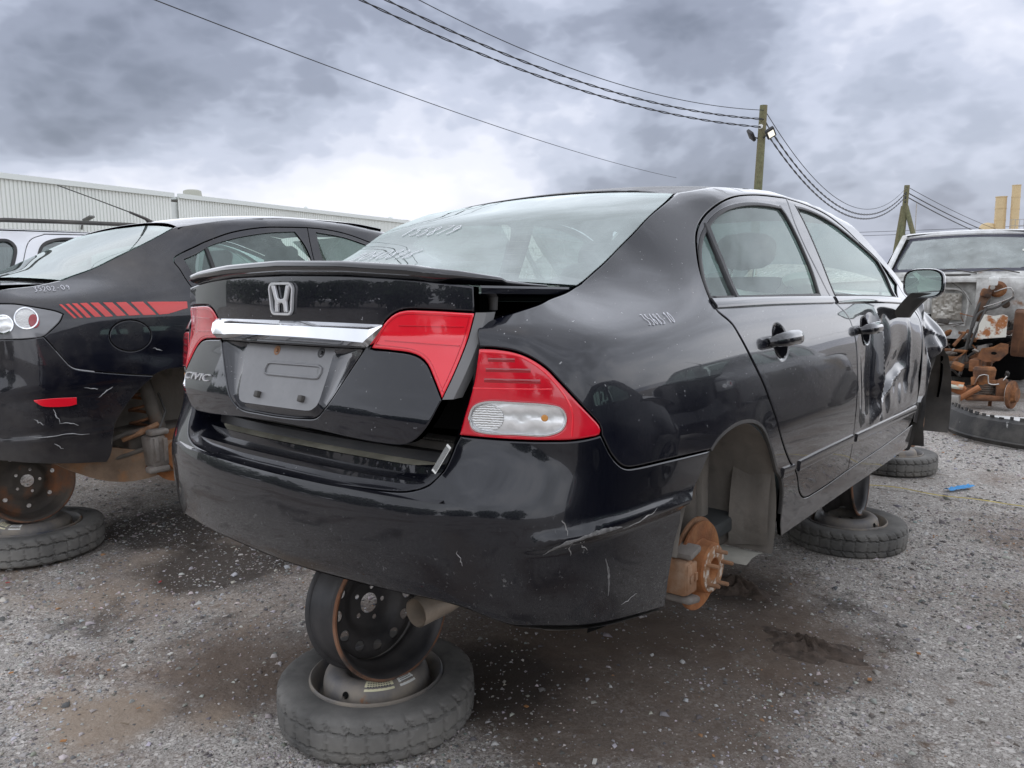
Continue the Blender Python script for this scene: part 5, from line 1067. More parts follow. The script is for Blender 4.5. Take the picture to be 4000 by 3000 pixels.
# ---------------------------------------------------------------- the striped sedan on the left
M_mpaint = mat('dark_blue_black_paint', (.005, .0056, .011), rough=.25, coat=1, coat_rough=.03, coat_ior=1.5, spec=.25, layers=[(DUST, .8, 3, .58, .16, .14, 0, dict(detail=9, rough=.7)), ((.5, .5, .5), .8, 18, .75, .015, .6, 0, dict(z=(.3, .75), detail=8, coat=0)), (DUST, .85, 2.1, .50, .25, .20, 0, dict(z=(.15, .6), coat=0))])
M_decal = mat('red_vinyl', (.62, .035, .03), rough=.25, coat=.6, var=.1, var_scale=3)
M_smoke = mat('smoked_lens', (.20, .20, .205), rough=.1, coat=1)
M_bare = mat('bare_scrape', (.40, .40, .40), rough=.7, var=.3, var_scale=30)
def build_mazda():
    Z_ = thing('dark_sedan', 'dark sedan with red striped decal on its flank, wheel missing, left of the black sedan', 'car', (-2.877, -.10, LIFT))
    S = MAZ; P_ = M_mpaint
    BS = [(1.483,.62),(1.342,.642),(1.186,.671),(1.135,.684),(1.114,.696),(1.088,.73),(1.05,.788),(1.016,.837)]
    TT = [(.846,.984),(.919,.981),(.997,.966),(1.079,.946),(1.108,.932)]; TB = [(1.108,.932),(1.09,.90),(1.048,.861),(1.016,.837),(.936,.829),(.845,.83),(.72,.83)]
    OPR = [(2.60,1.385),(2.45,1.381),(2.287,1.372),(2.078,1.335),(1.907,1.278),(1.852,1.254),(1.765,1.216),(1.723,1.192),(1.714,1.174),(1.727,1.139),(1.74,1.086),(1.76,1.03)]
    OPF = [(3.80,.95),(3.72,1.03),(3.50,1.15),(3.30,1.23),(3.034,1.318),(2.881,1.359),(2.727,1.38),(2.60,1.385)]
    SR = [(1.76,1.03),(1.79,.96),(1.86,.80),(1.93,.60),(2.02,.45),(2.10,.36),(2.2,.30),(2.269,.291)]
    AR = [(2.06,.207),(2.03,.30),(2.0,.39),(1.955,.48),(1.90,.55),(1.83,.605),(1.75,.635),(1.642,.644),(1.558,.643),(1.513,.634),(1.483,.62)]
    DI = [(1.80,1.360),(2.067,1.408),(2.30,1.436),(2.567,1.447),(2.967,1.432),(3.267,1.392)]
    GE = [(1.19, 1.088), (1.223, 1.101), (1.342, 1.14), (1.491, 1.209), (1.618, 1.269), (1.733, 1.326), (1.8, 1.36)]
    for k in (1, -1):
        rs = .028 if k > 0 else .06
        lp = loop([(.72,1.03),(.806,1.046),(1.04,1.062),(1.19,1.088)], GE, DI, [(3.267,1.392),(3.6,1.22),(3.95,1.0)], [(3.95,1.0),(3.80,.95)], OPF, OPR, SR, [(2.269,.291),(3.68,.318)], [(3.68,.318),(3.82,.19)], [(3.82,.19),(2.06,.195)], [(2.06,.195),(2.06,.207)], AR, BS, [(1.016,.837),(1.048,.861),(1.09,.90),(1.108,.932)], TT[::-1], [(.846,.984),(.72,.985)], [(.72,.985),(.72,1.03)])
        panel('body_side', S, lp, P_, Z_, holes=[ell((1.392, .819), .098, .073, 50)] if k > 0 else [], res=rs, side=k, disp=wob(.0008, 13) if k < 0 else (lambda u, v: -.012*np.exp(-((u-1.52)/.09)**2-((v-.72)/.05)**2)+.006*np.exp(-((u-1.40)/.06)**2-((v-.69)/.03)**2)))
        if k > 0:
            panel('fuel_door', S, ell((1.392, .819), .098, .073, 50), P_, Z_, gap=.002, bev=.003, res=.03)
            ST = [[(1.1,.974),(1.112,.974),(1.161,.912),(1.15,.91)],[(1.127,.975),(1.142,.976),(1.189,.912),(1.175,.912)],[(1.155,.977),(1.177,.977),(1.224,.912),(1.204,.911)],[(1.189,.977),(1.219,.978),(1.27,.913),(1.24,.913)],[(1.234,.978),(1.27,.978),(1.322,.913),(1.287,.912)],[(1.29,.978),(1.332,.977),(1.382,.914),(1.339,.913)],[(1.349,.977),(1.396,.977),(1.45,.914),(1.396,.913)],[(1.417,.976),(1.476,.976),(1.528,.912),(1.465,.912)],[(1.496,.975),(1.7,.971),(1.695,.938),(1.669,.933),(1.59,.914),(1.542,.912)]]
            for q in ST:
                segs = [[q[i], q[(i+1) % len(q)]] for i in range(len(q))]
                panel('decal_stripe', S, loop(*segs, step=.02), M_decal, Z_, gap=0, bev=.0006, lip=.001, res=.03, off=.0012)
            writing('marker_writing', S, '35202-09', 1.018, 1.030, .17, .02, M_pen, Z_, r=.0010, off=.003, seed=8, dv=(.2, 1), du=(1, .05))
            rf = panel('side_reflector', S, loop([(.955,.558),(.985,.533),(1.03,.524),(1.10,.521),(1.123,.526)], [(1.123,.526),(1.124,.557)], [(1.124,.557),(1.03,.563),(.955,.563)], [(.955,.563),(.955,.558)]), M_redb, Z_, gap=0, bev=.002, lip=.004, res=.02, off=.004)
        rd = panel('rear_door', S, loop(OPR, SR, [(2.269,.291),(2.70,.297)], [(2.70,.297),(2.71,.60),(2.71,.80),(2.66,.98),(2.575,1.15),(2.58,1.28),(2.60,1.385)]), P_, Z_, holes=[loop([(1.771,1.185),(1.85,1.216),(1.93,1.257),(2.065,1.297),(2.203,1.325),(2.345,1.345),(2.50,1.356)], [(2.50,1.356),(2.54,1.27),(2.552,1.18),(2.555,1.06)], [(2.555,1.06),(1.80,1.065)], [(1.80,1.065),(1.771,1.185)])], res=rs*1.4, side=k)
        fd = panel('front_door', S, loop([(2.60,1.385),(2.58,1.28),(2.575,1.15),(2.66,.98),(2.71,.80),(2.71,.60),(2.70,.297)], [(2.70,.297),(3.68,.318)], [(3.68,.318),(3.82,.60),(3.86,.80),(3.80,.95)], OPF), P_, Z_, holes=[loop([(2.655,1.358),(2.85,1.335),(3.03,1.288),(3.25,1.215),(3.50,1.12)], [(3.50,1.12),(3.55,1.03)], [(3.55,1.03),(2.69,1.06)], [(2.69,1.06),(2.64,1.20),(2.655,1.358)])], res=rs*1.6, side=k)
        panel('door_window', S, loop([(1.765,1.18),(1.85,1.218),(1.93,1.26),(2.065,1.30),(2.203,1.328),(2.345,1.348),(2.505,1.358)], [(2.505,1.358),(2.56,1.06)], [(2.56,1.06),(1.79,1.06)], [(1.79,1.06),(1.765,1.18)]), M_glass, rd, gap=-.004, bev=.001, lip=.003, res=.06, off=-.010, side=k)
        panel('door_window', S, loop([(2.65,1.36),(2.85,1.338),(3.03,1.29),(3.25,1.218),(3.505,1.122)], [(3.505,1.122),(3.555,1.03)], [(3.555,1.03),(2.685,1.06)], [(2.685,1.06),(2.65,1.36)]), M_glass, fd, gap=-.004, bev=.001, lip=.003, res=.06, off=-.010, side=k)
        ribbon('window_divider', S, crom([(1.905,1.243),(1.908,1.18),(1.916,1.065)], .04), .022, M_trim, rd, off=-.006, side=k, h=.010)
        # smoked tail light with two round lamps
        tl = panel('tail_light', S, loop(TT, TB, [(.72,.83),(.72,.985)], [(.72,.985),(.846,.984)]), M_smoke, Z_, gap=.002, bev=.004, res=.02, side=k, lip=.02)
        for (cu, cv, r_, m2) in ((.862,.895,.040,M_refl),(.955,.918,.046,M_refl2)):
            lamp = panel('round_lamp', S, ell((cu, cv), r_, r_*.95, 36), m2, tl, gap=0, bev=.003, lip=.006, res=.012, side=k, off=.0015)
            lq = ell((cu, cv), r_, r_*.95, 36); ribbon('lamp_ring', S, np.vstack([lq, lq[:2]]), .007, M_chrome, lamp, off=.002, side=k, h=.004)
        panel('red_lamp', S, ell((.985, .905), .022, .03, 24), M_redd, tl, gap=0, bev=.002, lip=.004, res=.01, side=k, off=.004)
        if k > 0: writing('marker_writing', S, '35202-09', .815, .965, .125, .022, M_white, tl, r=.0012, off=.004, seed=9, du=(0, -1), dv=(1, 0))
    BBm = [(1.248,.226),(1.125,.243),(.925,.275),(.793,.297),(.6,.30),(.3,.30),(0,.30)]
    BAm = [(1.483,.62),(1.419,.567),(1.365,.513),(1.32,.459),(1.294,.42),(1.28,.363),(1.275,.303),(1.264,.252),(1.248,.226)]
    topm = [(1.016,.837),(.936,.829),(.845,.83),(.72,.80),(.60,.70),(.40,.66),(0,.655)]
    def bd(u, v):
        a = np.abs(u); w = np.clip((a-.6)/.2, 0, 1)
        return .012*w*np.tanh((v-.585)/.02)*.5-.006*w*np.exp(-((v-.40)/.012)**2)
    bp = panel('rear_bumper', S, loop(BS, topm, sgn(topm[::-1], -1), sgn(BS[::-1], -1), sgn(BAm, -1), sgn(BBm, -1), BBm[::-1], BAm[::-1]), P_, Z_, res=.03, disp=bd)
    rnd = random.Random(3); sc = MB()
    for (a, b) in (((1.03,.515),(1.05,.45)),((1.05,.45),(1.13,.43)),((.95,.475),(.985,.448)),((.93,.40),(1.17,.385)),((1.02,.36),(1.055,.33)),((1.22,.545),(1.285,.59)),((1.16,.60),(1.22,.585)),((1.49,.755),(1.53,.74))):
        n = 8; pts = []
        for i in range(n):
            t = i/(n-1); u = a[0]+(b[0]-a[0])*t+rnd.uniform(-.004, .004); v = a[1]+(b[1]-a[1])*t+rnd.uniform(-.004, .004); p = S(np.array([u]), np.array([v]))[0]; pts.append(tuple(p+np.array([.006+bd(np.array([u]), np.array([v]))[0], -.002, 0])))
        sc.tube(pts, [.0006+rnd.uniform(.0008, .0024)*math.sin(math.pi*i/(n-1)) for i in range(n)], 5)
    s_ = sc.build('paint_scuffs', M_bare, bp); s_['kind'] = 'stuff'
    panel('roof', MROOF, loop([(0,1.205),(.35,1.188),(.60,1.137)], [(.60,1.137),(.585,1.6),(.565,2.0),(.555,2.6)], [(.555,2.6),(0,2.79),(-.555,2.6)], [(-.555,2.6),(-.565,2.0),(-.585,1.6),(-.60,1.137)], [(-.60,1.137),(-.35,1.188),(0,1.205)]), P_, Z_, res=.05, lip=.02)
    ED = [(0.6473, 0.0), (0.6359, 0.076), (0.6276, 0.152), (0.6219, 0.227), (0.6164, 0.303), (0.6111, 0.379), (0.6082, 0.455), (0.6089, 0.53), (0.6106, 0.606), (0.6102, 0.682), (0.607, 0.758), (0.6015, 0.833), (0.5939, 0.909), (0.5848, 0.985)]
    og = loop([(-ED[0][0],.0),(ED[0][0],.0)], ED, [ED[-1],(0,.99),(-ED[-1][0],ED[-1][1])], [(-x,v) for x,v in ED[::-1]])
    ig = loop([(-.55,.06),(.55,.06)], [(.55,.06),(.575,.12),(.565,.50),(.55,.80),(.51,.90)], [(.51,.90),(0,.93),(-.51,.90)], [(-.51,.90),(-.55,.80),(-.565,.50),(-.575,.12),(-.55,.06)])
    rw = panel('rear_window', MBACKL, og, M_glassm, Z_, res=.08, gap=.004, bev=.002, lip=.005); panel('printed_border', MBACKL, og, M_gloss, rw, holes=[ig], res=.08, gap=.006, bev=.001, lip=.001, off=-.004)
    def mlid(x, y): return np.stack([x, y+0*x, 1.088-.02*(x/.6)**2-.012*np.clip((.45-y)/.3, 0, 1)**2+.012*np.clip((.25-y)/.1, 0, 1)], -1)
    tl_ = panel('trunk_lid', FnSurf(mlid), loop([(-.60,.24),(0,.13),(.60,.24)], [(.60,.24),(.615,.40),(.60,.56)], [(.60,.56),(0,.50),(-.60,.56)], [(-.60,.56),(-.615,.40),(-.60,.24)]), P_, Z_, res=.05, lip=.02)
    mb = MB(); mb.grid([[(x, .155+.13*(x/.6)**2-.03*(1.09-z), z) for z in (1.08, .95, .80, .68)] for x in np.linspace(-.60, .60, 14)]); fixn(mb.build('lid_face', P_, tl_))
    # dark lining, cabin
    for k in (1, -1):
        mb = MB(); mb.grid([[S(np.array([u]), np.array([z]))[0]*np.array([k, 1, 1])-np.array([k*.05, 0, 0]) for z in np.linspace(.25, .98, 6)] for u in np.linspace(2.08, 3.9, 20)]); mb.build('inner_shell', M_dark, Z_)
    MB().box((0, 2.2, .28), (1.4, 2.9, .10), bev=.02).build('floor_pan', M_under, Z_)
    mb = MB(); mb.grid([[(-.6, .55, 1.06), (.6, .55, 1.06)], [(-.6, 1.05, 1.03), (.6, 1.05, 1.03)], [(-.6, 1.25, .5), (.6, 1.25, .5)]]); mb.build('parcel_shelf', M_inner, Z_)
    for x in (-.36, .36):
        MB().box((x, 2.05, .80), (.50, .16, .62), bev=.06, rot=(-.25, 0, 0)).build('front_seat', M_seat, Z_); MB().box((x, 1.93, 1.20), (.27, .09, .17), bev=.04, rot=(-.25, 0, 0)).build('headrest', M_seat, Z_); MB().box((x, 1.05, 1.10), (.27, .09, .15), bev=.04).build('headrest', M_seat, Z_)
    MB().box((0, 3.2, .90), (1.36, .5, .22), bev=.07).build('dashboard', M_inner, Z_)
    def ws(x, v): return np.stack([x, 2.79+.72*v-.18*(x/.7)**2, 1.39-.40*v-.02*(x/.6)**2], -1)
    panel('windscreen', FnSurf(ws), loop([(-.55,0),(.55,0)], [(.55,0),(.72,1)], [(.72,1),(-.72,1)], [(-.72,1),(-.55,0)]), M_glass, Z_, res=.1, gap=.003, bev=.002, lip=.005)
    def hd(x, y): return np.stack([x, y+0*x, 1.02-.12*np.clip((y-3.4)/.9, 0, 1)**1.6-.2*np.clip((y-4.1)/.35, 0, 1)**2-.06*(x/.7)**2], -1)
    panel('hood', FnSurf(hd), loop([(-.74,3.36),(0,3.50),(.74,3.36)], [(.74,3.36),(.70,4.2)], [(.70,4.2),(0,4.42),(-.70,4.2)], [(-.70,4.2),(-.74,3.36)]), P_, Z_, res=.1)
    for k in (1, -1):
        panel('front_fender', S, loop([(3.80,.95),(3.86,.80),(3.82,.60),(3.68,.318)], [(3.68,.318),(3.93,.30)], [(3.93,.30),(3.97,.49),(4.14,.645),(4.27,.67),(4.40,.645),(4.57,.48),(4.6,.35)], [(4.6,.35),(4.64,.55)], [(4.64,.55),(4.5,.82),(4.2,.90),(3.80,.95)]), P_, Z_, res=.06, side=k)
        panel('front_bumper', S, np.clip(loop([(4.62,.72),(5.1,.62),(5.56,.62)], [(5.56,.62),(5.56,.25)], [(5.56,.25),(4.68,.24)], [(4.68,.24),(4.62,.72)]), None, [CIV.L-.03, 2]), P_, Z_, res=.08, side=k)
    mb = MB(); mb.tube([(0, 1.33, 1.405), (0, 1.30, 1.418), (0, 1.27, 1.440), (0, 1.18, 1.472)], [.022, .016, .009, .0065], 10); mb.tube([(0, 1.18, 1.472), (0, 1.0, 1.53), (0, .80, 1.592)], [.0035, .003, .0028], 8); ant = mb.build('roof_antenna', M_plast, Z_)
    # rear corner: wheelhouse, strut, trailing arm, caliper and disc
    mb = MB(); rows = []
    for a in np.linspace(math.radians(-20), math.radians(176), 34): rows.append([(x, .96+.36*math.cos(a), .29+.36*math.sin(a)) for x in (.855, .62, .52)])
    mb.grid(rows); mb.add([(.52, .96, .35)]+[r_[-1] for r_ in rows], [(0, i+1, i+2) for i in range(33)]); fixn(mb.build('wheelhouse', M_liner, Z_))
    mb = MB(); mb.tube([(.66, .86, .60), (.70, .92, .30)], .035, 12); mb.tube([(.69, .91, .36), (.715, .95, .20)], .022, 10); mb.build('damper', M_under, Z_)
    mb = MB(); mb.grid([[(.66+.05*t+w*.035, .40+.50*t, .30-.30*t+.16*t*t+.05*math.sin(t*3)*0+h*(.055+.03*math.sin(3.1*t))) for w, h in ((-1, -1), (1, -1), (1, 1), (-1, 1), (-1, -1))] for t in np.linspace(0, 1, 14)]); mb.tube([(.45, .98, .17), (.74, .95, .17)], .04, 10); mb.tube([(.45, .62, .22), (.70, .86, .23)], .020, 8); mb.box((.73, .92, .19), (.10, .12, .17), bev=.03)
    mb.build('trailing_arm', mat('brown_dusty_steel', (.24, .165, .11), rough=.9, var=.4, bump=.5, layers=[((.32, .15, .06), .9, 9, .58, .08, .7, 0, {})]), Z_)
    mb = MB(); mb.tube([(.62+.05*math.cos(a), .86+.05*math.sin(a), .24+a*.011) for a in np.linspace(0, 6.28*5, 80)], .008, 6); mb.build('coil_spring', M_vrust, Z_)
    for pts, r_, m2 in (([(.70, .72, .30), (.74, .80, .33), (.76, .88, .36)], .016, M_rustl), ([(.50, .80, .30), (.70, .90, .28)], .018, M_vrust), ([(.74, .84, .14), (.60, .70, .16), (.45, .66, .20)], .022, M_vrust), ([(.80, .86, .34), (.76, .92, .42), (.64, .95, .50)], .006, M_plast)): mb = MB(); mb.tube(pts, r_, 8); mb.build('suspension_link', m2, Z_)
    mb = MB(); mb.tube([(.68, .55, .27), (.72, .62, .30), (.73, .72, .33), (.73, .82, .34)], .012, 8); mb.tube([(.68, .58, .19), (.72, .70, .22), (.74, .86, .25)], .012, 8); mb.build('brake_line', M_under, Z_)
    T_ = TR((.80, .97, .19), (0, math.pi/2, 0)); mb = MB(); mb.lathe([(.06, -.05), (.138, -.05), (.138, -.040), (.085, -.040), (.075, -.005), (.0, 0)], 48, T=T_); fixn(mb.build('brake_disc', M_rust, Z_, angle=30))
    mb = MB(); mb.box((.775, .845, .235), (.10, .085, .16), bev=.014, rot=(.10, 0, .0)); mb.box((.83, .825, .245), (.018, .022, .12), bev=.006); mb.box((.83, .872, .24), (.018, .022, .12), bev=.006); mb.box((.80, .85, .33), (.06, .10, .03), bev=.012); mb.box((.80, .84, .145), (.06, .11, .035), bev=.014)
    mb.build('brake_caliper', M_greyiron, Z_)
    return Z_
# ---------------------------------------------------------------- white wagon behind it
def build_wagon():
    M_w = mat('white_paint', (.86, .87, .90), rough=.25, coat=.8, var=.05, layers=[(DUST, .8, 4, .6, .15, .25, 0, {})])
    o = thing('white_wagon', 'white station wagon with dark roof rails behind the striped sedan', 'car', (-5.50, 0, 0))
    def side(u, z):       # u along the car, z up; right-hand flank
        return np.stack([.90-.03*np.clip((.9-z)/.9, 0, 1)-.20*np.clip((z-1.10)/.62, 0, 1)**1.25-.10*np.clip((.62-u)/.5, 0, 1)**2, u+0*z, z+0*u], -1)
    S = FnSurf(side)
    for k in (1, -1):
        w1 = loop([(.62,1.30),(.80,1.56),(.98,1.655)], [(.98,1.655),(1.10,1.660),(1.135,1.62),(1.10,1.50),(.98,1.30)], [(.98,1.30),(.62,1.30)])
        w2 = loop([(1.24,1.32),(1.27,1.52),(1.33,1.635),(1.44,1.680),(1.60,1.690)], [(1.60,1.690),(2.15,1.700)], [(2.15,1.700),(2.15,1.30)], [(2.15,1.30),(1.24,1.32)])
        w3 = loop([(2.27,1.70),(2.7,1.685),(3.0,1.60),(3.35,1.34)], [(3.35,1.34),(2.27,1.30)], [(2.27,1.30),(2.27,1.70)])
        dr = loop([(1.10,1.25),(1.18,1.54),(1.25,1.67),(1.36,1.718)], [(1.36,1.718),(2.20,1.732)], [(2.20,1.732),(2.20,.35)], [(2.20,.35),(1.45,.35),(1.25,.70),(1.10,1.25)])
        body = loop([(.30,.45),(.33,1.2),(.55,1.5),(.72,1.70),(.85,1.735)], [(.85,1.735),(2.2,1.748)], [(2.2,1.748),(2.8,1.73),(3.05,1.66),(3.55,1.25),(3.7,1.15)], [(3.7,1.15),(4.4,1.02),(4.62,.8),(4.65,.4)], [(4.65,.4),(4.3,.40),(4.2,.62),(3.95,.74),(3.70,.62),(3.6,.35)], [(3.6,.35),(1.55,.35)], [(1.55,.35),(1.45,.62),(1.2,.74),(.95,.62),(.85,.42)], [(.85,.42),(.30,.45)])
        b_ = panel('body_side', S, body, M_w, o, holes=[w1, dr, w3], res=.07, side=k)
        d_ = panel('rear_door', S, dr, M_w, b_, holes=[w2], res=.06, side=k)
        for w, p in ((w1, b_), (w2, d_), (w3, b_)):
            panel('side_window', S, w, M_wglass, p, gap=-.005, bev=.002, lip=.004, off=-.012, res=.1, side=k)
            ww = w if area2(w) > 0 else w[::-1]; ribbon('window_seal', S, np.vstack([ww, ww[:2]]), .022, M_trim, p, off=-.002, side=k, h=.006)
        ry = [.78, .86, .95, 1.1, 1.5, 2.0, 2.5, 2.75, 2.85]; rz = [1.735, 1.765, 1.795, 1.812, 1.818, 1.820, 1.812, 1.79, 1.745]
        mb = MB(); rows = []
        for y, z in zip(ry, rz): rows.append([(k*(.66+a), y, z+b) for a, b in ((-.022, -.014), (.022, -.014), (.026, .0), (.018, .016), (-.018, .016), (-.026, .0), (-.022, -.014))])
        mb.grid(rows); rl = fixn(mb.build('roof_rail', M_plast, o))
        for y, L_ in ((.88, .24), (2.72, .2)): MB().box((k*.66, y, 1.765), (.05, L_, .055), bev=.02).build('rail_foot', M_plast, rl)
        for y in (1.2, 3.95):
            mb = MB(); mb.lathe([(.20, -.09), (.31, -.10), (.325, -.08), (.325, .08), (.31, .10), (.20, .09)], 32, T=TR((k*.78, y, .325), (0, k*math.pi/2, 0))); wt = mb.build('tyre', M_tyre, o)
            mb = MB(); mb.lathe([(.0, .05), (.08, .05), (.18, .02), (.205, .09)], 28, T=TR((k*.78, y, .325), (0, k*math.pi/2, 0))); mb.build('wheel_disc', M_alu, wt)
    def rf(x, y): return np.stack([x, y+0*x, 1.775-.03*(x/.7)**2-.03*np.clip((y-2.2)/.8, 0, 1)**2-.02*np.clip((1.0-y)/.3, 0, 1)], -1)
    panel('roof', FnSurf(rf), loop([(-.70,.72),(0,.66),(.70,.72)], [(.70,.72),(.70,2.85)], [(.70,2.85),(0,2.95),(-.70,2.85)], [(-.70,2.85),(-.70,.72)]), M_w, o, res=.1, gap=0)
    def bk(x, z): return np.stack([x, .30-.02*np.cos(x*1.6)+.0*z+.42*np.clip((z-1.05)/.7, 0, 1)**1.3, z+0*x], -1)
    panel('tailgate', FnSurf(bk), loop([(-.80,.45),(.80,.45)], [(.80,.45),(.80,1.1),(.68,1.73)], [(.68,1.73),(-.68,1.73)], [(-.68,1.73),(-.80,1.1),(-.80,.45)]), M_w, o, res=.1)
    def wsf(x, v): return np.stack([x, 2.93+.75*v-.12*(x/.7)**2, 1.73-.56*v], -1)
    panel('windscreen', FnSurf(wsf), loop([(-.66,0),(.66,0)], [(.66,0),(.74,1)], [(.74,1),(-.74,1)], [(-.74,1),(-.66,0)]), M_wglass, o, res=.12)
    def hf(x, y): return np.stack([x, y+0*x, 1.16-.13*np.clip((y-3.6)/1.0, 0, 1)**1.5-.03*(x/.8)**2], -1)
    panel('hood', FnSurf(hf), loop([(-.80,3.62),(.80,3.62)], [(.80,3.62),(.74,4.5)], [(.74,4.5),(-.74,4.5)], [(-.74,4.5),(-.80,3.62)]), M_w, o, res=.12)
    MB().box((0, 4.55, .70), (1.6, .16, .56), bev=.05).build('front_bumper', M_w, o)
    MB().box((0, 2.4, .45), (1.5, 4.0, .16), bev=.02).build('floor_pan', M_under, o)
    for y in (1.35, 2.35): MB().box((0, y, .95), (1.3, .2, .75), bev=.06).build('seat_row', M_inner, o)
M_wglass = glassmat('dark_window_glass', tint=(.30, .36, .36), refl=1.1, dust=.10, dcol=(.3, .34, .34))
# ---------------------------------------------------------------- stripped white van facing the camera
M_vrust = mat('dark_scaly_rust', (.17, .075, .035), rough=.9, bump=.6, bump_scale=40, var=.45, var_scale=9, layers=[((.40, .17, .06), .9, 7, .55, .10, .8, 0, dict(detail=8)), ((.045, .035, .03), .85, 5, .57, .10, .8, 0, dict(detail=8))])
def build_van():
    M_v = mat('old_white_paint', (.74, .74, .73), rough=.45, coat=.2, var=.06, layers=[((.33, .14, .05), .9, 3.2, .74, .02, .9, 0, dict(detail=8)), ((.30, .28, .24), .9, 5, .56, .12, .5, 0, {})])
    M_bay = mat('dirty_bay_paint', (.68, .68, .65), rough=.7, var=.15, layers=[((.35, .16, .06), .9, 5, .66, .05, .9, 0, dict(detail=8)), ((.12, .105, .09), .9, 6, .52, .14, .7, 0, {})])
    M_foil = mat('crumpled_foil_shield', (.50, .48, .43), rough=.45, metal=.6, bump=1.0, bump_scale=9, layers=[((.20, .17, .13), .9, 7, .52, .12, .7, 0, {})])
    o = thing('stripped_van', 'white van without its front end, rusty chassis exposed, facing the camera at right', 'van', (-.02, 9.0, LIFT))
    def wsf(x, v): return np.stack([x, -.02+.52*v+.10*(x/.75)**2, 1.10+.42*v-.02*(x/.7)**2+.03*v*(1-v)], -1)
    WS = FnSurf(wsf)
    og = loop([(-.70,0),(0,-.01),(.70,0)], [(.70,0),(.62,1)], [(.62,1),(0,1.02),(-.62,1)], [(-.62,1),(-.70,0)]); ig = loop([(-.62,.10),(0,.07),(.60,.10)], [(.60,.10),(.64,.16),(.575,.90)], [(.575,.90),(0,.93),(-.575,.90)], [(-.575,.90),(-.65,.18),(-.62,.10)])
    w_ = panel('windscreen', WS, og, M_vglass, o, res=.09, gap=.003, bev=.002, lip=.005); panel('printed_border', WS, og, mat('sun_faded_border', (.05, .05, .07), rough=.4), w_, holes=[ig], res=.09, gap=.004, bev=.001, lip=.001, off=.002)
    panel('mirror_pad', WS, ell((.60, .55), .02, .03, 20), M_lab, w_, gap=0, bev=.001, lip=.002, res=.02, off=.004)
    def rf(x, y): return np.stack([x, y+0*x, 1.575-.02*(x/.7)**2-.02*(x/.72)**8-.05*np.clip((.62-y)/.2, 0, 1)**2], -1)
    panel('roof', FnSurf(rf), loop([(-.66,.54),(0,.50),(.66,.54)], [(.66,.54),(.72,.7),(.72,3.6)], [(.72,3.6),(-.72,3.6)], [(-.72,3.6),(-.72,.7),(-.66,.54)]), M_v, o, res=.12)
    for k in (1, -1):
        def sd(u, z, k=k): return np.stack([.80-.10*np.clip((z-1.0)/.5, 0, 1)**1.3+0*u, u+0*z, z+0*u], -1)
        SS = FnSurf(sd); win = loop([(.35,1.08),(.62,1.46)], [(.62,1.46),(1.15,1.48)], [(1.15,1.48),(1.15,1.05)], [(1.15,1.05),(.35,1.08)])
        bs = panel('body_side', SS, loop([(-.02,1.05),(.5,1.50),(.62,1.545)], [(.62,1.545),(3.6,1.555)], [(3.6,1.555),(3.6,.22)], [(3.6,.22),(.0,.22)], [(.0,.22),(-.02,1.05)]), M_v, o, holes=[win], res=.12, side=k); panel('side_window', SS, win, M_wglass, bs, gap=-.004, bev=.002, lip=.004, off=-.01, res=.15, side=k)
        mb = MB(); mb.tube([(k*.735, -.01, 1.06), (k*.70, .24, 1.30), (k*.665, .50, 1.525)], .030, 8); mb.build('windscreen_pillar', M_v, o)
    MB().box((0, 3.6, .88), (1.5, .06, 1.3), bev=.02).build('rear_wall', M_v, o)
    MB().box((0, 1.6, 1.5), (1.34, 2.0, .02)).build('headlining', M_head, o)
    for x in (-.38, .38):
        MB().box((x, .95, .95), (.5, .18, .62), bev=.06, rot=(.2, 0, 0)).build('seat_back', mat('grey_cloth', (.30, .31, .32), rough=.9), o)
        MB().box((x, .93, 1.33), (.27, .1, .16), bev=.04).build('headrest', MATS['grey_cloth'], o)
    MB().box((0, .35, 1.02), (1.36, .45, .16), bev=.05).build('dashboard', mat('pale_dash_plastic', (.48, .50, .47), rough=.8), o)
    mb = MB(); mb.grid([[(x, .50+.085*(x/.70)**2+a, 1.515-.022*(x/.7)**2+b) for a, b in ((.0, .0), (-.012, .022), (.0, .050), (.05, .066), (.12, .068))] for x in np.linspace(-.68, .68, 20)]); fixn(mb.build('roof_header', M_v, o))
    # cowl and wipers
    mb = MB(); mb.grid([[(x, y-.03*math.cos(x*2), z) for y, z in ((-.14, 1.00), (-.13, 1.045), (-.07, 1.05), (-.02, 1.095))] for x in np.linspace(-.72, .72, 16)]); fixn(mb.build('cowl_panel', M_bay, o))
    mb = MB(); mb.box((-.15, -.10, 1.062), (.62, .07, .018), bev=.006); mb.build('cowl_grille', M_plast, o)
    for x0, x1 in ((-.30, .22), (.18, .62)):
        mb = MB(); mb.tube([(x0, -.09, 1.085), ((x0+x1)/2, -.05, 1.125), (x1, -.10, 1.075)], .007, 6); mb.build('wiper_arm', M_plast, o)
    # firewall, foil heat shield, right-hand pale inner panel with horn grommet
    mb = MB(); mb.grid([[(x, -.10+.03*math.sin(x*9)*math.sin(z*12), z) for z in np.linspace(.35, 1.0, 12)] for x in np.linspace(-.75, .32, 18)]); mb.build('firewall', M_bay, o)
    rnd = np.random.RandomState(11); mb = MB(); gx = np.linspace(-.20, .10, 16); gz = np.linspace(.56, .86, 16); mb.grid([[(x, -.15-.03*rnd.rand()*(0 if i in (0, 15) or j in (0, 15) else 1), z) for j, z in enumerate(gz)] for i, x in enumerate(gx)]); mb.build('heat_shield', M_foil, o, angle=25)
    ap = loop([(-.23,.53),(.14,.50)], [(.14,.50),(.16,.80),(.09,.89),(-.05,.91),(-.23,.90)], [(-.23,.90),(-.23,.53)], step=.03); mb = MB(); mb.tube([(x, -.155, z) for x, z in ap]+[(ap[0][0], -.155, ap[0][1])], .014, 6); mb.build('tunnel_rim', M_bay, o)
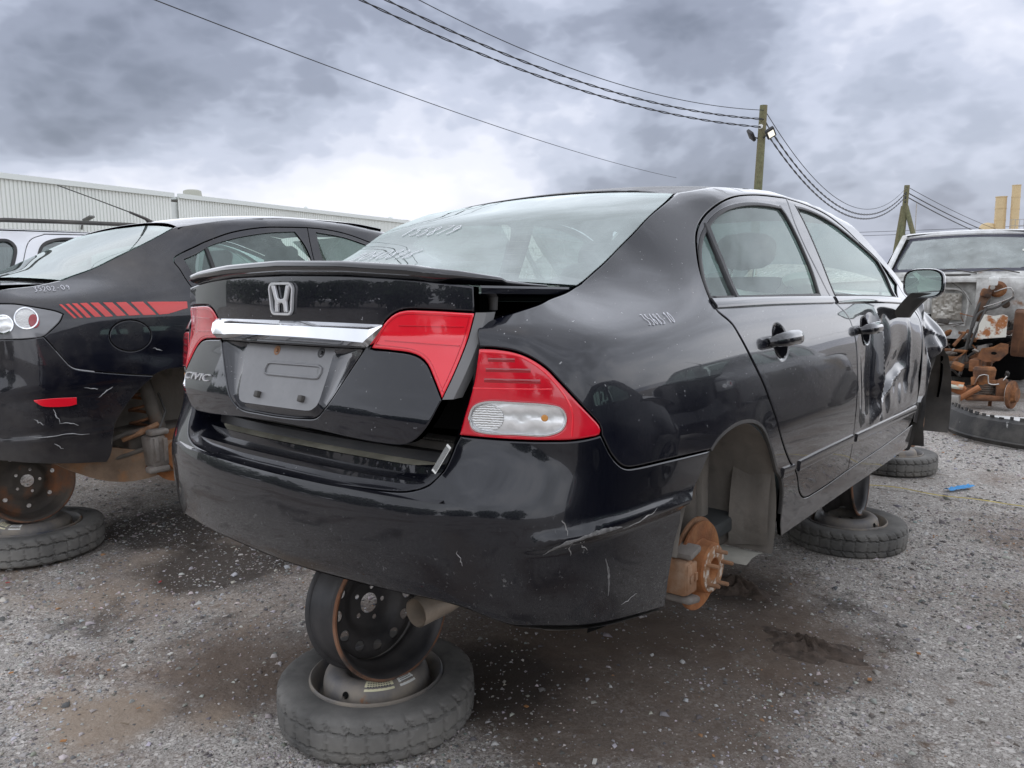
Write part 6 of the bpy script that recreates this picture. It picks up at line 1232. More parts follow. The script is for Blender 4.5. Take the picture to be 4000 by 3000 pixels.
    MB().box((.50, -.20, .80), (.50, .16, .46), bev=.012).build('inner_panel', M_bay, o)
    MB().box((.30, -.17, 1.005), (.95, .16, .055), bev=.01).build('cowl_edge', M_bay, o)
    mb = MB(); mb.lathe([(.0, .012), (.030, .012), (.034, .004), (.042, 0)], 20, T=TR((.535, -.282, .745), (math.pi/2, 0, 0))); mb.build('grommet', mat('brown_rubber', (.10, .07, .05), rough=.8), o)
    # brake booster with white reservoir
    mb = MB(); mb.lathe([(.0, .06), (.06, .06), (.085, .03), (.085, -.02), (.06, -.05), (.0, -.05)], 24, T=TR((.46, -.34, .905), (math.pi/2, 0, 0))); bo = fixn(mb.build('brake_booster', M_vrust, o))
    mb = MB(); mb.lathe([(.034, .0), (.040, .01), (.042, .055), (.045, .058), (.045, .078), (.040, .090), (.0, .094)], 24, T=TR((.435, -.46, .945))); mb.build('fluid_reservoir', mat('white_plastic', (.75, .75, .72), rough=.45), bo)
    mb = MB(); mb.lathe([(0, .02), (.022, .02), (.024, 0)], 16, T=TR((.435, -.50, .925), (math.pi/2, 0, 0))); mb.build('reservoir_cap', M_alu, bo)
    MB().box((.37, -.44, .865), (.10, .12, .09), bev=.02, rot=(0, .3, .2)).build('master_cylinder', M_vrust, o)
    # hoses and lines
    for pts, r_, m2 in (([(.36, -.42, .84), (.30, -.45, .70), (.26, -.52, .45), (.22, -.55, .20), (.20, -.60, .0)], .017, M_plast), ([(.40, -.42, .80), (.36, -.50, .62), (.30, -.55, .42), (.27, -.58, .30)], .013, M_plast), ([(.45, -.48, .88), (.60, -.50, .92), (.62, -.48, .84), (.50, -.46, .77), (.36, -.48, .72)], .006, M_satin), ([(-.05, -.14, 1.0), (.10, -.22, .90), (.22, -.30, .74)], .004, M_plast), ([(.60, -.28, .82), (.48, -.40, .72), (.33, -.50, .66), (.28, -.55, .5)], .012, M_plast), ([(.20, -.62, -.02), (.13, -.70, .06), (.10, -.78, -.08), (.18, -.80, -.14)], .012, M_plast), ([(.40, -1.0, -.05), (.45, -1.04, .05), (.52, -1.05, .06), (.53, -1.05, -.02), (.62, -1.04, -.02), (.68, -1.02, .06)], .007, M_satin)):
        mb = MB(); c = crom(pts, .03); mb.tube([tuple(p) for p in c], r_, 8); mb.build('hose', m2, o)
    # steering column area and rusty uprights
    mb = MB(); mb.box((.335, -.38, .73), (.09, .14, .34), bev=.02, rot=(0, .22, 0)); mb.build('column_bracket', mat('brown_bracket', (.14, .08, .05), rough=.85, bump=.4, var=.3), o)
    MB().box((.76, -.50, .46), (.24, .36, .46), bev=.03, rot=(.06, .05, .12)).build('wheelhouse_rust', mat('streaked_rust', (.12, .055, .028), rough=.9, bump=.4, bump_scale=18, var=.4, layers=[((.34, .17, .07), .9, 8, .60, .08, .7, 0, dict(stretch=(1, 1, .2)))]), o)
    rp = [(.36, .40), (.62, .43), (.625, .64), (.58, .66), (.50, .64), (.42, .655), (.38, .56)]
    mb = MB(); mb.prism(rp, .0, .02, T=Matrix(((1, 0, 0, .0), (0, 0, 1, -.80), (0, 1, 0, .0), (0, 0, 0, 1)))); mb.build('white_bracket', mat('flaking_white_rust', (.68, .66, .58), rough=.7, layers=[((.36, .14, .05), .9, 4.5, .535, .03, 1, 0, dict(detail=9, rough=.65))]), o)
    cp = [(.38, .21), (.46, .17), (.58, .19), (.65, .27), (.65, .36), (.58, .37), (.52, .33), (.42, .31)]
    mb = MB(); mb.prism(cp, .0, .03, T=Matrix(((1, 0, 0, .0), (0, 0, 1, -.83), (0, 1, 0, .0), (0, 0, 0, 1)))); cpl = mb.build('rusty_plate', M_vrust, o)
    mb = MB(); mb.lathe([(0, 0), (.02, 0)], 14, T=TR((.53, -.832, .265), (math.pi/2, 0, 0), (1.3, .8, 1))); mb.build('plate_hole', M_dark, cpl)
    for x in (-.42, .36): MB().box((x, .6, .13), (.09, 2.9, .12), bev=.01).build('chassis_rail', M_vrust, o)
    MB().box((0, -.30, .12), (.9, .10, .10), bev=.02).build('crossmember', M_vrust, o)
    mb = MB(); mb.tube([(-.4, -.35, .09), (.28, -.42, .09)], .035, 14, caps=False); mb.build('exhaust_pipe', M_under, o)
    rr = random.Random(12)
    for i in range(70):                                    # small brackets, pipes and stubs crowding the open front
        x, z = rr.uniform(-.30, .72), rr.uniform(-.18, .62); y = rr.uniform(-1.0, -.45) if z < .15 else rr.uniform(-.62, -.30); m2 = rr.choice([M_vrust, M_vrust, M_under, M_greyiron, M_alu, M_plast])
        mb = MB()
        if rr.random() < .45: mb.tube([(x, y, z), (x+rr.uniform(-.12, .12), y+rr.uniform(-.08, .08), z+rr.uniform(-.1, .1)), (x+rr.uniform(-.25, .25), y+rr.uniform(-.1, .1), z+rr.uniform(-.16, .12))], rr.choice([.004, .005, .007, .012, .018]), 8); mb.build('pipe', m2, o)
        else: mb.box((x, y, z), (rr.uniform(.03, .12), rr.uniform(.03, .1), rr.uniform(.02, .09)), bev=.012, rot=(rr.uniform(-.6, .6), rr.uniform(-.6, .6), rr.uniform(-.6, .6))); mb.build('bracket', m2, o)
    # front suspension lying low with its brake disc
    for k, x0 in ((1, .40), (-1, -.44)):
        mb = MB(); mb.lathe([(.085, -.10), (.10, .0), (.105, .05), (.09, .075), (.05, .08), (.045, .065)], 24, T=TR((x0+k*.07, -.92, .055))); st = mb.build('spring_tower', M_vrust, o)
        mb = MB()
        for i in range(5): mb.lathe([(.075+.012*math.cos(a), -.10-.022*i+.012*math.sin(a)) for a in np.linspace(0, 2*math.pi, 7)[:-1]], 24, T=TR((x0+k*.10, -.92, .06)), close=True)
        mb.build('coil_spring', M_under, st)
        mb = MB(); mb.box((x0+k*.16, -.95, -.02), (.34, .12, .05), bev=.02, rot=(0, k*.12, 0)); mb.box((x0+k*.14, -1.02, -.17), (.42, .16, .05), bev=.02, rot=(0, -k*.04, .1)); mb.box((x0+k*.24, -.98, -.08), (.10, .14, .22), bev=.04); mb.build('control_arm', M_vrust, o)
        T_ = TR((x0+k*.34, -1.0, -.125), (0, k*math.pi/2, math.radians(-12*k))); mb = MB(); mb.lathe([(.05, -.03), (.135, -.03), (.14, -.026), (.14, .0), (.135, .004), (.08, .004), (.07, .04), (.0, .04)], 44, T=T_); bdk = fixn(mb.build('brake_disc', M_vrust, o, angle=30))
        mb = MB(); mb.lathe([(.06, -.036), (.128, -.036), (.128, -.032)], 40, T=T_); mb.build('dust_shield', M_alu, bdk)
    MB().box((.26, -1.06, -.09), (.16, .10, .10), bev=.03, rot=(.2, .4, .3)).build('steering_rack', mat('orange_rust', (.34, .14, .06), rough=.85, bump=.3, var=.3), o)
    mb = MB(); mb.tube([(.10, -1.12, -.17), (.30, -1.14, -.18), (.46, -1.08, -.06)], .030, 10); mb.build('tie_rod', MATS['orange_rust'], o)
    MB().box((.22, -1.10, -.05), (.20, .14, .02), rot=(.3, .1, .1)).build('bent_shield', mat('flaked_green_white', (.48, .50, .42), rough=.8, layers=[((.45, .17, .06), .9, 8, .53, .05, 1, 0, {})]), o)
    MB().box((.27, -1.20, -.20), (.08, .10, .12), bev=.01).build('steel_block', M_alu, o)
    MB().box((0, 1.9, .02), (1.4, 3.2, .30), bev=.05).build('underbody', M_dark, o)
    for x in (-.5, .55):
        mb = MB(); mb.lathe([(.20, -.09), (.30, -.10), (.315, -.08), (.315, .08), (.30, .10), (.20, .09)], 32, T=TR((x, .35, .03), (0, 0, 0))); mb.build('prop_tyre', M_tyre, o) if False else None
M_vglass = glassmat('van_windscreen', tint=(.62, .72, .72), refl=1.0, dust=.32, dcol=(.55, .61, .60))
def build_yard():
    # bumper cover lying on the gravel, pale sheet behind it
    rows = []
    path = crom([(.12, 7.5), (.22, 7.1), (.42, 6.60), (.66, 6.20), (1.05, 5.98), (1.6, 5.95)], .04); t = np.gradient(path, axis=0); t /= np.linalg.norm(t, axis=1, keepdims=True); n = np.stack([t[:, 1], -t[:, 0]], 1)
    rr = np.random.RandomState(4)
    for i, ((x, y), (nx, ny)) in enumerate(zip(path, n)):
        h = .20+.008*rr.rand(); rows.append([(x+nx*a, y+ny*a, z) for a, z in ((.0, .02), (.05, .0), (.075, .035), (.06, .045), (.05, .10), (.02, h-.02), (-.03, h), (-.03, h-.008), (.012, h-.035), (.035, .08))])
    mb = MB(); mb.grid(rows); tag(fixn(mb.build('bumper_cover', mat('dirty_black_plastic', (.030, .029, .028), rough=.7, var=.3, bump=.2, layers=[((.20, .185, .16), .9, 4, .58, .15, .5, 0, {}), ((.6, .6, .58), .9, 9, .70, .02, .8, 0, {})]), None, angle=40)), 'dirty black bumper cover lying on the gravel in front of the stripped van', 'bumper')
    bc = bpy.data.objects['bumper_cover']
    for i in range(2, len(path)-1, 2):
        (x, y), (nx, ny) = path[i], n[i]; mb = MB(); w_ = rr.uniform(.015, .04); mb.box((x-nx*.025, y-ny*.025, .20+.012*rr.rand()), (w_, .012, .022+.03*rr.rand()), rot=(rr.uniform(-.3, .3), 0, math.atan2(t[i][1], t[i][0]))); mb.build('fixing_tab', MATS['dirty_black_plastic'], bc)
    mb = MB(); mb.box((.95, 7.15, .012), (1.15, .62, .012), bev=.004, rot=(0, 0, .12)); tag(mb.build('metal_sheet', mat('pale_sheet', (.62, .62, .60), rough=.6, var=.08), None), 'pale flat sheet on the ground behind the bumper cover', 'sheet')
    # blue rag and yellow strap
    rg = MB(); r_ = np.random.RandomState(2); rg.grid([[(.80+.045*i/5+.10*j/9+.006*r_.rand(), 4.26+.20*j/9+.006*r_.rand(), .006+.022*r_.rand()*math.sin(math.pi*(i+.5)/6)) for j in range(10)] for i in range(6)]); tag(rg.build('blue_rag', mat('blue_cloth', (.07, .30, .62), rough=.7, var=.25), None), 'small crumpled blue strip of cloth on the gravel right of the sedan', 'rag')
    c = crom([(.30, 4.08), (.55, 4.12), (.9, 4.10), (1.25, 4.13), (1.7, 4.20), (2.3, 4.2)], .04); mb = MB(); mb.grid([[(x, y-.008, .012+.004*math.sin(x*14)), (x, y+.008, .014+.004*math.sin(x*14))] for x, y in c]); tag(mb.build('yellow_strap', mat('faded_yellow_webbing', (.40, .32, .10), rough=.9, var=.3), None), 'thin faded yellow strap lying across the gravel at right', 'strap')
# ---------------------------------------------------------------- warehouse, poles, wires, chimneys
def build_background():
    M_clad = mat('pale_green_cladding', (.72, .74, .70), rough=.55, var=.05, var_scale=.2); M_flash = mat('roof_flashing', (.66, .69, .66), rough=.5)
    wh = thing('warehouse', 'long pale corrugated metal warehouse beyond the cars at left', 'building', (-54.4, 22.0, 0))
    d = Vector((-11.3, 44.7, 0)).normalized(); nn = Vector((d.y, -d.x, 0)); org = Vector((-53.48, 17.92, 0))
    def wall(s0, s1, h):
        mb = MB(); p = .27; cnt = int((s1-s0)/p); rows = []
        for i in range(cnt):
            for a, dep in ((0, 0), (.60, 0), (.68, -.07), (.92, -.07)):
                q = org+d*(s0+(i+a)*p)+nn*dep; rows.append([q, q+Vector((0, 0, h))])
        mb.grid([[tuple(a-wh.location) for a in r_] for r_ in rows]); o = fixn(mb.build('wall', M_clad, wh, angle=20))
        a, b = org+d*s0, org+d*s1; c = (a+b)/2-wh.location; mb = MB(); mb.box((c.x+nn.x*.04, c.y+nn.y*.04, h+.02), (.30, (s1-s0)-.1, .34), rot=(0, 0, math.atan2(-d.x, d.y))); mb.build('roof_flashing', M_flash, wh)
        c2 = (a+b)/2-nn*12-wh.location; mb = MB(); mb.box((c2.x, c2.y, h-.12), (23.5, (s1-s0)-.1, .2), rot=(0, 0, math.atan2(-d.x, d.y))); mb.build('roof', M_flash, wh)
    wall(-34, 13.15, 8.0); wall(13.55, 120, 8.0)
    q = org+d*13.35-nn*.35-wh.location; MB().box((q.x, q.y, 3.9), (.3, .7, 7.3), rot=(0, 0, math.atan2(-d.x, d.y))).build('wall_joint', M_flash, wh)
    for s_, z_ in ((5.1, 5.55), (17.5, 6.15), (38.0, 6.1), (58, 6.0)):
        q = org+d*s_+nn*.15-wh.location; mb = MB(); mb.tube([q+Vector((0, 0, z_-.5)), q+Vector((0, 0, z_))+nn*.15, q+Vector((0, 0, z_+.15))+nn*.5], .07, 8); q2 = q+nn*.75; mb.box((q2.x, q2.y, z_+.2), (.8, .40, .14), rot=(0, -.3, math.atan2(nn.y, nn.x)), bev=.03); mb.build('wall_lamp', mat('lamp_metal', (.12, .12, .11), rough=.5), wh)
    for s_, back, r_, h in ((5.2, 10, .22, 2.6), (11.2, 12, .18, 1.6), (36.0, 6, .12, 1.2), (56.5, 9, .22, 1.6)):
        q = org+d*s_-nn*back-wh.location; mb = MB(); mb.lathe([(r_, 0), (r_, h-.35), (r_*1.5, h-.35), (r_*1.5, h-.1), (r_*.8, h)], 14, T=TR((q.x, q.y, 8.05))); mb.build('roof_flue', M_flash, wh)
    q = org+d*20.8-nn*6-wh.location; mb = MB(); mb.lathe([(1.0, .0), (1.0, .45), (1.25, .5), (1.25, .75), (.8, .9), (.75, 1.35), (.5, 1.45), (0, 1.45)], 22, T=TR((q.x, q.y, 8.05))); mb.build('roof_vent', mat('vent_metal', (.40, .40, .34), rough=.6), wh)
    q = org+d*50-nn*4-wh.location; MB().box((q.x, q.y, 8.4), (1.6, 3.0, .55), bev=.1).build('skylight', mat('lamp_metal', (.12, .12, .11), rough=.5), wh)
    # poles
    M_wood = mat('weathered_green_pole', (.15, .155, .085), rough=.9, bump=.5, bump_scale=14, var=.25, layers=[((.20, .14, .08), .9, 3, .56, .12, .6, 0, dict(stretch=(1, 1, .12)))])
    M_wire = mat('black_cable', (.025, .025, .028), rough=.6)
    p1 = thing('utility_pole', 'tall wooden pole with two floodlights standing behind the black sedan roof', 'pole', (-9.93, 28.0, 0)); z1 = 7.55
    mb = MB(); mb.tube([(-.25, 0, 0), (-.06, 0, 4.8), (.06, 0, z1)], [.165, .15, .135], 14); mb.build('pole_shaft', M_wood, p1)
    for k, rot in ((-1, .55), (1, -.55)):
        mb = MB(); T_ = TR((k*.36+.03, -.12, 6.52), (.75, rot*1.0, k*.5)); mb.box((0, 0, 0), (.34, .12, .40), T=T_, bev=.03); fl = mb.build('floodlight', mat('flood_housing', (.03, .03, .032), rough=.5), p1)
        mb = MB(); mb.box((0, -.062, -.01), (.22, .012, .25), T=T_, bev=.004); mb.build('flood_lens', mat('flood_lens', (.80, .78, .70), rough=.15, emit=(1, .93, .75, .35)), fl) if k > 0 else None
        mb = MB(); mb.tube([(.02, -.05, 6.35), (k*.25, -.12, 6.45)], .025, 6); mb.build('flood_bracket', MATS['flood_housing'], p1)
    mb = MB(); mb.lathe([(0, .05), (.08, .05), (.09, 0)], 14, T=TR((.03, -.16, 6.78), (math.pi/2, 0, 0))); mb.build('sensor', mat('white_plastic', (.75, .75, .72), rough=.45), p1)
    p2 = thing('utility_pole', 'smaller wooden pole braced by two struts above the white van', 'pole', (-11.2, 55.0, 0))
    mb = MB(); mb.tube([(-.22, 0, 0), (.12, 0, 7.05)], [.20, .16], 12); mb.build('pole_shaft', M_wood, p2)
    for x0, x1 in ((-.72, -.02), (1.75, .12)): mb = MB(); mb.tube([(x0, 0, 0), (x1, -.05, 5.75)], .15, 10); mb.build('strut', M_wood, p2)
    for zz in (6.95, 6.7, 6.45):
        mb = MB(); mb.lathe([(.05, 0), (.05, .1), (0, .12)], 8, T=TR((.1, -.2, zz-.5))); mb.build('insulator', M_wire, p2)
    def cable(a, b, sag, r_, label, twist=False, ext=0):
        a, b = Vector(a), Vector(b); n_ = 90; mb = MB()
        def pt(t): p = a.lerp(b, t); p.z -= sag*4*t*(1-t); return p
        ts = [i/n_ for i in range(int(n_*(1+ext))+1)]
        if not twist: mb.tube([pt(t) for t in ts], r_, 6)
        else:
            L_ = (b-a).length
            for ph in (0, math.pi):
                n2 = int(n_*4*(1+ext)); mb.tube([pt(i/(n_*4))+Vector((0, math.cos(L_*i/(n_*4)*5+ph), math.sin(L_*i/(n_*4)*5+ph)))*r_*.9 for i in range(n2+1)], r_*.62, 5)
        return tag(mb.build('overhead_cable', M_wire, None), label, 'cable', 'overhead cables')
    A = [(-9.80, 27.95, 7.36), (-9.82, 27.9, 7.04), (-9.84, 27.9, 6.76)]; B = [(-11.05, 54.9, 6.95), (-11.08, 54.9, 6.62), (-11.1, 54.9, 6.36)]
    nm = ('thin upper', 'twisted middle', 'twisted lower')
    for i in range(3): cable(A[i], B[i], (2.35, 2.30, 2.25)[i], (.014, .030, .030)[i], nm[i]+' cable sagging between the two wooden poles', twist=i > 0)
    for i, (a, b) in enumerate(zip(B, ((-9.0, 110, 5.2), (-9.1, 110, 4.6), (-9.2, 110, 4.1)))): cable(a, b, .6, (.02, .035, .035)[i], nm[i]+' cable running right from the braced pole towards the chimneys', twist=False)
    E_ = [(-14.11, 14.71, 8.775), (-14.77, 14.15, 8.775), (-15.28, 13.71, 8.775)]
    for i in range(3): cable(A[i], E_[i], (.62, .62, .62)[i], (.013, .026, .026)[i], nm[i]+' cable from the floodlight pole to the top left of the sky', twist=i > 0, ext=.5)
    cable((-26.7, 53.8, 8.775), (-19.36, 10.18, 8.775), .45, .016, 'single thin cable crossing the sky far left of the floodlight pole', ext=.4)
    cable((-34, 120, 7.6), (40, 120, 7.9), .3, .03, 'faint upper distant line behind the braced pole'); cable((-34, 120, 7.1), (40, 120, 7.4), .3, .03, 'faint lower distant line behind the braced pole')
    # chimneys
    M_ch = mat('cream_chimney', (.60, .46, .26), rough=.7, var=.08)
    for (x, r_, h, lab) in ((-10.58, .50, 8.82, 'shorter and thicker of two cream chimneys above the van roof'), (-9.38, .385, 9.82, 'taller cream chimney at the right edge of the sky')):
        c = thing('chimney', lab, 'chimney', (x, 90, 0), 0, 'cream chimneys'); mb = MB(); mb.lathe([(r_, 0), (r_*.97, h)], 24); mb.lathe([(r_*.9, h), (r_*.9, h-.6)], 24); mb.build('shaft', M_ch, c)
        for z in (h, h-1.1, h-2.2): mb = MB(); mb.lathe([(r_*.96, z-.05), (r_*1.05, z-.05), (r_*1.05, z+.02), (r_*.96, z+.02)], 24); mb.build('band', M_ch, c)
    tk = thing('storage_tank', 'cream domed tank beside the chimneys', 'tank', (-11.6, 90, 0)); mb = MB(); mb.lathe([(.75, 0), (.75, 5.75), (.70, 6.05), (.5, 6.3), (0, 6.42)], 24); mb.build('tank_shell', M_ch, tk)
    rl = thing('railing', 'thin steel railing on the platform by the chimneys', 'railing', (-8.9, 88, 0))
    for i in range(7): mb = MB(); mb.tube([(i*.35-.5, 0, 5.3), (i*.35-.5, 0, 6.5)], .025, 5); mb.build('post', M_alu, rl)
    for z in (5.9, 6.45): mb = MB(); mb.tube([(-.6, 0, z), (1.8, 0, z)], .022, 5); mb.build('rail', M_alu, rl)
    MB().box((.6, 0, 5.2), (2.6, 1.2, .15)).build('platform', M_alu, rl); MB().box((.6, 0, 2.55), (.3, .3, 5.15)).build('platform_leg', M_alu, rl)
    mb = MB(); mb.tube([(-17.0, 85, 0), (-17.0, 85, 8.3)], .05, 6); tag(mb.build('antenna_mast', M_alu, None), 'thin distant mast right of the sedan roof', 'mast')

def copy_tree(src, parent=None):
    c = src.copy(); COL.objects.link(c)
    if parent is not None: c.parent = parent
    for ch in list(src.children): copy_tree(ch, c)
    return c
def alloy(parent, x, y):
    mb = MB(); T_ = TR((x, y, .31), (0, -math.pi/2, 0)); mb.lathe([(.20, -.10), (.30, -.105), (.312, -.08), (.312, .08), (.30, .105), (.20, .10)], 40, T=T_); w = mb.build('tyre', M_tyre, parent)
    hs = [ell((0, 0), .001, .001, 6)]
    def dz(a, b): r = np.hypot(a, b); return np.stack([a, b, .075+.03*(r/.2)**2], -1)
    hl = []
    for i in range(5):
        a = 2*math.pi*i/5+.3; e = ell((0, 0), .036, .062, 26); c, s = math.cos(a), math.sin(a); hl.append(np.stack([e[:, 1]*c-e[:, 0]*s+.125*c, e[:, 1]*s+e[:, 0]*c+.125*s], 1))
    o = panel('alloy_wheel', FnSurf(dz), ell((0, 0), .205, .205, 70), M_alloy, w, holes=hl, gap=0, bev=.004, lip=.03, res=.02); o.matrix_local = T_
    mb = MB(); mb.lathe([(.0, .0), (.19, .0)], 30, T=T_); mb.build('wheel_back', M_dark, w)
M_alloy = mat('silver_alloy', (.50, .50, .50), rough=.35, metal=.8)
def build_neighbours(mz):
    n = copy_tree(mz); n.location = (3.42, -.62, 0); n['label'] = 'second dark sedan parked right of the black sedan, mirrored in its paint'; n.rotation_euler = (0, 0, math.radians(-2))
    for ch in list(n.children):
        if ch.name.split('.')[0] in ('decal_stripe', 'marker_writing', 'brake_disc', 'brake_caliper', 'trailing_arm', 'brake_line', 'damper', 'paint_scuffs'): bpy.data.objects.remove(ch)
    for y in (.96, 3.6): alloy(n, -.80, y)
    v = copy_tree(n); v.location = (3.55, 4.75, 0); v['label'] = 'farther dark sedan on the right, mirrored in the black sedan doors'
    # trees and shrubs behind the camera, mirrored in the trunk lid
    rng = np.random.RandomState(8); V = []; F = []
    for cx, cy, r_, h in ((-70, -22, 7, 9), (-60, -30, 8, 10), (-48, -37, 7, 8), (-36, -42, 8, 9), (-22, -44, 7, 7), (-78, -12, 7, 8), (-6, -46, 8, 7), (10, -46, 8, 8), (26, -42, 8, 8)):
        for i in range(1500):
            d = rng.randn(3); d /= np.linalg.norm(d); p = np.array([cx, cy, h*.48])+d*np.array([r_, r_, h*.5])*(rng.rand()**.4); q = rng.randn(3, 3)*.55; b = len(V); V += [tuple(p+q[0]), tuple(p+q[1]), tuple(p+q[2])]; F.append((b, b+1, b+2))
    o = link('tree_belt', mesh('tree_belt', V, F, False), mat('leaf_green', (.045, .085, .03), rough=.7, var=.4, var_scale=1)); o['kind'] = 'stuff'; o['label'] = 'belt of green trees behind the yard, mirrored in the trunk lid'; o['category'] = 'trees'
# ---------------------------------------------------------------- ground
def ground_mat():
    m_ = bpy.data.materials.new('gravel_ground'); m_.use_nodes = True; nt = m_.node_tree; N = nt.nodes.new; L = nt.links.new; b = nt.nodes['Principled BSDF']
    tc = N('ShaderNodeTexCoord'); co = tc.outputs['Object']
    def noise(s, d=6, r=.6, dist=0):
        n = N('ShaderNodeTexNoise'); n.inputs['Scale'].default_value = s; n.inputs['Detail'].default_value = d; n.inputs['Roughness'].default_value = r; n.inputs['Distortion'].default_value = dist; L(co, n.inputs['Vector']); return n.outputs['Fac']
    def rng(f, a, b_, c=0, d=1):
        n = N('ShaderNodeMapRange'); n.inputs[1].default_value = a; n.inputs[2].default_value = b_; n.inputs[3].default_value = c; n.inputs[4].default_value = d; L(f, n.inputs[0]); return n.outputs[0]
    def mix(f, a, b_):
        n = N('ShaderNodeMix'); n.data_type = 'RGBA'
        for k, v in ((0, f), (6, a), (7, b_)):
            if isinstance(v, (int, float)): n.inputs[k].default_value = v
            elif isinstance(v, tuple): n.inputs[k].default_value = (*v, 1)
            else: L(v, n.inputs[k])
        return n.outputs[2]
    def mul(a, b_):
        n = N('ShaderNodeMath'); n.operation = 'MULTIPLY'
        for k, v in enumerate((a, b_)):
            if isinstance(v, (int, float)): n.inputs[k].default_value = v
            else: L(v, n.inputs[k])
        return n.outputs[0]
    def vor(s):
        v = N('ShaderNodeTexVoronoi'); v.inputs['Scale'].default_value = s; v.inputs['Randomness'].default_value = 1; L(co, v.inputs['Vector']); return v
    v1 = vor(185); v2 = vor(95); v3 = vor(320)
    def cellcol(v):
        h = N('ShaderNodeSeparateColor'); L(v.outputs['Color'], h.inputs[0]); return h.outputs[0]
    stone1 = mix(cellcol(v1), (.15, .138, .125), (.60, .57, .53)); stone2 = mix(cellcol(v2), (.30, .28, .255), (.66, .63, .59)); stone3 = mix(cellcol(v3), (.14, .128, .116), (.53, .505, .47))
    g = mix(rng(noise(6, 4), .45, .6), stone1, stone3); g = mix(rng(cellcol(v2), .90, .94), g, stone2)
    soil = mix(rng(noise(26, 6), .35, .65), (.085, .058, .043), (.21, .152, .112))
    soilm = rng(noise(.9, 7, .62, .6), .49, .64)
    gap1 = rng(v1.outputs['Distance'], .0, .011, 1, 0)
    c = mix(mul(soilm, .80), g, soil); c = mix(.12, c, (.29, .22, .165))
    c = mix(rng(noise(14, 6, .7), .56, .70), c, soil)
    c = mix(mul(rng(noise(.45, 5, .6, .5), .56, .66), .55), c, (.33, .265, .205))       # dry pale mud
    c = mix(mul(rng(noise(1.6, 6, .6, .5), .57, .68), .80), c, (.040, .032, .027))      # oil and damp
    wig = noise(2.6, 6, .65); fine = noise(9, 5, .6)
    def blob(x, y, r, soft, amt, grain=.35):
        d = N('ShaderNodeVectorMath'); d.operation = 'DISTANCE'; L(co, d.inputs[0]); d.inputs[1].default_value = (x, y, 0)
        a = N('ShaderNodeMath'); a.operation = 'MULTIPLY_ADD'; L(wig, a.inputs[0]); a.inputs[1].default_value = 1.1*r; L(d.outputs['Value'], a.inputs[2])
        a2 = N('ShaderNodeMath'); a2.operation = 'MULTIPLY_ADD'; L(fine, a2.inputs[0]); a2.inputs[1].default_value = grain*r; L(a.outputs[0], a2.inputs[2])
        q = .5*1.1*r+.5*grain*r
        return mul(rng(a2.outputs[0], r+q-soft, r+q+soft, 1, 0), amt)
    brown = mix(fine, (.075, .054, .041), (.165, .122, .092))
    for bx, by, br in ((.45, 1.0, .55), (.25, 1.75, .62), (.85, 1.62, .30), (-.2, .9, .55), (-.6, .3, .30), (1.2, .75, .22)): c = mix(blob(bx, by, br, .10, .82), c, brown)
    for bx, by, br in ((-.72, -.16, .17), (-.95, -.22, .10), (-.45, .05, .07)): c = mix(blob(bx, by, br, .05, .85), c, mix(fine, (.22, .17, .125), (.36, .28, .21)))
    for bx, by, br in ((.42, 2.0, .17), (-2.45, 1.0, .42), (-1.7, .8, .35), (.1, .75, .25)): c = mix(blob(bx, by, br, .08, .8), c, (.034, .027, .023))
    L(c, b.inputs['Base Color'])
    L(rng(noise(1.4, 6), .35, .7, .72, .95), b.inputs['Roughness']); b.inputs['Specular IOR Level'].default_value = .25
    bp = N('ShaderNodeBump'); bp.inputs['Strength'].default_value = .9; bp.inputs['Distance'].default_value = .006
    add = N('ShaderNodeMath'); add.operation = 'ADD'; L(rng(v1.outputs['Distance'], 0, .010, 1, 0), add.inputs[0]); L(mul(noise(45, 5), 1.2), add.inputs[1]); L(add.outputs[0], bp.inputs['Height'])
    bp2 = N('ShaderNodeBump'); bp2.inputs['Strength'].default_value = .6; bp2.inputs['Distance'].default_value = .05; L(noise(3.2, 5), bp2.inputs['Height']); L(bp.outputs[0], bp2.inputs['Normal']); L(bp2.outputs[0], b.inputs['Normal'])
    return m_
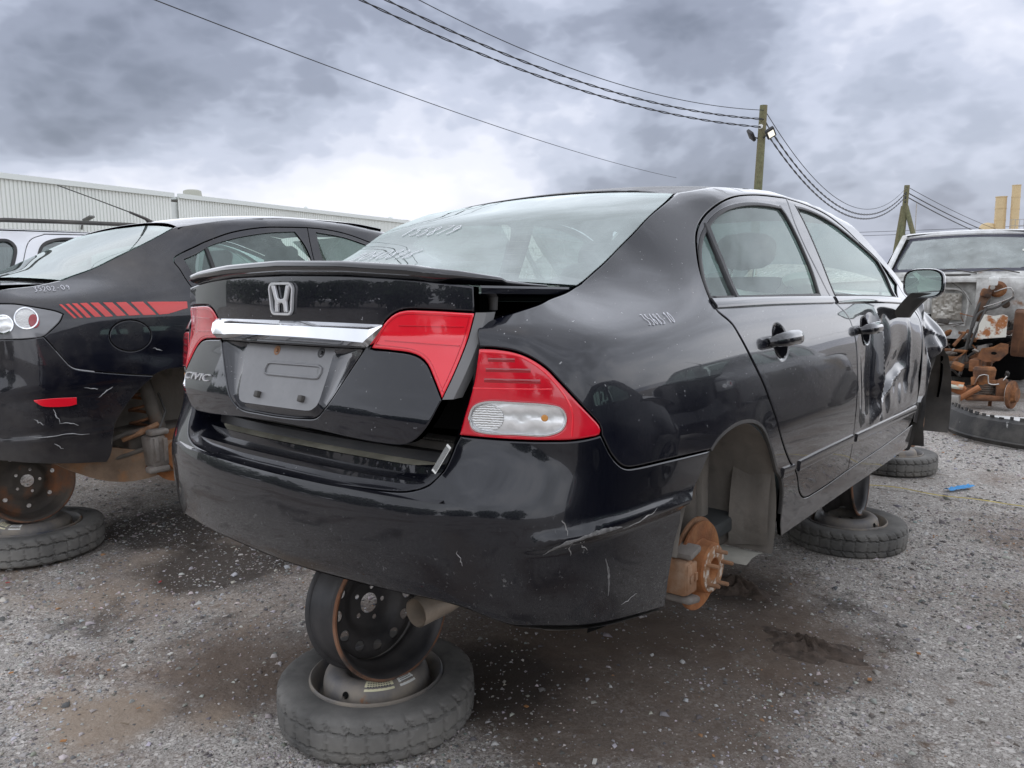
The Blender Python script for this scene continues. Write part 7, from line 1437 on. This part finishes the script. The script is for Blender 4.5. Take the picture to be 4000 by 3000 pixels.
def build_ground():
    xs = np.concatenate([[-900, -200, -60, -20], np.linspace(-8, 6, 141), [20, 60, 300]]); ys = np.concatenate([[-300, -60, -20], np.linspace(-3, 11, 141), [30, 80, 200, 1200]])
    rs = np.random.RandomState(6); k = [(rs.uniform(.6, 7), rs.uniform(0, 6.28), rs.uniform(0, 6.28), rs.uniform(.3, 1)) for _ in range(26)]
    def hz(x, y):
        z = sum(a/f*math.sin(f*(x*math.cos(t)+y*math.sin(t))+p) for f, t, p, a in k)*.0045
        return z if abs(x) < 12 and abs(y) < 14 else 0
    rows = [[(x, y, hz(x, y)-.006) for y in ys] for x in xs]
    mb = MB(); mb.grid(rows); o = fixn(mb.build('ground', ground_mat(), None, angle=None)); o['kind'] = 'structure'
    if o.data.polygons[0].normal.z < 0: o.data.flip_normals()
    # loose stones: real little meshes, denser and finer close to the camera
    rng = np.random.RandomState(21); P = []
    cx, cy = 1.748, -1.168; f_ = np.array([-.623, .771]); r_ = np.array([.779, .627])
    n = 170000; dep = 1.40+6.5*rng.rand(n)**2.0; lat = (rng.rand(n)*2-1)*dep*.72
    X = cx+f_[0]*dep+r_[0]*lat; Y = cy+f_[1]*dep+r_[1]*lat
    # clumpy: thin out by a smooth mask
    msk = sum(np.sin(X*a+Y*b+c) for a, b, c in ((1.3, 2.1, .4), (2.9, -1.2, 2.0), (-2.2, 3.4, 4.4), (5.1, 1.7, 1.0), (-3.0, -4.3, 3.3)))
    pr = np.clip(.66+.20*msk, .14, 1)
    for bx, by, br in ((.45, 1.0, .55), (.25, 1.75, .62), (.85, 1.62, .30), (-.2, .9, .55), (-.6, .3, .30), (1.2, .75, .22), (-.72, -.16, .2)): pr = pr*(1-.72*np.exp(-(((X-bx)**2+(Y-by)**2)/(br*1.05)**2)**2))
    keep = rng.rand(n) < pr; X, Y = X[keep], Y[keep]; n = len(X)
    size = np.clip(.0030*np.exp(rng.randn(n)*.55), .0013, .017)*(.75+.12*np.hypot(X-cx, Y-cy))
    base = np.array([(1, 0, 0), (-.5, .87, 0), (-.5, -.87, 0), (.25, .43, .75), (-.5, 0, .8), (.25, -.43, .75), (0, 0, -.4)])
    fc = np.array([(0, 1, 3), (1, 4, 3), (1, 2, 4), (2, 5, 4), (2, 0, 5), (0, 3, 5), (3, 4, 5)])
    a = rng.rand(n)*6.28; ca, sa = np.cos(a), np.sin(a); st = .7+.7*rng.rand(n); fl = .35+.5*rng.rand(n)
    B = base[None]+rng.randn(n, 7, 3)*.16
    x = B[:, :, 0]*st[:, None]; y = B[:, :, 1]; V = np.empty((n, 7, 3))
    hzv = np.array([hz(xx, yy) for xx, yy in zip(X, Y)])-.006
    V[:, :, 0] = X[:, None]+(x*ca[:, None]-y*sa[:, None])*size[:, None]; V[:, :, 1] = Y[:, None]+(x*sa[:, None]+y*ca[:, None])*size[:, None]; V[:, :, 2] = hzv[:, None]+(B[:, :, 2]*fl[:, None]+.05)*size[:, None]
    F = (fc[None]+(np.arange(n)*7)[:, None, None]).reshape(-1, 3)
    me = bpy.data.meshes.new('loose_gravel'); me.vertices.add(n*7); me.vertices.foreach_set('co', V.reshape(-1)); me.loops.add(len(F)*3); me.loops.foreach_set('vertex_index', F.reshape(-1).astype(np.int32)); me.polygons.add(len(F)); me.polygons.foreach_set('loop_start', np.arange(0, len(F)*3, 3, dtype=np.int32)); me.update(); me.validate()
    tone = rng.rand(n); col = np.empty((n, 4)); g = .10+.42*tone**1.3; col[:, 0] = g*(1.06+.06*rng.randn(n)); col[:, 1] = g*(1+.03*rng.randn(n)); col[:, 2] = g*(.96+.06*rng.randn(n)); col[:, 3] = 1
    odd = rng.rand(n); col[odd < .012, :3] = (.36, .20, .10); col[(odd > .012) & (odd < .03), :3] = (.50, .49, .47)
    at = me.attributes.new('tone', 'FLOAT_COLOR', 'POINT'); at.data.foreach_set('color', np.repeat(np.clip(col, 0, 1), 7, 0).reshape(-1).astype(np.float32))
    gm = bpy.data.materials.new('stone'); gm.use_nodes = True; an = gm.node_tree.nodes.new('ShaderNodeAttribute'); an.attribute_name = 'tone'; gm.node_tree.links.new(an.outputs['Color'], gm.node_tree.nodes['Principled BSDF'].inputs['Base Color']); gm.node_tree.nodes['Principled BSDF'].inputs['Roughness'].default_value = .85
    o = link('loose_gravel', me, gm); o['kind'] = 'stuff'; o['label'] = 'loose grey gravel scattered over the yard'; o['category'] = 'gravel'

    # heaps of dark soil kicked up near the brake disc
    for (x, y, r_, h, lab) in ((.42, 2.0, .17, .06, 'small heap of dark damp soil behind the brake disc of the black sedan'), (.84, 1.63, .17, .038, 'low crumbly soil ridge on the gravel right of the brake disc')):
        rs = np.random.RandomState(int(x*100)); nr, na = 16, 40; V = [(x, y, h)]; F = []
        ph = rs.rand(6)*6.28
        for i in range(1, nr+1):
            t = i/nr
            for j in range(na):
                a = 6.283*j/na; rr = r_*t*(1+.22*math.sin(3*a+ph[0])+.12*math.sin(7*a+ph[1])); z = h*(1-t)**1.2*(.65+.35*math.sin(5*a+9*t+ph[2]))+rs.randn()*.006*(1-t)-.010*t
                V.append((x+rr*math.cos(a)*1.25, y+rr*math.sin(a)*.8, z))
        for j in range(na): F.append((0, 1+j, 1+(j+1) % na))
        for i in range(nr-1):
            for j in range(na): F.append((1+i*na+j, 1+(i+1)*na+j, 1+(i+1)*na+(j+1) % na, 1+i*na+(j+1) % na))
        tag(link('soil_heap', mesh('soil_heap', V, F, True, 30), mat('damp_soil', (.085, .063, .049), rough=.95, bump=.8, bump_scale=60, var=.4, var_scale=30)), lab, 'soil')
    # leaves, splinters and scraps of plastic
    rs = np.random.RandomState(31); mb = MB(); 
    cols = [mat('dry_leaf', (.36, .17, .06), rough=.8), mat('red_plastic_chip', (.45, .03, .03), rough=.4), mat('pale_scrap', (.62, .60, .55), rough=.7), mat('splinter', (.22, .17, .12), rough=.9)]
    for i in range(110):
        d = 1.5+5*rs.rand()**1.5; l = (rs.rand()*2-1)*d*.68; x = 1.748-.623*d+.779*l; y = -1.168+.771*d+.627*l; m_ = rs.choice(4, p=[.3, .15, .35, .2]); s = .006+.008*rs.rand()
        dims = (s*(3.5 if m_ == 3 else 1.6), s*(.35 if m_ == 3 else 1), s*.25); mb.box((x, y, .004+hz(x, y)), dims, rot=(rs.uniform(-.3, .3), rs.uniform(-.3, .3), rs.uniform(0, 6.28)), mi=int(m_))
    o = mb.build('litter', cols, None); o['kind'] = 'stuff'; o['label'] = 'scraps, leaves and splinters scattered on the gravel'; o['category'] = 'litter'
build_ground()
build_background()
build_wagon()
build_van()
mazda = build_mazda()
build_civic()
build_props()
build_yard()
build_neighbours(mazda)
